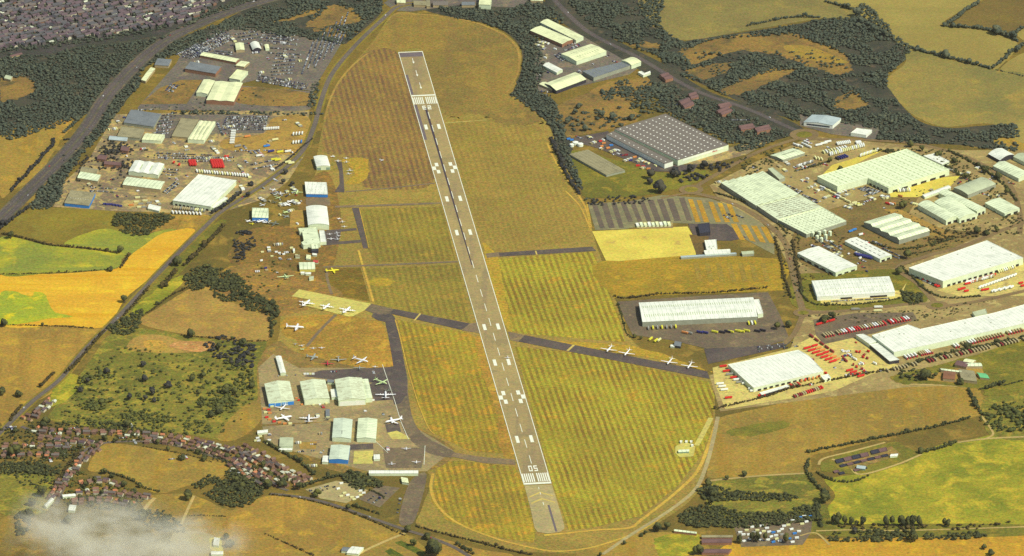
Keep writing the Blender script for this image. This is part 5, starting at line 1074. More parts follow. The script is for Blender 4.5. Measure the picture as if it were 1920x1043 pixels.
bld('long_shed', 'long cream terrace of units above the blue-grey warehouse', 'shed', '375,104 442,117 449,111', 5, 'g', R_cream, W_brk, 1, 1.4)
bld('shed', 'small cream shed at the end of the long cream terrace', 'shed', '442,123 458,125.5 468,117', 4, 'g', R_cream, W_tan, 1, 1)
bld('shed', 'small square cream shed in the big car park', 'shed', '441,81.5 443,94.5 458.5,94', 5, 'g', R_cream, W_tan, 1, 1.4)
bld('barrel_shed', 'cream tunnel-roofed shed with a dark mouth in the big car park', 'shed', '469,82 474,94 490,92.5', 4, 'b', R_white, W_drk, 1, 4)
bld('shed', 'little yellow-white kiosk beside the tunnel-roofed shed', 'shed', '496,84 498,92 505,91.5', 4, 'g', R_cream, W_lit)
bld('long_shed', 'long narrow cream shed beside the carriageway trees', 'shed', '265,150 273,152.5 291,129', 5, 'g', R_cream, W_tan, 1, .8)
bld('shed', 'small grey workshop behind the long narrow cream shed', 'shed', '290,122 316,124 322,112', 5, 'g', R_slate, W_tan, 1, .8)
bld('industrial_unit', 'dull grey flat works left of the car rows', 'warehouse', '232,230 288,238 302,214', 5, 'g', R_slate, W_gry, 3, 1)
bld('industrial_unit', 'tan flat works under the dull grey one', 'warehouse', '220,256 262,260 270,242', 5, 'f', R_tan, W_gry)
bld('shed', 'small pale shed at the right of the metal stock yard', 'shed', '277,391 298,396 302,388', 4, 'g', R_white, W_lit)
bld('long_shed', 'blue-grey long shed at the top of the old offices', 'shed', '204,262 238,265 240,258', 4, 'g', R_blue, W_tan)
for abc, l in (('182,298 198,300 202,292', 'red-roofed house among the dark estate trees'), ('195,308 226,311 228,305', 'dark red terrace beside the cream estate units'), ('226,282 240,284 243,276', 'brown office near the estate entrance')):
    bld('office_block', l, 'office', abc, 5, 'g', R_red, W_brk, 1, 2.4)
bld('shed', 'pale barn in the clearing at the left edge', 'barn', '8,147 20,150 24,144', 5, 'g', R_grey, W_tan)
bld('long_shed', 'pale terrace of garages at the edge of the hillside estate', 'garages', '18,104 40,99 42,102', 3, 'g', R_red, W_tan)
# ---- farms and bottom sheds
for abc, l, R, h in (('1761,691 1800,696 1804,699', 'curved pale barn at the farm on the right', R_lime, 5), ('1790,684 1812,689 1818,681', 'rust-red roofed farm barn', R_red, 5), ('1806,678 1824,681 1830,676', 'small cream farm shed at the top of the farm', R_cream, 4), ('1812,687 1842,687 1838,681', 'long pale farm shed', R_lime, 5), ('1803,712 1832,716 1826,696', 'large grey-brown corrugated farm barn', R_tan, 5), ('1838,708 1855,710 1848,701', 'bright green roofed farm shed', roofmat('roof_green', (110, 190, 120), 2, .1, .1), 4), ('1768,710 1790,712 1792,698', 'brown farmhouse with a yellow yard', R_brown, 5)):
    bld('barn', l, 'barn', abc, h, 'g', R, W_tan, 1, 1.6)
for abc, l, R in (('1316,1018 1372,1018 1372,1011', 'upper long dark purple-roofed shed at the bottom edge', R_red), ('1316,1037 1366,1037 1372,1030', 'lower dark purple-roofed shed with pale patches at the bottom edge', R_red), ('1264,996 1306,1001 1306,998', 'thin pale roadside wall shed at the bottom', R_lime), ('1316,1008 1374,1008 1374,1004', 'long pale low shed above the purple roofs', R_tan)):
    bld('long_shed', l, 'shed', abc, 4, 'g', R, W_brk, 1, 1.6)
for abc, l, R in (('650,1037 672,1039 682,1027', 'white roofed nursery barn beside the pale track', R_white), ('640,1033 660,1035 664,1028', 'dark roofed nursery barn beside the white one', R_slate), ('396,1040 418,1040 418,1034', 'long white barn at the bottom of the left track', R_white), ('400,1022 410,1024 412,1010', 'white silo-like shed in the yellow yard', R_white), ('82,948 96,934 101,937', 'long pale farm roof at the end of the village', R_white), ('128,957 140,958 143,948', 'bright white gabled barn above the smoke', R_white), ('118,932 142,930 140,926', 'white cottage row on the village corner', R_white)):
    bld('barn', l, 'barn', abc, 4, 'g', R, W_lit, 1, 1.2)
for abc, l in (('1272,848 1292,847 1292,843', 'green-white equipment cabin on the pale pad'),): bld('equipment_cabin', l, 'cabin', abc, 3, 'g', R_lime, W_grn, 1, .5)
for i, (x, y) in enumerate(((1275, 829), (1285, 829), (1294, 829), (1296, 836))):
    bld('equipment_cabin', 'tiny white cabinet beside the equipment cabin on the pale pad', 'cabin', f'{x},{y} {x+4},{y} {x+4},{y-2}', 2.4, 'f', R_white, W_wht, group='radar cabinets')
AL = [(1566+k*15.5, 863-k*3.7, 14) for k in range(4)]+[(1632+k*15, 846-k*3.4, 14) for k in range(2)]+[(1574+k*13, 873-k*3.1, 11) for k in range(7)]+[(1600+k*13, 881-k*3.4, 10) for k in range(2)]+[(1562, 884, 9), (1572, 887, 9)]
for i, (x, y, w_) in enumerate(AL):
    bld('bed_frame', ('dark netted bed frame in the rows of the allotment', 'dark purple shade frame in the rows of the allotment')[i % 2], 'bed frame', f'{x},{y} {x+w_},{y-w_*.24} {x+w_+3},{y-w_*.24+(6 if i < 6 else 3)}', 1.2, 'f', R_red if i % 2 else R_black, W_drk, group='allotment frames')
bld('shed', 'white allotment shed by the pale lane', 'shed', '1669,856 1682,855 1684,851', 3, 'g', R_white, W_lit); bld('shed', 'green-topped tunnel in the allotment', 'shed', '1606,878 1622,880 1624,875', 3, 'b', R_blue, W_grn)
bld('shed', 'dark blue shed with a white lean-to beside the yellow lorries', 'shed', '1264,648 1276,650 1278,642', 4, 'g', R_slate, W_drk); bld('hut', 'low white hut left of the dark blue shed', 'hut', '1257,650 1264,651 1265,648', 2.6, 'f', R_white, W_lit)
for i, (x, y) in enumerate(((1088, 274), (1079, 271), (1072, 275))):
    t = MB(); n = 16; r = 5.5 if i < 2 else 4; t.loft([[(a*math.cos(2*math.pi*k/n), a*math.sin(2*math.pi*k/n), z) for k in range(n)] for a, z in ((r, 0), (r, 5), (.2, 6))]); c = G(x, y)
    o = tag(link('storage_tank', None, None, c), ('larger cream tank right of the blue skips', 'cream tank between its two neighbours', 'smaller pale tank by the trees')[i], 'tank', 'factory yard tanks'); t.obj('shell', W_wht, o)
# ================================================================ HOUSES
def house_mesh(L, Wd, h, rise, wm, rm):
    w = MB(); w.add([(x, y, z) for x in (-L/2, L/2) for y, z in ((-Wd/2, 0), (-Wd/2, h), (0, h+rise), (Wd/2, h), (Wd/2, 0))], [(0, 1, 2, 3, 4), (9, 8, 7, 6, 5), (0, 5, 6, 1), (3, 8, 9, 4)])
    r = MB(); o = .4
    r.loft([[(x, y, z) for y, z in ((-Wd/2-o, h-.2), (0, h+rise), (Wd/2+o, h-.2), (Wd/2+o, h+.05), (0, h+rise+.25), (-Wd/2-o, h+.05))] for x in (-L/2-o, L/2+o)])
    c = MB(); c.box(-.5, .5, -.35, .35, h+rise*.5, h+rise+1.3)
    return [mesh(nm, m.v, m.f, mm) for nm, m, mm in (('wall', w, wm), ('roof', r, rm), ('chimney', c, W_brk))]
H_walls = [mat('house_brick', (132, 100, 78), .9, .15, .4), mat('house_render', (196, 186, 150), .8, .08, .3), mat('house_buff', (182, 150, 104), .9, .12, .4)]
H_roofs = [roofmat('tile_brown', (122, 92, 72), .4, .1, .16), roofmat('tile_rust', (136, 98, 76), .4, .1, .16), roofmat('tile_grey', (108, 98, 86), .4, .1, .16), roofmat('tile_orange', (190, 120, 76), .4, .1, .16), roofmat('tile_purple', (98, 80, 80), .4, .1, .16)]
HP = [house_mesh(*a) for a in ((9, 7, 4.8, 2.4, H_walls[0], H_roofs[0]), (11, 7.5, 4.8, 2.6, H_walls[1], H_roofs[1]), (14, 7.5, 5, 2.4, H_walls[0], H_roofs[2]), (9, 8, 3, 2.6, H_walls[2], H_roofs[0]), (12, 7, 4.8, 2.2, H_walls[1], H_roofs[4]), (8, 6, 4.6, 2.2, H_walls[2], H_roofs[3]), (9, 7, 3, 1.2, H_walls[1], roofmat('flat_pale', (206, 208, 172), 3, .05, .1)))]
HP += [house_mesh(12, 7, 4.8, 2.2, mat('house_grey', (98, 90, 84), .9, .12, .4), H_roofs[4]), house_mesh(14, 7, 4.8, 2.2, MATS['house_grey'], roofmat('tile_slate', (84, 82, 80), .4, .1, .16))]
KIND = ('brown-tiled brick house', 'rust-roofed cream house', 'long grey-roofed brick house', 'brown-roofed buff bungalow', 'purple-roofed cream house', 'small orange-roofed house', 'pale flat-roofed house', 'grey house with purple roof', 'long grey slate-roofed house')
HOUSES = []
def houses(pts, sp, label, group, jit=1.2, off=(5, -5), kinds=(0, 0, 0, 1, 2, 3, 3, 5, 6, 4)):
    P = [G(*p) for p in catmull(px2(pts), False, 4)]; acc = 0; nxt = sp*.5
    for a, b in zip(P, P[1:]):
        d = b-a; L = d.length; u = d.normalized(); nr = Vector((-u.y, u.x, 0))
        while nxt < acc+L:
            for o in off:
                q = a+u*(nxt-acc)+nr*(o+RNG.normal()*jit)+u*RNG.normal()*1.0
                HOUSES.append((q.x, q.y, math.atan2(u.y, u.x)+RNG.normal()*.06+(math.pi/2 if RNG.random() < .25 else 0), int(RNG.choice(kinds)), label, group))
            nxt += sp
        acc += L
V_ = 'village houses'
for pts, l in (('44,790 70,776 96,752', 'beside the lane at the top of the village'), ('60,806 110,812 180,812 244,816', 'in the upper village row below the scrubland'), ('70,822 120,826 190,836', 'along the upper village street'), ('4,838 60,838 130,838', 'among trees at the left of the village'), ('0,856 50,854 110,856', 'in the lowest row at the left of the village'),
               ('250,816 330,822 400,836 440,848', 'in the row above the round field'), ('270,828 330,832 400,850 450,870', 'on the street above the round field'), ('440,846 480,866 530,892 566,914', 'in the close beside the conifer hedge'), ('440,864 480,886 520,908 540,916', 'in the middle of the right-hand close'), ('430,872 470,896 500,912', 'at the bottom of the right-hand close'), ('450,838 490,856 540,884 580,904', 'backing onto the conifer hedge'),
               ('180,842 150,868 128,896', 'on the street left of the round field'), ('120,900 104,924 90,940', 'at the lower end of the village street'), ('140,926 200,924 286,936', 'in the lower village row'), ('130,944 190,940 250,948', 'in the gardens below the lower village row'), ('146,910 190,902 230,914', 'in the gardens under the round field')):
    houses(pts, 14.5, l, V_, 2.0)
S_ = 'hillside estate houses'
for k in range(30):
    for j in range(8):
        x0, y0 = -30+k*17+RNG.uniform(-4, 4), 8+j*15+(k % 3)*4
        a, b = (x0, y0), (x0+42, y0-9.5)
        lim = [(a[0]+(b[0]-a[0])*t, a[1]+(b[1]-a[1])*t) for t in (0, .5, 1)]
        if all(-6 < p[1] < 100-max(0, p[0])*.17 and p[0] < 440-p[1]*1.8 for p in lim): houses(' '.join(f'{x:.1f},{y:.1f}' for x, y in lim), 17, 'on the far hillside estate', S_, 3, (8, -8), (2, 2, 4, 4, 7, 7, 7, 8, 8, 8, 8, 6))
HOUSES.sort(key=lambda h: h[1])          # nearest first
HOUSES = [h for h in HOUSES if True]
for i, (x, y, rz, k, l, g) in enumerate(HOUSES[:298]):
    w, r, c = HP[k]; e = tag(link('house', w, None, (x, y, 0), rz), KIND[k]+' '+l, 'house', g); e.scale = (.88,)*3; rr = link('roof', r, e); link('chimney', c, rr, (RNG.choice((-2.5, 2.5)), 0, 0))
rest = MB(); mats_h = H_walls+H_roofs+[MATS['flat_pale'], MATS['house_grey'], MATS['tile_slate']]
for (x, y, rz, k, l, g) in HOUSES[298:]:
    c, s = math.cos(rz), math.sin(rz)
    for me in HP[k][:2]:
        rest.add([(x+c*v.co.x-s*v.co.y, y+s*v.co.x+c*v.co.y, v.co.z) for v in me.vertices], [tuple(p.vertices) for p in me.polygons], mats_h.index(me.materials[0]))
if rest.v: tag(rest.obj('houses', mats_h), 'far rows of terraced houses over the top of the hillside estate', 'houses', kind='stuff')
# ================================================================ CARS
PNT = {n: mat('car_'+n, c, .35, .05, 1, spec=.5) for n, c in (('white', (240, 244, 222)), ('silver', (190, 192, 176)), ('grey', (120, 120, 116)), ('black', (44, 42, 50)), ('navy', (52, 54, 96)), ('red', (190, 50, 46)), ('blue', (60, 92, 160)), ('green', (70, 92, 66)))}
M_gls = mat('car_glass', (46, 50, 58), .1, .05, 2, spec=.6); M_tyr = mat('tyre', (34, 32, 32), .9, .1, 2)
def car_mesh(m, L=4.3, Wd=1.75, hood=.9, h=1.45, van=False):
    b = MB(); w = Wd/2
    if van: side = [(-L/2, .35), (-L/2, h*.95), (-L/2+.15, h), (L/2-1.3, h), (L/2-.75, 1.15), (L/2, .95), (L/2, .35)]
    else: side = [(-L/2, .35), (-L/2, .85), (-L/2+.5, .92), (-L/2+1.0, h), (L/2-1.9, h), (L/2-1.15, .92), (L/2-.1, .8), (L/2, .35)]
    n = len(side); b.loft([[(x, -w, z) if z < 1 else (x, -w*.84, z) for x, z in side], [(x, w, z) if z < 1 else (x, w*.84, z) for x, z in side]], 0)
    if van: b.add([(L/2-1.28, -w*.8, h-.08), (L/2-1.28, w*.8, h-.08), (L/2-.76, w*.86, 1.2), (L/2-.76, -w*.86, 1.2)], [(0, 1, 2, 3)], 1); b.v[-4:] = [(x+.06, y, z+.05) for x, y, z in b.v[-4:]]
    else:
        b.add([(L/2-1.84, -w*.76, h-.06), (L/2-1.84, w*.76, h-.06), (L/2-1.12, w*.86, .98), (L/2-1.12, -w*.86, .98)], [(0, 1, 2, 3)], 1)
        b.add([(-L/2+.94, -w*.76, h-.06), (-L/2+.94, w*.76, h-.06), (-L/2+.46, w*.86, .98), (-L/2+.46, -w*.86, .98)], [(3, 2, 1, 0)], 1)
        for sd in (-1, 1): b.add([(-L/2+1.05, sd*(w*.85+.03), h-.1), (L/2-1.95, sd*(w*.85+.03), h-.1), (L/2-1.35, sd*(w*.98+.03), .98), (-L/2+.7, sd*(w*.98+.03), .98)], [(0, 1, 2, 3)], 1)
    for x in (-L/2+.8, L/2-.85):
        for sd in (-1, 1): b.loft([[(x+.32*math.cos(k*.785), sd*w*q, .32+.32*math.sin(k*.785)) for k in range(8)] for q in (.72, 1.02)], 2)
    return mesh('car', b.v, b.f, [m, M_gls, M_tyr], b.mi)
CARM = {n: car_mesh(m) for n, m in PNT.items()}; VANM = {n: car_mesh(PNT[n], 5.4, 2.0, .9, 2.3, True) for n in ('white', 'silver', 'grey', 'navy', 'red')}
CARS = []
def carpark(area, group, A, B, Cc, rows, sp=2.75, fill=.86, mix='white silver silver silver grey grey grey grey black black black black navy green', van=.06):
    """A-B is one row (picture), C the far corner; rows of cars nose to the aisle"""
    a, b, c = (G(*px2(q)[0]) for q in (A, B, Cc)); u = (b-a); L = u.length; u.normalize(); v = c-b; mix = mix.split()
    n = int(L/sp)
    for r in range(rows):
        o = v*(r/max(1, rows-1)) if rows > 1 else Vector((0, 0, 0))
        for k in range(n):
            if RNG.random() > fill: continue
            q = a+o+u*(k+.5)*sp; col = mix[RNG.integers(len(mix))]; isv = RNG.random() < van and col in VANM
            CARS.append((q.x, q.y, math.atan2(v.y, v.x) if rows > 1 else math.atan2(u.x, -u.y), col, isv, area, group))
for a in (('across the middle of the far car park', 'cars in the middle car park', '330,104', '372,84', '396,92', 5), ('on the slope of the far car park', 'cars on the slope', '440,66', '480,60', '492,70', 3), ('around the kiosk in the far car park', 'cars by the kiosk', '510,72', '560,76', '552,104', 4), ('beside the lane in the far car park', 'cars in the lane corner', '606,92', '590,128', '636,86', 4), ('in the middle bay of the far car park', 'cars in the middle bay', '520,100', '566,104', '560,114', 3),
          ('on the slope beside the grey works', 'cars by the grey works', '250,208', '290,206', '288,214', 2), ('in the yard of the stripe-roofed warehouse', 'cars in the stripe yard', '408,232', '418,256', '424,254', 1), ('on the estate road above the red vans', 'cars by the red vans', '330,298', '440,296', '440,302', 2), ('along the caravan dealer fence', 'cars at the dealer fence', '440,284', '540,282', '540,286', 1), ('in the works yard at the left of the estate', 'cars in the works yard', '170,352', '220,356', '218,362', 2), ('beside the lane of the estate', 'cars by the estate lane', '470,310', '520,300', '524,308', 2), ('in the far car park beside the carriageway trees', 'cars in the carriageway car park', '352,92', '424,56', '440,72', 6), ('in the big far car park beside the airfield lane', 'cars in the lane car park', '588,78', '566,140', '632,84', 7),
          ('in the top rows of the far car park', 'cars in the top car park', '494,62', '556,68', '548,82', 4), ('in the round-ended far car park', 'cars in the round car park', '512,118', '556,114', '550,138', 5), ('in the lower rows of the far car park', 'cars in the lower far car park', '484,142', '580,160', '576,170', 4), ('beside the blue-grey roofed warehouse', 'cars by the grey warehouse', '396,96', '440,100', '438,104', 2),
          ('in the dense square car park of the left estate', 'cars in the square car park', '424,220', '508,220', '498,244', 8), ('in the rows left of the stripe-roofed warehouse', 'cars by the striped roof', '302,218', '334,212', '318,250', 8), ('in the grass-edged car rows by the seamed warehouse', 'cars by the seamed roof', '310,172', '322,158', '334,160', 3),
          ('in the dark yard above the biggest left warehouse', 'cars in the dark yard', '290,288', '400,292', '398,300', 3), ('beside the pale green warehouse', 'cars by the green warehouse', '308,318', '336,320', '330,330', 3), ('along the right of the pale green warehouse', 'cars at the green warehouse end', '306,362', '330,342', '336,344', 2),
          ('behind the lower factory vents', 'cars by the long factory', '1470,346', '1506,362', '1496,366', 3), ('in the row between the two upper factories', 'cars between factories', '1504,366', '1540,380', '1530,384', 3), ('under the panelled warehouse wall', 'cars by the panelled warehouse', '1622,350', '1652,362', '1638,366', 4),
          ('on the tan yard by the panelled warehouse', 'cars on the tan yard', '1540,352', '1580,372', '1572,376', 1), ('beside the blue-roof-slot warehouse', 'cars by the slot warehouse', '1650,470', '1690,488', '1694,484', 2), ('along the bank above the slot warehouse', 'cars above the slot warehouse', '1634,452', '1664,466', '1668,464', 1),
          ('at the end of the slot warehouse beside the tank factory', 'cars by the tanks', '1540,446', '1580,470', '1572,474', 2), ('in the black-and-white rows of the lorry park', 'cars in the lorry park', '1492,322', '1530,308', '1528,304', 1), ('in front of the fluted white unit', 'cars by the fluted unit', '1558,566', '1670,560', '1672,564', 1),
          ('below the widest white warehouse', 'cars by the widest warehouse', '1704,514', '1760,540', '1754,542', 1), ('on the dark staff car park by the broad warehouse', 'staff cars', '1420,652', '1496,642', '1498,650', 3, 2.75, .4), ('beside the yellow apron offices', 'cars by the black shed', '1362,400', '1376,408', '1370,412', 2), ('on the gravel beside the black shed', 'cars on the gravel', '1380,404', '1396,410', '1392,413', 1),
          ('in the yard of the far business park', 'cars in the far business park', '1040,104', '1056,116', '1064,112', 3), ('beside the far cream porch warehouse', 'cars by the porch warehouse', '1006,172', '1036,174', '1034,180', 2), ('beside the far cream warehouses', 'cars by the far cream warehouses', '1054,88', '1080,82', '1082,90', 2),
          ('at the museum car park', 'cars at the museum', '690,940', '716,920', '726,924', 2, 3, .25), ('at the caravan site entrance', 'cars at the caravan site', '580,922', '630,908', '634,912', 2, 3, .3), ('on the apron behind the aged hangar', 'cars on the apron', '520,706', '556,704', '556,708', 1, 3, .4), ('in front of the middle lower hangar', 'cars by the middle hangar', '566,756', '620,754', '620,758', 1, 3.4, .5), ('in front of the largest lower hangar', 'cars by the largest hangar', '634,757', '700,752', '700,756', 1, 3.4, .5),
          ('in the container yard at the bottom', 'cars in the container yard', '1382,1016', '1500,1012', '1502,1018', 1, 3.2, .5), ('on the top edge of the container yard', 'cars on the yard edge', '1490,970', '1526,964', '1526,970', 2, 3, .6, 'white silver blue navy'), ('by the far estate offices', 'cars by the far offices', '1264,196', '1300,206', '1306,202', 2), ('beside the curved red offices', 'cars by the red offices', '1370,226', '1410,226', '1412,230', 1),
          ('beside the village shops', 'cars in the village', '60,830', '180,842', '182,846', 1, 8, .5), ('on the museum drive', 'cars on the museum drive', '752,930', '744,968', '748,968', 1, 6, .4), ('beside the lower blue hangar', 'cars by the blue hangar', '560,846', '612,846', '612,850', 1, 4, .4), ('in the scrap yard beside the lane', 'cars in the scrap yard', '520,372', '556,352', '560,356', 2, 3, .6)):
    carpark(*a)
for pts, n, l, offs in ((A45, 9, 'driving on the dual carriageway', (7, -7)), (LANE, 5, 'driving on the straight airfield lane', (2, -2)), ('1040,0 1100,58 1200,110 1300,168 1400,204 1470,235', 5, 'driving on the far main road', (2.5, -2.5)), ('1350,374 1444,425 1484,500 1505,582', 4, 'driving on the estate spine road', (2, -2)), ('505,926 622,946 758,993 850,1026', 3, 'driving on the lane below the airfield', (1.6, -1.6))):
    P = [G(*p) for p in catmull(px2(pts), False, 6)]
    for k in range(n):
        i = int((k+.5)*(len(P)-1)/n); u = (P[i+1]-P[i]).normalized(); nr = Vector((-u.y, u.x, 0)); o = offs[k % 2]; q = P[i]+u*RNG.uniform(-8, 8)+nr*o
        CARS.append((q.x, q.y, math.atan2(u.y, u.x)+(math.pi if o > 0 else 0), ('white', 'silver', 'red', 'grey')[k % 4], False, l, 'cars on the roads'))
def clear_of(x, y, m=4):
    return not any(inside((x+ox, y+oy), F) for F in BFOOT for ox in (-m, 0, m) for oy in (-m, 0, m))
STORES = []
def clutter(pts, n, area, group, ang, kinds='car car car box box van'):
    P = px2(pts); xs = [p[0] for p in P]; ys = [p[1] for p in P]; kinds = kinds.split(); k = 0; cl = []
    while k < n:
        if not cl:
            q = (RNG.uniform(min(xs), max(xs)), RNG.uniform(min(ys), max(ys)))
            if not inside(q, P): continue
            g = G(*q); kd = kinds[RNG.integers(len(kinds))]; a = ang+(1.57 if RNG.random() < .4 else 0)+RNG.normal()*.05
            cl = [(g.x+math.cos(a+1.57)*j*(3.0 if kd != 'box' else 3.6), g.y+math.sin(a+1.57)*j*(3.0 if kd != 'box' else 3.6), kd, a) for j in range(int(RNG.integers(1, 7)))]
        x, y, kd, a = cl.pop()
        if not clear_of(x, y): k += .2; continue
        k += 1
        if kd == 'box': STORES.append((x, y, a, area, group))
        else:
            col = ('white', 'silver', 'grey', 'black', 'white', 'navy', 'red')[RNG.integers(7)]; CARS.append((x, y, a, col, kd == 'van' and col in VANM, area, group))
clutter('170,310 220,222 430,212 570,222 560,290 400,396 110,384', 210, 'scattered through the yards of the left estate', 'left estate yard things', .35)
clutter('300,120 420,60 620,90 590,150 440,160', 60, 'scattered in the upper left estate', 'upper left estate things', .3)
clutter('1470,330 1540,345 1680,360 1660,400 1590,400', 110, 'scattered over the tan yard between the two upper factories', 'tan yard things', -.8)
clutter('1340,345 1450,300 1520,262 1600,275 1540,320 1440,325', 60, 'scattered around the lorry park', 'lorry park things', .5)
clutter('1540,440 1620,440 1700,490 1600,520 1510,470', 60, 'scattered between the smaller white warehouses', 'small warehouse things', -.8)
clutter('1700,330 1900,290 1920,400 1800,420 1700,380', 60, 'scattered around the barrel-roofed warehouses', 'barrel warehouse things', -.6)
clutter('1066,262 1140,248 1240,312 1200,320 1120,278', 70, 'scattered over the yard of the dark-roofed factory', 'factory yard things', -.8, 'box box car')
clutter('490,700 700,690 770,800 780,840 600,880 500,830', 70, 'scattered about the lower hangar aprons', 'apron things', .1, 'car van box')
clutter('470,340 560,330 575,430 480,430', 60, 'scattered through the scrap aircraft yard', 'scrap yard things', .6, 'box car box')
clutter('480,440 600,480 590,520 480,520', 34, 'scattered on the earth below the control tower', 'tower yard things', .2, 'box car van')
clutter('1340,700 1480,740 1690,690 1600,640 1540,700', 50, 'scattered over the pale concrete lorry yard', 'lorry yard things', .4, 'car van')
clutter('0,800 250,800 540,890 470,900 200,840 100,940 90,900', 90, 'parked among the village houses', 'village cars', .3, 'car car van')
clutter('1020,60 1180,120 1100,150 1010,170', 50, 'scattered in the far business park yards', 'business park things', -.6)
CARS.sort(key=lambda c: c[1])
for (x, y, rz, col, isv, area, g) in CARS[:298]:
    tag(link('van' if isv else 'car', (VANM if isv else CARM)[col], None, (x, y, .5), rz), f"{col} {'van' if isv else 'car'} {area}", 'van' if isv else 'car', g)
rest = MB(); pm = list(PNT.values())+[M_gls, M_tyr]
for (x, y, rz, col, isv, area, g) in CARS[298:]:
    me = (VANM if isv else CARM)[col]; c, s = math.cos(rz), math.sin(rz); k = len(rest.v)
    rest.v += [(x+c*v.co.x-s*v.co.y, y+s*v.co.x+c*v.co.y, v.co.z+.5) for v in me.vertices]
    for p in me.polygons: rest.f.append(tuple(i+k for i in p.vertices)); rest.mi.append(pm.index(me.materials[p.material_index]))
if rest.v: tag(link('parked_cars', mesh('parked_cars', rest.v, rest.f, pm, rest.mi)), 'hundreds of small cars filling the far car parks on the left', 'cars', kind='stuff')
# ================================================================ LORRIES AND TRAILERS
TB = {n: mat('body_'+n, c, .45, .08, .4) for n, c in (('white', (238, 244, 212)), ('red', (206, 48, 40)), ('tan', (176, 160, 110)), ('yellow', (222, 214, 60)), ('navy', (54, 54, 110)), ('grey', (150, 148, 130)), ('darkred', (140, 48, 48)), ('orange', (216, 140, 70)), ('blue', (60, 130, 190)), ('cream', (226, 222, 150)), ('black', (52, 48, 54)))}
def trailer_parts(L, body):
    b = MB(); b.box(-L/2, L/2, -1.25, 1.25, 1.1, 3.9); b.box(-L/2+.2, L/2-.2, -1.15, 1.15, 3.9, 3.98, 0, .1, .1); b.box(-L/2-.06, -L/2+.0, -1.1, 1.1, 1.3, 3.7, 0)
    c = MB(); c.box(-L/2+.2, L/2-.3, -.5, .5, .75, 1.1)
    for x in (-L/2+1, -L/2+2.2, -L/2+3.4):
        for sd in (-1, 1): c.loft([[(x+.5*math.cos(k*.785), sd*q, .5+.5*math.sin(k*.785)) for k in range(8)] for q in (.85, 1.2)], 0)
    return mesh('trailer_box', b.v, b.f, TB[body]), mesh('chassis', c.v, c.f, M_tyr)
def cab_mesh(col, x0):
    b = MB(); side = [(x0, .5), (x0, 2.6), (x0+.4, 3.4), (x0+1.5, 3.3), (x0+2.0, 2.0), (x0+2.1, .5)]
    b.loft([[(x, -1.2, z) for x, z in side], [(x, 1.2, z) for x, z in side]])
    b.add([(x0+1.56, -1.05, 3.2), (x0+1.56, 1.05, 3.2), (x0+2.05, 1.1, 2.05), (x0+2.05, -1.1, 2.05)], [(0, 1, 2, 3)], 1)
    for sd in (-1, 1): b.loft([[(x0+1.3+.5*math.cos(k*.785), sd*q, .5+.5*math.sin(k*.785)) for k in range(8)] for q in (.9, 1.22)], 2)
    return mesh('cab', b.v, b.f, [TB[col], M_gls, M_tyr], b.mi)
TP, CP = {}, {}
LORRY = []
def lorry(p, rz, body, cab, label, group, L=13.0, z=.5):
    LORRY.append((p.x, p.y, rz, body, cab, label, group, L, z))
def build_lorry(x, y, rz, body, cab, label, group, L, z):
    key = (body, L)
    if key not in TP: TP[key] = trailer_parts(L, body)
    nm = 'lorry' if cab else 'trailer'
    e = tag(link(nm, TP[key][0], None, (x, y, z), rz), label, 'lorry' if cab else 'trailer', group); link('chassis', TP[key][1], e)
    if cab:
        if (cab, L) not in CP: CP[(cab, L)] = cab_mesh(cab, L/2+.25)
        link('cab', CP[(cab, L)], e)
def lorries(row, head, n, bodies, cab, label, group, L=13.0, fill=1.0):
    """row: 'x,y x,y' of the cab ends; head: picture vector towards the cab"""
    a, b = (G(*p) for p in px2(row)); hx, hy = head; m = px2(row)[0]; h = GV(m[0], m[1], hx, hy); rz = math.atan2(h.y, h.x); h.normalize(); bodies = bodies.split(); cabs = (cab or '').split()
    for k in range(n):
        if RNG.random() > fill: continue
        p = a.lerp(b, (k+.5)/n)-h*L/2; bd = bodies[RNG.integers(len(bodies))]; cb = cabs[RNG.integers(len(cabs))] if cabs else None
        lorry(p, rz, bd, None if cb in (None, '-') else cb, f"{bd} {'lorry' if cb not in (None, '-') else 'trailer'} {label}", group, L)
lorries('1546,634 1712,600', (7, 6), 34, 'tan tan white red', 'red', 'with red cab in the row behind the longest depot', 'depot rear row', 13, .85)
lorries('1790,654 1925,620', (7, 6), 26, 'tan tan tan white', 'red', 'with red cab docked at the right of the longest depot', 'depot right docks', 13, .95)
lorries('1698,675 1722,669', (7, 6), 4, 'white tan', 'red', 'with red cab at the left docks of the longest depot', 'depot left docks'); lorries('1726,668 1750,663', (7, 6), 6, 'tan white', 'red', 'with red cab at the middle docks of the longest depot', 'depot middle docks')
lorries('1664,700 1925,640', (6, 5), 44, 'tan tan tan tan darkred', None, 'along the lower fence of the longest depot', 'fence trailers', 12, .8)
lorries('1340,0 1341,0', (1, 0), 0, 'red', None, 'x', 'x')
for i in range(7): lorries(f'{1517+i*8},{651+i*4.2} {1524+i*8},{655+i*4.2}', (9, -2.2), 1, 'red', None, 'in the long double block on the yellow yard', 'red trailer block', 15); 
for i in range(7): lorries(f'{1530+i*7},{647+i*4.3} {1536+i*7},{651+i*4.3}', (9, -2.2), 1, 'red orange', None, 'in the upper half of the double block on the yellow yard', 'red trailer block', 12)
for i in range(5): lorries(f'{1524+i*9.6},{634+i*7} {1526+i*9.6},{636+i*7}', (7, 5), 1, 'darkred', None, 'in the dark line between the yards', 'dark red line', 13)
for i in range(3): lorries(f'{1540+i*12},{609-i*3.3} {1542+i*12},{608-i*3.3}', (9, -2.5), 1, 'red', None, 'end to end behind the depot rear row', 'red line', 12.5)
lorries('1584,676 1590,682', (7, 5), 2, 'darkred', None, 'parked alone beside the white vans', 'dark pair', 10)
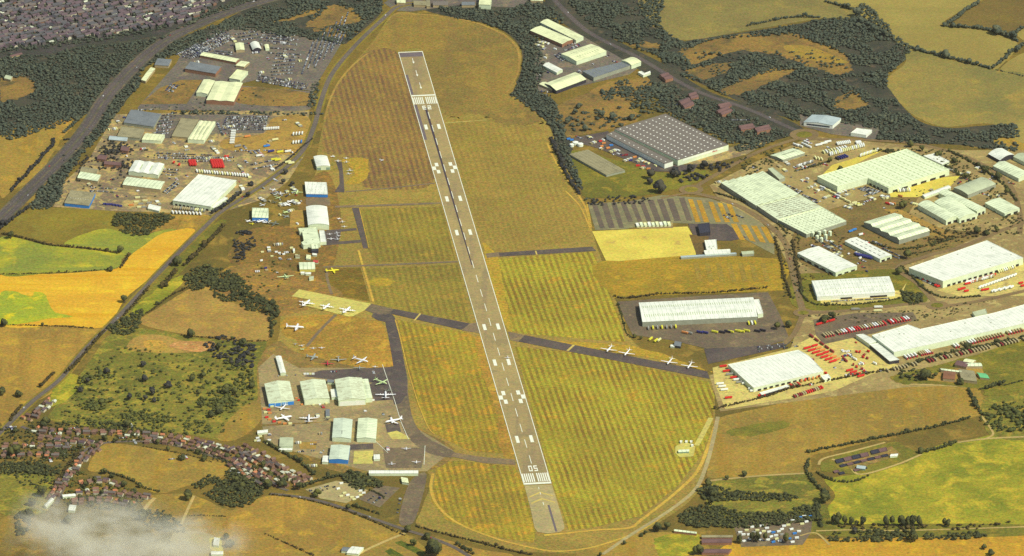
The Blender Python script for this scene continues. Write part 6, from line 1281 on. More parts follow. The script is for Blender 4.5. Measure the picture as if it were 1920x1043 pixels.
for i in range(4): lorries(f'{1596+i*7},{693+i*3.6} {1603+i*7},{697+i*3.6}', (9, -2.2), 1, 'red', None, 'in the short red group near the yard edge', 'short red group', 14)
for x, y, c, l in ((1592, 668, 'white', 'white lorry parked loose on the yellow yard'), (1603, 676, 'white', 'second white lorry loose on the yellow yard'), (1616, 684, 'white', 'white lorry beside the small red units'), (1640, 684, 'white', 'large white lorry near the loading canopy')):
    lorry(G(x, y), -.9, c, None, l, 'loose white lorries', 9)
for i, (x, y) in enumerate(((1612, 662), (1620, 668), (1618, 672), (1626, 674), (1628, 661), (1600, 686), (1606, 690), (1616, 694), (1620, 698), (1524, 677), (1548, 702), (1536, 708), (1606, 662))):
    lorry(G(x, y), RNG.uniform(0, 3), 'darkred' if i % 2 else 'red', None, f"{'dark red' if i % 2 else 'red'} tractor unit scattered on the yellow yard", 'scattered tractor units', 5)
for i, (x, y, c) in enumerate(((1356, 689, 'red'), (1362, 698, 'red'), (1368, 704, 'grey'), (1376, 710, 'red'), (1382, 714, 'white'), (1387, 719, 'grey'), (1398, 721, 'white'), (1410, 731, 'white'), (1428, 744, 'red'), (1366, 748, 'red'), (1350, 722, 'white'), (1354, 727, 'white'), (1358, 733, 'white'), (1413, 735, 'white'))):
    lorry(G(x, y), .25, c, None, f'{c} trailer beside the left wall of the broad yard warehouse', 'left yard trailers', 13)
lorries('1484,728 1502,724', (6, 5), 4, 'tan red', 'red', 'under the right wall of the broad yard warehouse', 'broad warehouse docks', 11); lorries('1444,737 1458,733', (9, -2), 2, 'red', None, 'at the lower corner of the broad yard warehouse', 'corner pair', 12)
lorries('1490,748 1545,730', (6, 5), 14, 'tan darkred tan red', None, 'along the hedge below the broad yard warehouse', 'hedge trailers', 9, .9); lorries('1500,716 1536,708', (3, -6), 5, 'red orange', None, 'beside the small yard office', 'office trailers', 7)
lorries('1212,620 1272,617', (1, 5), 7, 'yellow grey grey yellow', None, 'backed onto the ribbed depot docks', 'ribbed depot docks', 11); lorries('1402,611 1420,610', (2, 5), 3, 'yellow white', None, 'at the right docks of the ribbed depot', 'ribbed depot right docks', 12)
for i, (x, c) in enumerate(((1284, 'orange'), (1292, 'grey'), (1312, 'navy'), (1322, 'navy'), (1340, 'yellow'), (1354, 'black'), (1364, 'black'), (1370, 'yellow'), (1384, 'yellow'), (1390, 'yellow'), (1400, 'yellow'), (1420, 'black'), (1430, 'black'))):
    lorry(G(x, 626-i*.35+(i % 2)), -.5, c, None, f'{c} trailer in the line along the lower fence of the ribbed depot', 'fence line trailers', 12)
for i, (x, y) in enumerate(((1220, 638), (1230, 641), (1236, 640))): lorry(G(x, y), 1.1, 'yellow' if i < 2 else 'cream', None, ('left yellow lorry on the corner pad', 'middle yellow lorry on the corner pad', 'pale lorry at the right of the corner pad')[i], 'corner pad lorries', 12)
for i, (x, y, c, l) in enumerate(((1603, 582, 'grey', 'grey coach'), (1646, 578, 'white', 'white coach'), (1645, 585, 'cream', 'cream lorry'))): lorry(G(x, y), .05, c, c, l+' on the estate road below the fluted unit', 'estate road traffic', 13)
lorries('1556,294 1622,276', (2, 5), 19, 'white white cream', None, 'in the long row of the lorry park', 'lorry park long row', 12); lorries('1544,290 1590,280', (4, 4), 9, 'white cream', None, 'in the middle row of the lorry park', 'lorry park middle row', 11)
lorries('1570,274 1596,270', (3, 4), 8, 'white', None, 'at the top of the lorry park', 'lorry park top row', 10); lorries('1606,272 1616,271', (3, 4), 4, 'white', None, 'at the top right of the lorry park', 'lorry park top right', 10); lorries('1614,292 1648,281', (3, -5), 11, 'white cream', None, 'on the sandy strip of the lorry park', 'lorry park sandy row', 11)
for i, (x, y) in enumerate(((1492, 274), (1500, 276), (1508, 273), (1516, 277), (1512, 269), (1535, 274), (1545, 271), (1552, 268))): lorry(G(x, y), -.85 if i < 5 else .45, 'white', None, 'white trailer near the ribbed lorry-park depot', 'lorry park left trailers', 14)
lorries('1528,300 1545,303', (3, 4), 3, 'cream yellow', None, 'at the bottom of the lorry park', 'lorry park bottom', 11); lorries('1572,302 1592,296', (6, 3), 5, 'navy black', None, 'dark beside the lorry park bank', 'dark trailers', 12); lorries('1494,313 1526,303', (3, -5), 9, 'white grey', None, 'along the bottom fence of the lorry park', 'bottom fence lorries', 8)
for i in range(6): lorry(G(1542+i*9.5, 354+i*5.2), -.8, 'cream' if i % 3 else 'white', None, f"{'cream' if i % 3 else 'white'} trailer in the diagonal line below the panelled warehouse", 'diagonal line', 13)
for i in range(3): lorry(G(1602+i*5, 383+i*2), .4, 'cream', None, 'cream trailer at the lower end of the diagonal line', 'diagonal end', 10)
lorries('1683,362 1708,360', (2, 5), 7, 'cream white grey', None, 'docked under the panelled warehouse', 'panelled warehouse docks', 10)
for x, y, c, l in ((1688, 370, 'orange', 'orange skip lorry on the tan yard'), (1664, 384, 'red', 'red lorry at the tan yard hedge'), (1671, 385, 'white', 'white lorry beside the red one at the tan yard hedge'), (1675, 384, 'orange', 'orange lorry at the tan yard hedge'), (1610, 386, 'yellow', 'yellow loader below the diagonal line')): lorry(G(x, y), -.6, c, None, l, 'tan yard lorries', 9)
lorries('1606,481 1636,488', (5, 5), 12, 'navy', None, 'in the row beside the slot-roofed warehouse', 'navy trailer row', 11)
for x, y, c, l in ((1595, 436, 'blue', 'bright blue lorry beside the tank factory'), (1602, 433, 'blue', 'second bright blue lorry beside the tank factory'), (1614, 442, 'white', 'white lorry with red cab beside the tank factory')): lorry(G(x, y), .6, c, 'red' if c == 'white' else None, l, 'tank factory lorries', 9)
lorries('1812,531 1866,517', (3, -4), 16, 'tan white', 'red', 'under the long wall of the widest warehouse', 'widest warehouse docks', 11, .9)
for i in range(5): lorry(G(1814+i*12, 534-i*4), .55, 'red', None, 'red trailer in the line below the widest warehouse', 'widest red line', 12)
lorries('1872,514 1905,503', (4, 5), 9, 'white cream', None, 'at the right end of the widest warehouse', 'widest right docks', 10)
for i in range(13): lorry(G(1838+i*5.4, 541-i*1.9), 1.0, 'white', None, 'white trailer in the upper white block by the frame edge', 'white block', 11)
for i in range(8): lorry(G(1862+i*5, 548-i*1.2+(i % 2)), .9, 'white', None, 'white trailer in the lower white block by the frame edge', 'white lower block', 10)
for x, y in ((1844, 546), (1850, 545), (1800, 545), (1806, 543), (1742, 529), (1756, 537), (1760, 539), (1734, 526), (1914, 533), (1918, 538), (1812, 548)): lorry(G(x, y), .4, 'red', None, 'red trailer scattered around the widest warehouse yard', 'widest scattered red', 9)
# left estate and caravan dealer
lorries('366,321 466,330', (-3, -6), 21, 'white cream white', None, 'in the slanted row above the biggest left warehouse', 'biggest warehouse row', 10); lorries('326,390 386,396', (3, -5), 15, 'grey tan cream', None, 'backed against the biggest left warehouse', 'biggest warehouse docks', 9); lorries('322,402 380,405', (3, 4), 9, 'white', None, 'in the front row below the biggest left warehouse', 'biggest warehouse front', 9)
lorries('494,243 524,241', (0, -4), 9, 'white', None, 'in the upper row of the caravan dealer', 'dealer upper row', 7); lorries('548,252 570,250', (1, -5), 4, 'white', None, 'in the right block of the caravan dealer', 'dealer right block', 10); lorries('548,268 568,266', (1, -5), 4, 'white blue', None, 'in the lower right block of the caravan dealer', 'dealer lower block', 10)
for i in range(6): lorry(G(438-i*.6, 248+i*4.4), .1, 'white', None, 'white trailer stacked down the left of the dealer yard', 'dealer left column', 9)
for x, y, c, l in ((525, 287, 'yellow', 'yellow lorry on the lane yard'), (514, 301, 'yellow', 'yellow trailer pair on the lane yard'), (521, 302, 'yellow', 'second yellow trailer on the lane yard'), (540, 306, 'cream', 'cream trailer on the lane yard'), (546, 308, 'cream', 'second cream trailer on the lane yard'), (540, 286, 'white', 'white trailer beside the yellow lorry'), (486, 294, 'white', 'white lorry on the sandy yard'), (516, 264, 'cream', 'cream lorry at the dealer gate'), (464, 258, 'orange', 'orange lorry on the dealer yard'), (500, 276, 'blue', 'long blue trailer below the dealer'), (508, 286, 'navy', 'navy trailer below the long blue one'), (446, 276, 'grey', 'grey trailer below the dealer column')): lorry(G(x, y), .4, c, None, l, 'dealer yard lorries', 12)
for x0, y0, nx, ny in ((355, 304, 3, 4), (396, 303, 5, 6), (422, 296, 2, 1), (326, 307, 1, 1), (336, 311, 1, 1)):
    for a in range(nx):
        for b_ in range(ny): lorry(G(x0+a*4.6+b_*.9, y0+b_*2.5), 1.2, 'red', None, 'bright red van '+('packed into the large courier block' if nx > 4 else 'packed into the small courier block' if nx > 2 else 'parked loose in the courier yard'), 'courier red vans', 6.4)
LORRY.sort(key=lambda q: q[1]); nt = 0; far = []
for q in LORRY:
    if q[4] is None:
        nt += 1
        if nt > 295: far.append(q); continue
    build_lorry(*q)
if far:
    mb = MB(); tm = list(TB.values())+[M_tyr]
    for (x, y, rz, body, cab, label, group, L, z) in far:
        if (body, L) not in TP: TP[(body, L)] = trailer_parts(L, body)
        c, s_ = math.cos(rz), math.sin(rz)
        for me in TP[(body, L)]: mb.add([(x+c*v.co.x-s_*v.co.y, y+s_*v.co.x+c*v.co.y, v.co.z+z) for v in me.vertices], [tuple(p.vertices) for p in me.polygons], tm.index(me.materials[0]))
    tag(link('trailers', mesh('trailers', mb.v, mb.f, tm, mb.mi)), 'the farthest white trailers in the lorry park and the left industrial estate', 'trailers', kind='stuff')
# metal stock yard, container yards, caravans
def crates(area, group, s, L, Wd, h, mm, nm='container', cat='container'):
    for i, q in enumerate(s.split()):
        x, y, c, a = q.split(','); p = G(float(x), float(y)); b = MB(); k = float(a)
        b.box(-L/2, L/2, -Wd/2, Wd/2, 0, h); b.box(-L/2-.05, L/2+.05, -Wd/2-.05, Wd/2+.05, h-.25, h+.05)
        o = tag(link(nm, None, None, (p.x, p.y, .5), k), f'{c} {area}', cat, group); b.obj('shell', TB[c], o)
        d = MB(); d.box(L/2+.02, L/2+.14, -Wd*.4, Wd*.4, .2, h-.3); d.obj('door', W_gry, o)
crates('container stacked in the metal stock yard', 'stock yard containers', '256,380,cream,0 264,384,grey,.1 272,378,cream,0 280,382,grey,.1 288,378,tan,0 262,390,cream,0 270,390,grey,.1 284,388,cream,0 292,384,tan,0 258,372,cream,.1 270,372,tan,0 246,386,orange,0', 9, 2.6, 2.6, None)
crates('tank container along the blue-walled warehouse', 'dark tanks', '196,384,navy,.1 202,385,navy,.1 208,385,navy,.1 214,386,navy,.1 220,387,navy,.1 226,388,navy,.1', 6, 2.6, 2.8, None)
crates('skip in the factory scrap yard', 'scrap yard skips', '1066,262,blue,.4 1072,264,blue,.4 1126,266,red,.5 1132,270,orange,.2 1128,276,orange,.7 1140,279,orange,.4 1146,274,blue,.2 1190,296,orange,.4 1200,300,cream,.4 1210,306,orange,.3 1196,312,red,.2 1206,314,red,.3 1174,292,darkred,.3 1182,302,navy,.4 1160,284,white,-.9 1216,318,orange,0', 7, 2.8, 2.4, None, 'skip', 'skip')
crates('van body in the bottom container yard', 'container yard boxes', '1388,1000,white,0 1394,1004,white,.2 1400,996,cream,0 1410,990,white,.4 1420,996,cream,0 1428,988,white,.2 1438,992,white,.1 1450,1000,blue,.2 1446,1008,white,.6 1460,998,white,.4 1466,994,white,.5 1478,986,cream,.1 1440,1014,white,.4 1450,1018,blue,.4 1462,1016,white,.2 1480,1012,blue,.3 1486,1018,white,.3 1494,1010,white,.2 1500,972,blue,.2 1508,970,white,.2 1516,972,navy,.2 1396,1016,white,.5 1404,1004,white,.3 1414,1000,grey,.1 1424,1002,white,.5 1432,998,cream,.2 1442,999,white,.3 1455,1006,white,.1 1466,1004,grey,.4 1470,988,white,.2 1484,994,white,.5 1490,1002,blue,.3 1498,998,white,.1 1486,978,white,.3 1512,980,white,.4 1504,984,cream,.2 1520,970,blue,.3 1406,1012,white,.3 1426,1014,white,.2 1456,1012,cream,.5', 6.5, 2.5, 2.6, None)
crates('caravan in the small park beside the spinney', 'caravans by the museum', '646,926,cream,.2 652,930,white,.4 660,934,cream,.1 670,934,white,.6 676,930,cream,.4 682,926,white,.2 640,932,cream,.1 664,938,cream,.3 634,918,white,.5 640,908,white,.3 676,922,white,.2', 6, 2.4, 2.5, None, 'caravan', 'caravan')
crates('mobile home on the left edge of the apron', 'apron mobile homes', '483,823,white,.2 488,820,cream,.3 485,828,white,.1 499,830,white,.2 503,833,cream,.3 480,828,cream,.2 505,827,white,0', 6, 2.4, 2.4, None, 'caravan', 'caravan')
STORES.sort(key=lambda s: s[1]); SB = {}
rs = MB(); scol = ('white', 'cream', 'tan', 'grey')
for ks, (x, y, a, area, group) in enumerate(STORES):
    if ks >= 150:
        c, s_ = math.cos(a), math.sin(a); rs.add([(x+c*u-s_*v, y+s_*u+c*v, z) for z in (.5, 3.1) for u, v in ((-3, -1.25), (3, -1.25), (3, 1.25), (-3, 1.25))], [(3, 2, 1, 0), (4, 5, 6, 7), (0, 1, 5, 4), (1, 2, 6, 5), (2, 3, 7, 6), (3, 0, 4, 7)], ks % 4); continue
    col = ('white', 'cream', 'tan', 'grey', 'white', 'cream', 'grey')[ks % 7]
    if col not in SB:
        b = MB(); b.box(-3, 3, -1.25, 1.25, 0, 2.6); b.box(-3.05, 3.05, -1.3, 1.3, 2.35, 2.66); q = MB(); q.box(3.02, 3.14, -.9, .9, .2, 2.2); SB[col] = (mesh('container', b.v, b.f, TB[col]), mesh('door', q.v, q.f, W_gry))
    o = tag(link('container', SB[col][0], None, (x, y, .5), a), f'{col} container {area}', 'container', group); link('door', SB[col][1], o)
if rs.v: tag(rs.obj('containers', [TB[c] for c in scol]), 'small far containers strewn over the distant industrial yards', 'containers', kind='stuff')
crates('crate in the funfair-like yard left of the apron', 'coloured crates', '496,768,orange,.1 504,770,red,.1 498,775,cream,.1 506,776,orange,.2 500,784,red,.4 506,788,orange,.1 514,792,red,.3 524,794,orange,.2 534,796,orange,.1 544,796,cream,.2 510,764,cream,.1', 6, 3, 2.5, None, 'crate', 'crate')
crates('store box by the scrap aircraft yard', 'scrap yard boxes', '556,480,cream,0 518,474,white,.2 524,476,white,.1 510,482,cream,0 532,478,white,.3 492,474,cream,.2 490,490,white,.6 500,508,tan,.2 498,504,navy,.4', 5, 2.4, 2.3, None, 'container', 'container')
crates('trailer in the row above the middle lower hangar', 'white apron boxes', '572,703,white,0 577,703,white,0 582,703,cream,0 587,703,white,0', 5, 2.4, 2.6, None)
crates('equipment box in front of the lower hangars', 'apron equipment', '640,757,white,.2 650,756,cream,.5 662,758,white,.1 560,752,red,.2 566,760,orange,.3 588,761,cream,0 600,760,white,.2 612,758,cream,.3 690,753,white,.3 700,752,white,.2 556,748,orange,.1', 4, 2.2, 2.2, None, 'ground_equipment', 'equipment')
# ================================================================ AIRCRAFT (+x is the nose)
A_wht = mat('skin_white', (244, 250, 222), .35, .05, .3, spec=.4); A_gry = mat('skin_grey', (176, 180, 160), .4, .08, .3, .3); A_grn = mat('skin_green', (206, 224, 150), .5, .06, .3); A_red = mat('skin_red', (196, 40, 62), .4, .08, .4); A_yel = mat('skin_yellow', (226, 214, 44), .5, .08, .4); A_dk = mat('skin_dark', (112, 116, 96), .6, .12, .4)
A_blk = mat('airscrew', (40, 38, 38), .5, .1, 1)
AK = {  # length, span, fuselage radius, root chord, sweep, low wing?, engine y positions, prop?, tail span, fin height, landing gear height, T-tail
    'liner4': (32, 31, 1.75, 4.6, .06, 1, (4.6, 9.2), 1, 13, 5.2, 2.2, 0), 'prop2': (26, 30.5, 1.35, 3.4, .04, 1, (4.2,), 1, 11, 4.6, 1.8, 0), 'dakota': (20, 29, 1.25, 4.4, .14, 1, (2.9,), 1, 8, 3.4, 1.6, 0),
    'old4': (33, 36, 1.7, 5.0, .1, 1, (4.4, 9.0), 1, 14, 5.4, 2.2, 0), 'jet': (31, 29, 1.75, 5.6, .42, 1, (4.5,), 0, 11, 5, 2, 0), 'twin': (12, 16, .75, 2.0, .05, 1, (2.2,), 1, 5.5, 2.2, 1.1, 0),
    'jetold': (14, 15, .8, 3.0, .2, 1, (2.4,), 0, 5.5, 2.4, 1.1, 0), 'light': (8, 11, .6, 1.6, .02, 1, (), 1, 3.6, 1.5, .8, 0), 'lighthigh': (8, 11.2, .6, 1.6, .02, 0, (), 1, 3.6, 1.6, .8, 0), 'hulk': (22, 24, 1.3, 4, .2, 1, (), 0, 8, 3.5, .6, 0)}
def slab(b, r0, r1, c0, c1, y0, y1, z0, z1, th0, th1, mi=0):
    """tapered aerofoil panel from station y0 to y1; r = leading edge x"""
    ring = lambda le, c, y, z, th: [(le, y, z), (le-c*.25, y, z+th), (le-c*.6, y, z+th*.7), (le-c, y, z), (le-c*.5, y, z-th*.5)]
    b.loft([ring(r0, c0, y0, z0, th0), ring(r1, c1, y1, z1, th1)], mi)
APROTO = {}
def proto(kind, skin, sname):
    if (kind, sname) in APROTO: return APROTO[(kind, sname)]
    L, S, R, C, sw, low, eng, prop, TS, FH, GH, tt = AK[kind]; P = []; zc = GH+R
    f = MB(); f.tube([(-L*.5, 0, zc+R*.55, R*.08, R*.1), (-L*.42, 0, zc+R*.4, R*.35, R*.4), (-L*.25, 0, zc+R*.12, R*.8, R*.82), (-L*.1, 0, zc, R, R), (L*.32, 0, zc, R, R), (L*.42, 0, zc-R*.05, R*.85, R*.85), (L*.475, 0, zc-R*.18, R*.52, R*.5), (L*.5, 0, zc-R*.25, R*.15, R*.15)], 12)
    P.append(('fuselage', f, skin, None)); zw = zc-R*.62 if low else zc+R*.95; le = L*.08+C*.55
    for sd in (-1, 1):
        w = MB(); slab(w, le, le-S*.5*sw, C, C*.42, sd*R*.3, sd*S/2, zw, zw+S*.5*.055, C*.075, C*.025); P.append(('wing', w, skin, None))
        t = MB(); slab(t, -L*.385, -L*.385-TS*.5*max(sw, .12), C*.58, C*.3, sd*R*.1, sd*TS/2, zc+R*.55, zc+R*.6+TS*.02, C*.04, C*.015); P.append(('tailplane', t, skin, None))
    v = MB(); x0 = -L*.36; c0 = C*.85
    v.loft([[(x0, 0, zc+R*.5), (x0-c0*.3, .16, zc+R*.5), (x0-c0, 0, zc+R*.5), (x0-c0*.3, -.16, zc+R*.5)], [(x0-c0*.55, 0, zc+R*.5+FH), (x0-c0*.75, .07, zc+R*.5+FH), (x0-c0*1.05, 0, zc+R*.5+FH), (x0-c0*.75, -.07, zc+R*.5+FH)]]); P.append(('tail_fin', v, skin, None))
    g = MB(); g.box(L*.455-.2, L*.43, -R*.5, R*.5, zc+R*.22, zc+R*.52, 0, .05, .08); P.append(('windscreen', g, M_gls, None))
    wn = MB(); wn.box(-L*.2, L*.34, R*.93, R*1.005, zc+R*.1, zc+R*.3)
    if L > 15: P.append(('window_row', wn, M_gls, None))
    for y in eng:
        for sd in (-1, 1):
            e = MB(); er = R*.36 if prop else R*.46; xl = le-y*sw+C*.42; ze = zw+y*.055*1.0+(er*.3 if prop else -er*1.1)
            e.tube([(xl-C*1.0, sd*y, ze, er*.3, er*.3), (xl-C*.6, sd*y, ze, er*.9, er*.9), (xl-.3, sd*y, ze, er, er), (xl, sd*y, ze, er*.75, er*.75)], 8); P.append(('engine', e, skin, ('p', xl, sd*y, ze, er) if prop else None))
    if kind in ('light', 'lighthigh'): P.append(('propeller_hub', None, None, ('p', L*.5, 0, zc-R*.25, R*.7)))
    for x, y in ((L*.4, 0), (le-C*.5, R*1.5), (le-C*.5, -R*1.5)):
        q = MB(); wr = max(.28, GH*.28); q.box(x-.09, x+.09, y-.09, y+.09, wr, zc-R*.5); q.loft([[(x+wr*math.cos(k*.785), y+s_*wr*.35, wr+wr*math.sin(k*.785)) for k in range(8)] for s_ in (-1, 1)]); P.append(('landing_gear', q, M_tyr, None))
    out = []
    import bmesh
    for nm, b, m, pr in P:
        me = None
        if b:
            me = mesh(nm, b.v, b.f, m); bm = bmesh.new(); bm.from_mesh(me); bmesh.ops.recalc_face_normals(bm, faces=bm.faces); bm.to_mesh(me); bm.free()
            if nm in ('fuselage', 'engine'): me.polygons.foreach_set('use_smooth', [True]*len(me.polygons))
        pm = None
        if pr:
            _, x, y, z, er = pr; k = MB(); bl = er*(2.6 if b else 1.9)
            for j in range(4 if b and L > 24 else 3 if b else 2):
                a = j*6.283/(4 if b and L > 24 else 3 if b else 2)+.4; c, s = math.cos(a), math.sin(a)
                k.add([(x+.06, y-s*.1, z+c*.1), (x+.1, y+c*bl-s*.14, z+s*bl+c*.14), (x+.1, y+c*bl+s*.14, z+s*bl-c*.14), (x+.06, y+s*.1, z-c*.1), (x+.16, y, z)], [(0, 1, 2, 3), (0, 1, 4), (2, 3, 4)])
            pm = mesh('propeller', k.v, k.f, A_blk)
        out.append((nm, me, pm))
    APROTO[(kind, sname)] = out; return out
SK = {'white': A_wht, 'grey': A_gry, 'green': A_grn, 'red': A_red, 'yellow': A_yel, 'dark': A_dk}
def plane(kind, px, py, hx, hy, sname, label, cat='aeroplane', scale=1.0, group=None, small=False):
    c = G(px, py+AK[kind][10]*.6); h = GV(px, py, hx, hy); rz = math.atan2(h.y, h.x)
    e = tag(link('aeroplane', None, None, (c.x, c.y, .62), rz), label, cat, group); e.scale = (scale,)*3
    for nm, me, pm in proto(kind, SK[sname], sname):
        if me is None: link('propeller', pm, e); continue
        if small and nm in ('landing_gear',) and False: continue
        o = link(nm, me, e)
        if pm: link('propeller', pm, o)
    return e
for a in (
    ('liner4', 574, 571.5, 15, -12.5, 'white', 'white four-engined airliner at the left of the pale concrete apron'), ('liner4', 612, 577.5, 13, -11, 'white', 'white four-engined airliner in the middle of the pale concrete apron', 'aeroplane', .88), ('liner4', 650, 584.5, 15, -13, 'white', 'white four-engined airliner at the right of the pale concrete apron'),
    ('liner4', 553, 616, 34, 1.6, 'white', 'white airliner standing alone on the grass below the pale apron'),
    ('prop2', 1142.5, 656.5, -11, 12, 'white', 'white twin-propeller airliner furthest left on the dark crossing taxiway'), ('prop2', 1176, 663.5, -11, 12, 'white', 'white twin-propeller airliner second from the left on the crossing taxiway'), ('prop2', 1256, 680, -11, 12, 'white', 'white twin-propeller airliner third from the left on the crossing taxiway'), ('prop2', 1293.5, 687.5, -9, 12, 'white', 'white twin-propeller airliner nearest the lorry yard on the crossing taxiway'),
    ('dakota', 586, 671.5, 23, 2, 'grey', 'silver-grey piston airliner at the left of the orange grass row'), ('dakota', 634.5, 675.5, .5, 10, 'grey', 'silver-grey piston airliner facing the camera on the orange grass', 'aeroplane', .98), ('twin', 614, 683.5, 1, 10, 'red', 'bright red aircraft on the orange grass', 'aeroplane', 1.5), ('old4', 676, 677.5, 31, 7.5, 'white', 'large white four-engined aircraft at the right of the orange grass', 'aeroplane', .92),
    ('twin', 674, 692, .5, -10, 'grey', 'grey twin tucked in front of the large white aircraft', 'aeroplane', 1.3), ('light', 703, 689, 3, -10, 'white', 'small white aircraft beside the dark taxiway bend'), ('light', 587, 654.5, 1, -10, 'white', 'left of two light aircraft on the orange grass', 'aeroplane', 1.1), ('light', 603, 653.8, 1, -10, 'white', 'right of two light aircraft on the orange grass', 'aeroplane', 1.1),
    ('lighthigh', 554, 647, 5, -6, 'grey', 'small grey aircraft below the dark trees'), ('lighthigh', 566, 650, -5, -6, 'white', 'small white aircraft right of the dark trees'), ('lighthigh', 566.5, 656.5, 6, 2, 'green', 'small pale green aircraft right of the dark trees'),
    ('old4', 714, 718, 35, 12.5, 'green', 'pale green four-engined airliner beside the largest lower hangar', 'aeroplane', .85), ('old4', 723, 743.5, 0, -12, 'white', 'white-bodied four-engined aircraft with wide grey wings on the dark apron', 'aeroplane', .98), ('jetold', 728.5, 733, -6, 8, 'dark', 'small dark jet just behind the wide-winged aircraft'),
    ('prop2', 531, 766, -14, 13, 'white', 'white airliner parked at the blue hangar doors', 'aeroplane', .92), ('liner4', 531.5, 786.5, 31, -6, 'white', 'white airliner slanting across the coloured crates'), ('liner4', 579, 788, .6, -13, 'white', 'white four-engined airliner facing away on the yellow patch', 'aeroplane', 1.05), ('twin', 613, 787, 8, 4, 'dark', 'dark twin beside the matching hangars'),
    ('jet', 738, 791.5, -32, 6, 'white', 'white jet airliner over its painted dark shadow by the yellow heaps'),
    ('twin', 761.5, 842.8, .5, -10, 'white', 'largest white aircraft on the small aircraft park'), ('light', 734.5, 871.2, 1, 10, 'white', 'light aircraft at the lower left of the small aircraft park', 'aeroplane', 1.2), ('light', 780.5, 868.5, 2, -10, 'white', 'light aircraft at the lower right of the small aircraft park', 'aeroplane', 1.4),
    ('lighthigh', 624.3, 295, 9, -1, 'white', 'light aircraft just right of the green-doored hangar'), ('lighthigh', 633.7, 303.8, .4, 10, 'white', 'white high-winged aircraft at the head of the short dark taxiway', 'aeroplane', 1.15), ('light', 649, 298, 3, -10, 'white', 'upper light aircraft right of the short dark taxiway'), ('light', 649.5, 304.8, 1, 10, 'white', 'second light aircraft right of the short dark taxiway'), ('light', 656, 320.6, 3, 9, 'white', 'third light aircraft right of the short dark taxiway', 'aeroplane', 1.15), ('light', 653.5, 327, 6, 8, 'white', 'lowest light aircraft right of the short dark taxiway'), ('light', 715.5, 301.5, 8, 2, 'white', 'tiny white aircraft alone on the mown rows'),
    ('light', 635.5, 411.5, 5, -4, 'white', 'top light aircraft on the turf beside the tall white hangar'), ('light', 641.8, 417, 2, 10, 'white', 'middle light aircraft on the turf beside the tall white hangar'), ('light', 645.3, 426.2, 1, -10, 'white', 'bottom light aircraft on the turf beside the tall white hangar'),
    ('light', 618, 440.5, 1, -10, 'white', 'upper white aircraft on the dark stand by the hangar annex'), ('light', 620.5, 449.5, 0, -10, 'white', 'lower white aircraft on the dark stand by the hangar annex', 'aeroplane', 1.25), ('light', 631.5, 438, 4, 8, 'white', 'top of three white aircraft at the edge of the dark stand'), ('light', 633.8, 443.3, 6, 5, 'white', 'middle of three white aircraft at the edge of the dark stand'), ('light', 632.6, 449.3, 4, 8, 'white', 'bottom of three white aircraft at the edge of the dark stand'),
    ('twin', 511.8, 357.4, 9, 1, 'white', 'white scrap aircraft nearest the lane'), ('hulk', 526, 364, 1, -9, 'white', 'white hulk pointing up the scrap yard', 'aeroplane', .7), ('twin', 520.4, 372, 9, 3, 'green', 'pale green scrap aircraft below the hulk'), ('twin', 517, 366, -8, 3, 'grey', 'grey scrap aircraft beside the hulk'), ('jetold', 544, 379.5, 9, -4, 'white', 'white jet at the yellow bank of the scrap yard'), ('jetold', 539.5, 385.5, 9, -3, 'white', 'white jet just below the one at the yellow bank'), ('twin', 536, 399.4, 9, -4, 'green', 'pale green aircraft right of the ribbed workshop'), ('hulk', 536, 407, 8, 2, 'grey', 'grey hulk right of the ribbed workshop', 'aeroplane', .7), ('twin', 491.6, 385.5, 8, 3, 'white', 'white aircraft above the ribbed workshop'), ('hulk', 557, 362, 3, -7, 'green', 'long pale green hulk at the right of the scrap yard', 'aeroplane', .9), ('twin', 514, 380.5, 7, 4, 'dark', 'dark aircraft in the middle of the scrap yard'),
    ('hulk', 482, 413, 9, 4, 'white', 'left white aircraft in the heap below the ribbed workshop', 'aeroplane', .85), ('hulk', 491, 416, 9, -3, 'white', 'middle white aircraft in the heap below the ribbed workshop', 'aeroplane', .9), ('jetold', 500, 417.5, 8, 5, 'white', 'right white aircraft in the heap below the ribbed workshop', 'aeroplane', 1.2), ('twin', 466, 416, 7, -4, 'white', 'white aircraft at the left end of the heap'), ('twin', 472.5, 421, 8, 0, 'yellow', 'yellow aircraft below the heap', 'aeroplane', .7), ('hulk', 513, 421, 9, 1, 'dark', 'dark hulk along the scrap yard fence'),
    ('dakota', 535.5, 521, -7, -12, 'green', 'pale propeller aircraft on the dry track earth', 'aeroplane', 1.05), ('hulk', 623.5, 509.5, 29, -3, 'yellow', 'yellow aircraft lying beside the dull turf', 'aeroplane', 1.1),
    ('light', 952, 671.5, 3, 10, 'white', 'light aircraft on the runway beside a touchdown block', 'aeroplane', 1.1),
): plane(*a)
HAZE = 2.2e-6; CYB = 16000
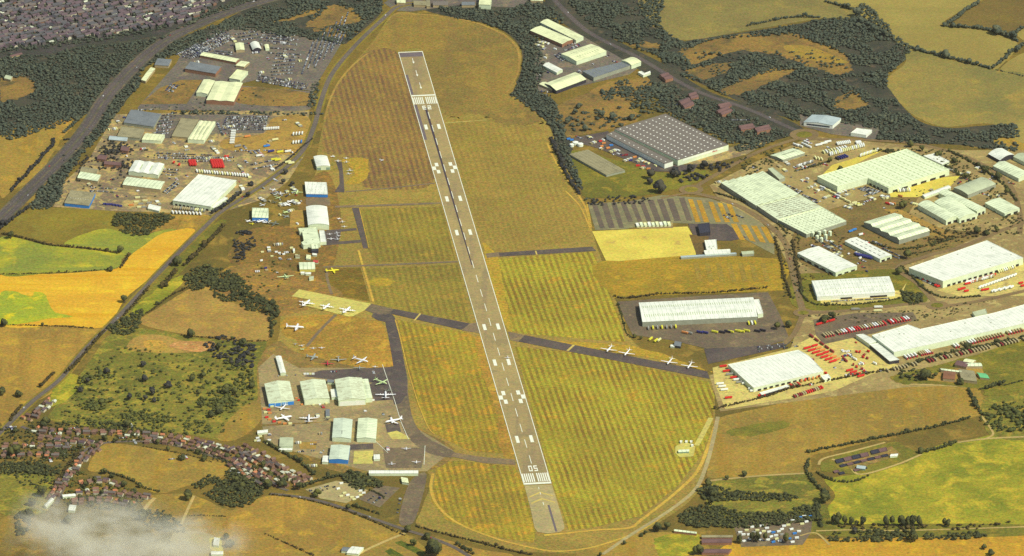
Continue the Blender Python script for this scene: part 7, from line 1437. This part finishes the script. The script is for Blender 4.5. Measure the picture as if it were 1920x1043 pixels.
# ================================================================ SMOKE DRIFT, SKY, SUN, CAMERA
def smoke():
    m = bpy.data.materials.new('smoke'); m.use_nodes = True; t = m.node_tree; t.nodes.clear()
    o = t.nodes.new('ShaderNodeOutputMaterial'); v = t.nodes.new('ShaderNodeVolumePrincipled'); t.links.new(v.outputs[0], o.inputs['Volume'])
    tc = t.nodes.new('ShaderNodeTexCoord'); n = t.nodes.new('ShaderNodeTexNoise'); n.inputs['Scale'].default_value = 2.6; n.inputs['Detail'].default_value = 6; n.inputs['Distortion'].default_value = .8
    t.links.new(tc.outputs['Object'], n.inputs['Vector'])
    ln = t.nodes.new('ShaderNodeVectorMath'); ln.operation = 'LENGTH'; t.links.new(tc.outputs['Object'], ln.inputs[0])
    a = t.nodes.new('ShaderNodeMapRange'); a.inputs[1].default_value = .98; a.inputs[2].default_value = .1; a.interpolation_type = 'SMOOTHSTEP'; t.links.new(ln.outputs['Value'], a.inputs[0])
    b = t.nodes.new('ShaderNodeMapRange'); b.inputs[1].default_value = .45; b.inputs[2].default_value = .68; t.links.new(n.outputs['Fac'], b.inputs[0])
    mu = t.nodes.new('ShaderNodeMath'); mu.operation = 'MULTIPLY'; t.links.new(a.outputs[0], mu.inputs[0]); t.links.new(b.outputs[0], mu.inputs[1])
    m2 = t.nodes.new('ShaderNodeMath'); m2.operation = 'MULTIPLY'; m2.inputs[1].default_value = .05; t.links.new(mu.outputs[0], m2.inputs[0])
    t.links.new(m2.outputs[0], v.inputs['Density']); v.inputs['Color'].default_value = (.98, .97, .86, 1); v.inputs['Anisotropy'].default_value = .1
    return m
import bmesh
bm = bmesh.new(); bmesh.ops.create_icosphere(bm, subdivisions=3, radius=1); me = bpy.data.meshes.new('smoke'); bm.to_mesh(me); bm.free(); me.materials.append(smoke())
for i, (x, y, sx, sy, sz) in enumerate(((200, 1018, 190, 190, 50), (335, 1022, 150, 120, 40), (105, 985, 80, 150, 36))):
    c = G(x, y, 75+i*2); s = link('cloud', me, None, c, .2*i); s.scale = (sx, sy, sz)
    tag(s, ('main pale drift of smoke over the bottom left corner', 'thin right-hand wisp of smoke over the pale yard', 'left wisp of smoke rising past the dark clump')[i], 'smoke', kind='stuff')
hz = MB(); hz.box(-BIG-500, BIG+500, -CYB, BIG+500, -1.2, HC+80)
hm = bpy.data.materials.new('haze'); hm.use_nodes = True; hm.node_tree.nodes.clear(); ho = hm.node_tree.nodes.new('ShaderNodeOutputMaterial'); hv = hm.node_tree.nodes.new('ShaderNodeVolumePrincipled')
hv.inputs['Color'].default_value = (.95, .93, .82, 1); hv.inputs['Density'].default_value = HAZE; hv.inputs['Anisotropy'].default_value = 0; hm.node_tree.links.new(hv.outputs[0], ho.inputs['Volume'])
tag(hz.obj('haze', hm), kind='stuff')
SUN_EL, SUN_AZ = math.radians(50), math.atan2(.80, -.60)     # from the right, behind the camera (azimuth from +y, clockwise)
sd = Vector((math.sin(SUN_AZ)*math.cos(SUN_EL), math.cos(SUN_AZ)*math.cos(SUN_EL), math.sin(SUN_EL)))
sl = bpy.data.lights.new('sun', 'SUN'); sl.energy = 4.05; sl.angle = math.radians(.5); sl.color = (1.0, .97, .80)
so = bpy.data.objects.new('sun', sl); COL.objects.link(so); so.rotation_euler = (-sd).to_track_quat('-Z', 'Y').to_euler()
w = bpy.data.worlds.new('World'); SC.world = w; w.use_nodes = True
sk = w.node_tree.nodes.new('ShaderNodeTexSky'); sk.sky_type = 'NISHITA'; sk.sun_disc = False; sk.sun_elevation = SUN_EL; sk.sun_rotation = SUN_AZ; sk.air_density = 1.0; sk.dust_density = 1.5
bg = w.node_tree.nodes['Background']; bg.inputs['Strength'].default_value = .10; w.node_tree.links.new(sk.outputs[0], bg.inputs[0])
cam = bpy.data.cameras.new('camera'); co = bpy.data.objects.new('camera', cam); COL.objects.link(co); co.location = (0, CY, HC); co.rotation_euler = (math.pi/2-TH, 0, 0)
cam.sensor_width = 36; cam.lens = 36*FPX/1920; cam.clip_start = 50; cam.clip_end = 200000; SC.camera = co
SC.view_settings.view_transform = 'Standard'; SC.view_settings.look = 'None'; SC.view_settings.exposure = .04; SC.view_settings.gamma = 1
SC.cycles.max_bounces = 5; SC.cycles.diffuse_bounces = 2; SC.cycles.glossy_bounces = 2; SC.cycles.transmission_bounces = 2; SC.cycles.volume_bounces = 6; SC.cycles.caustics_reflective = False; SC.cycles.caustics_refractive = False; SC.cycles.use_denoising = False
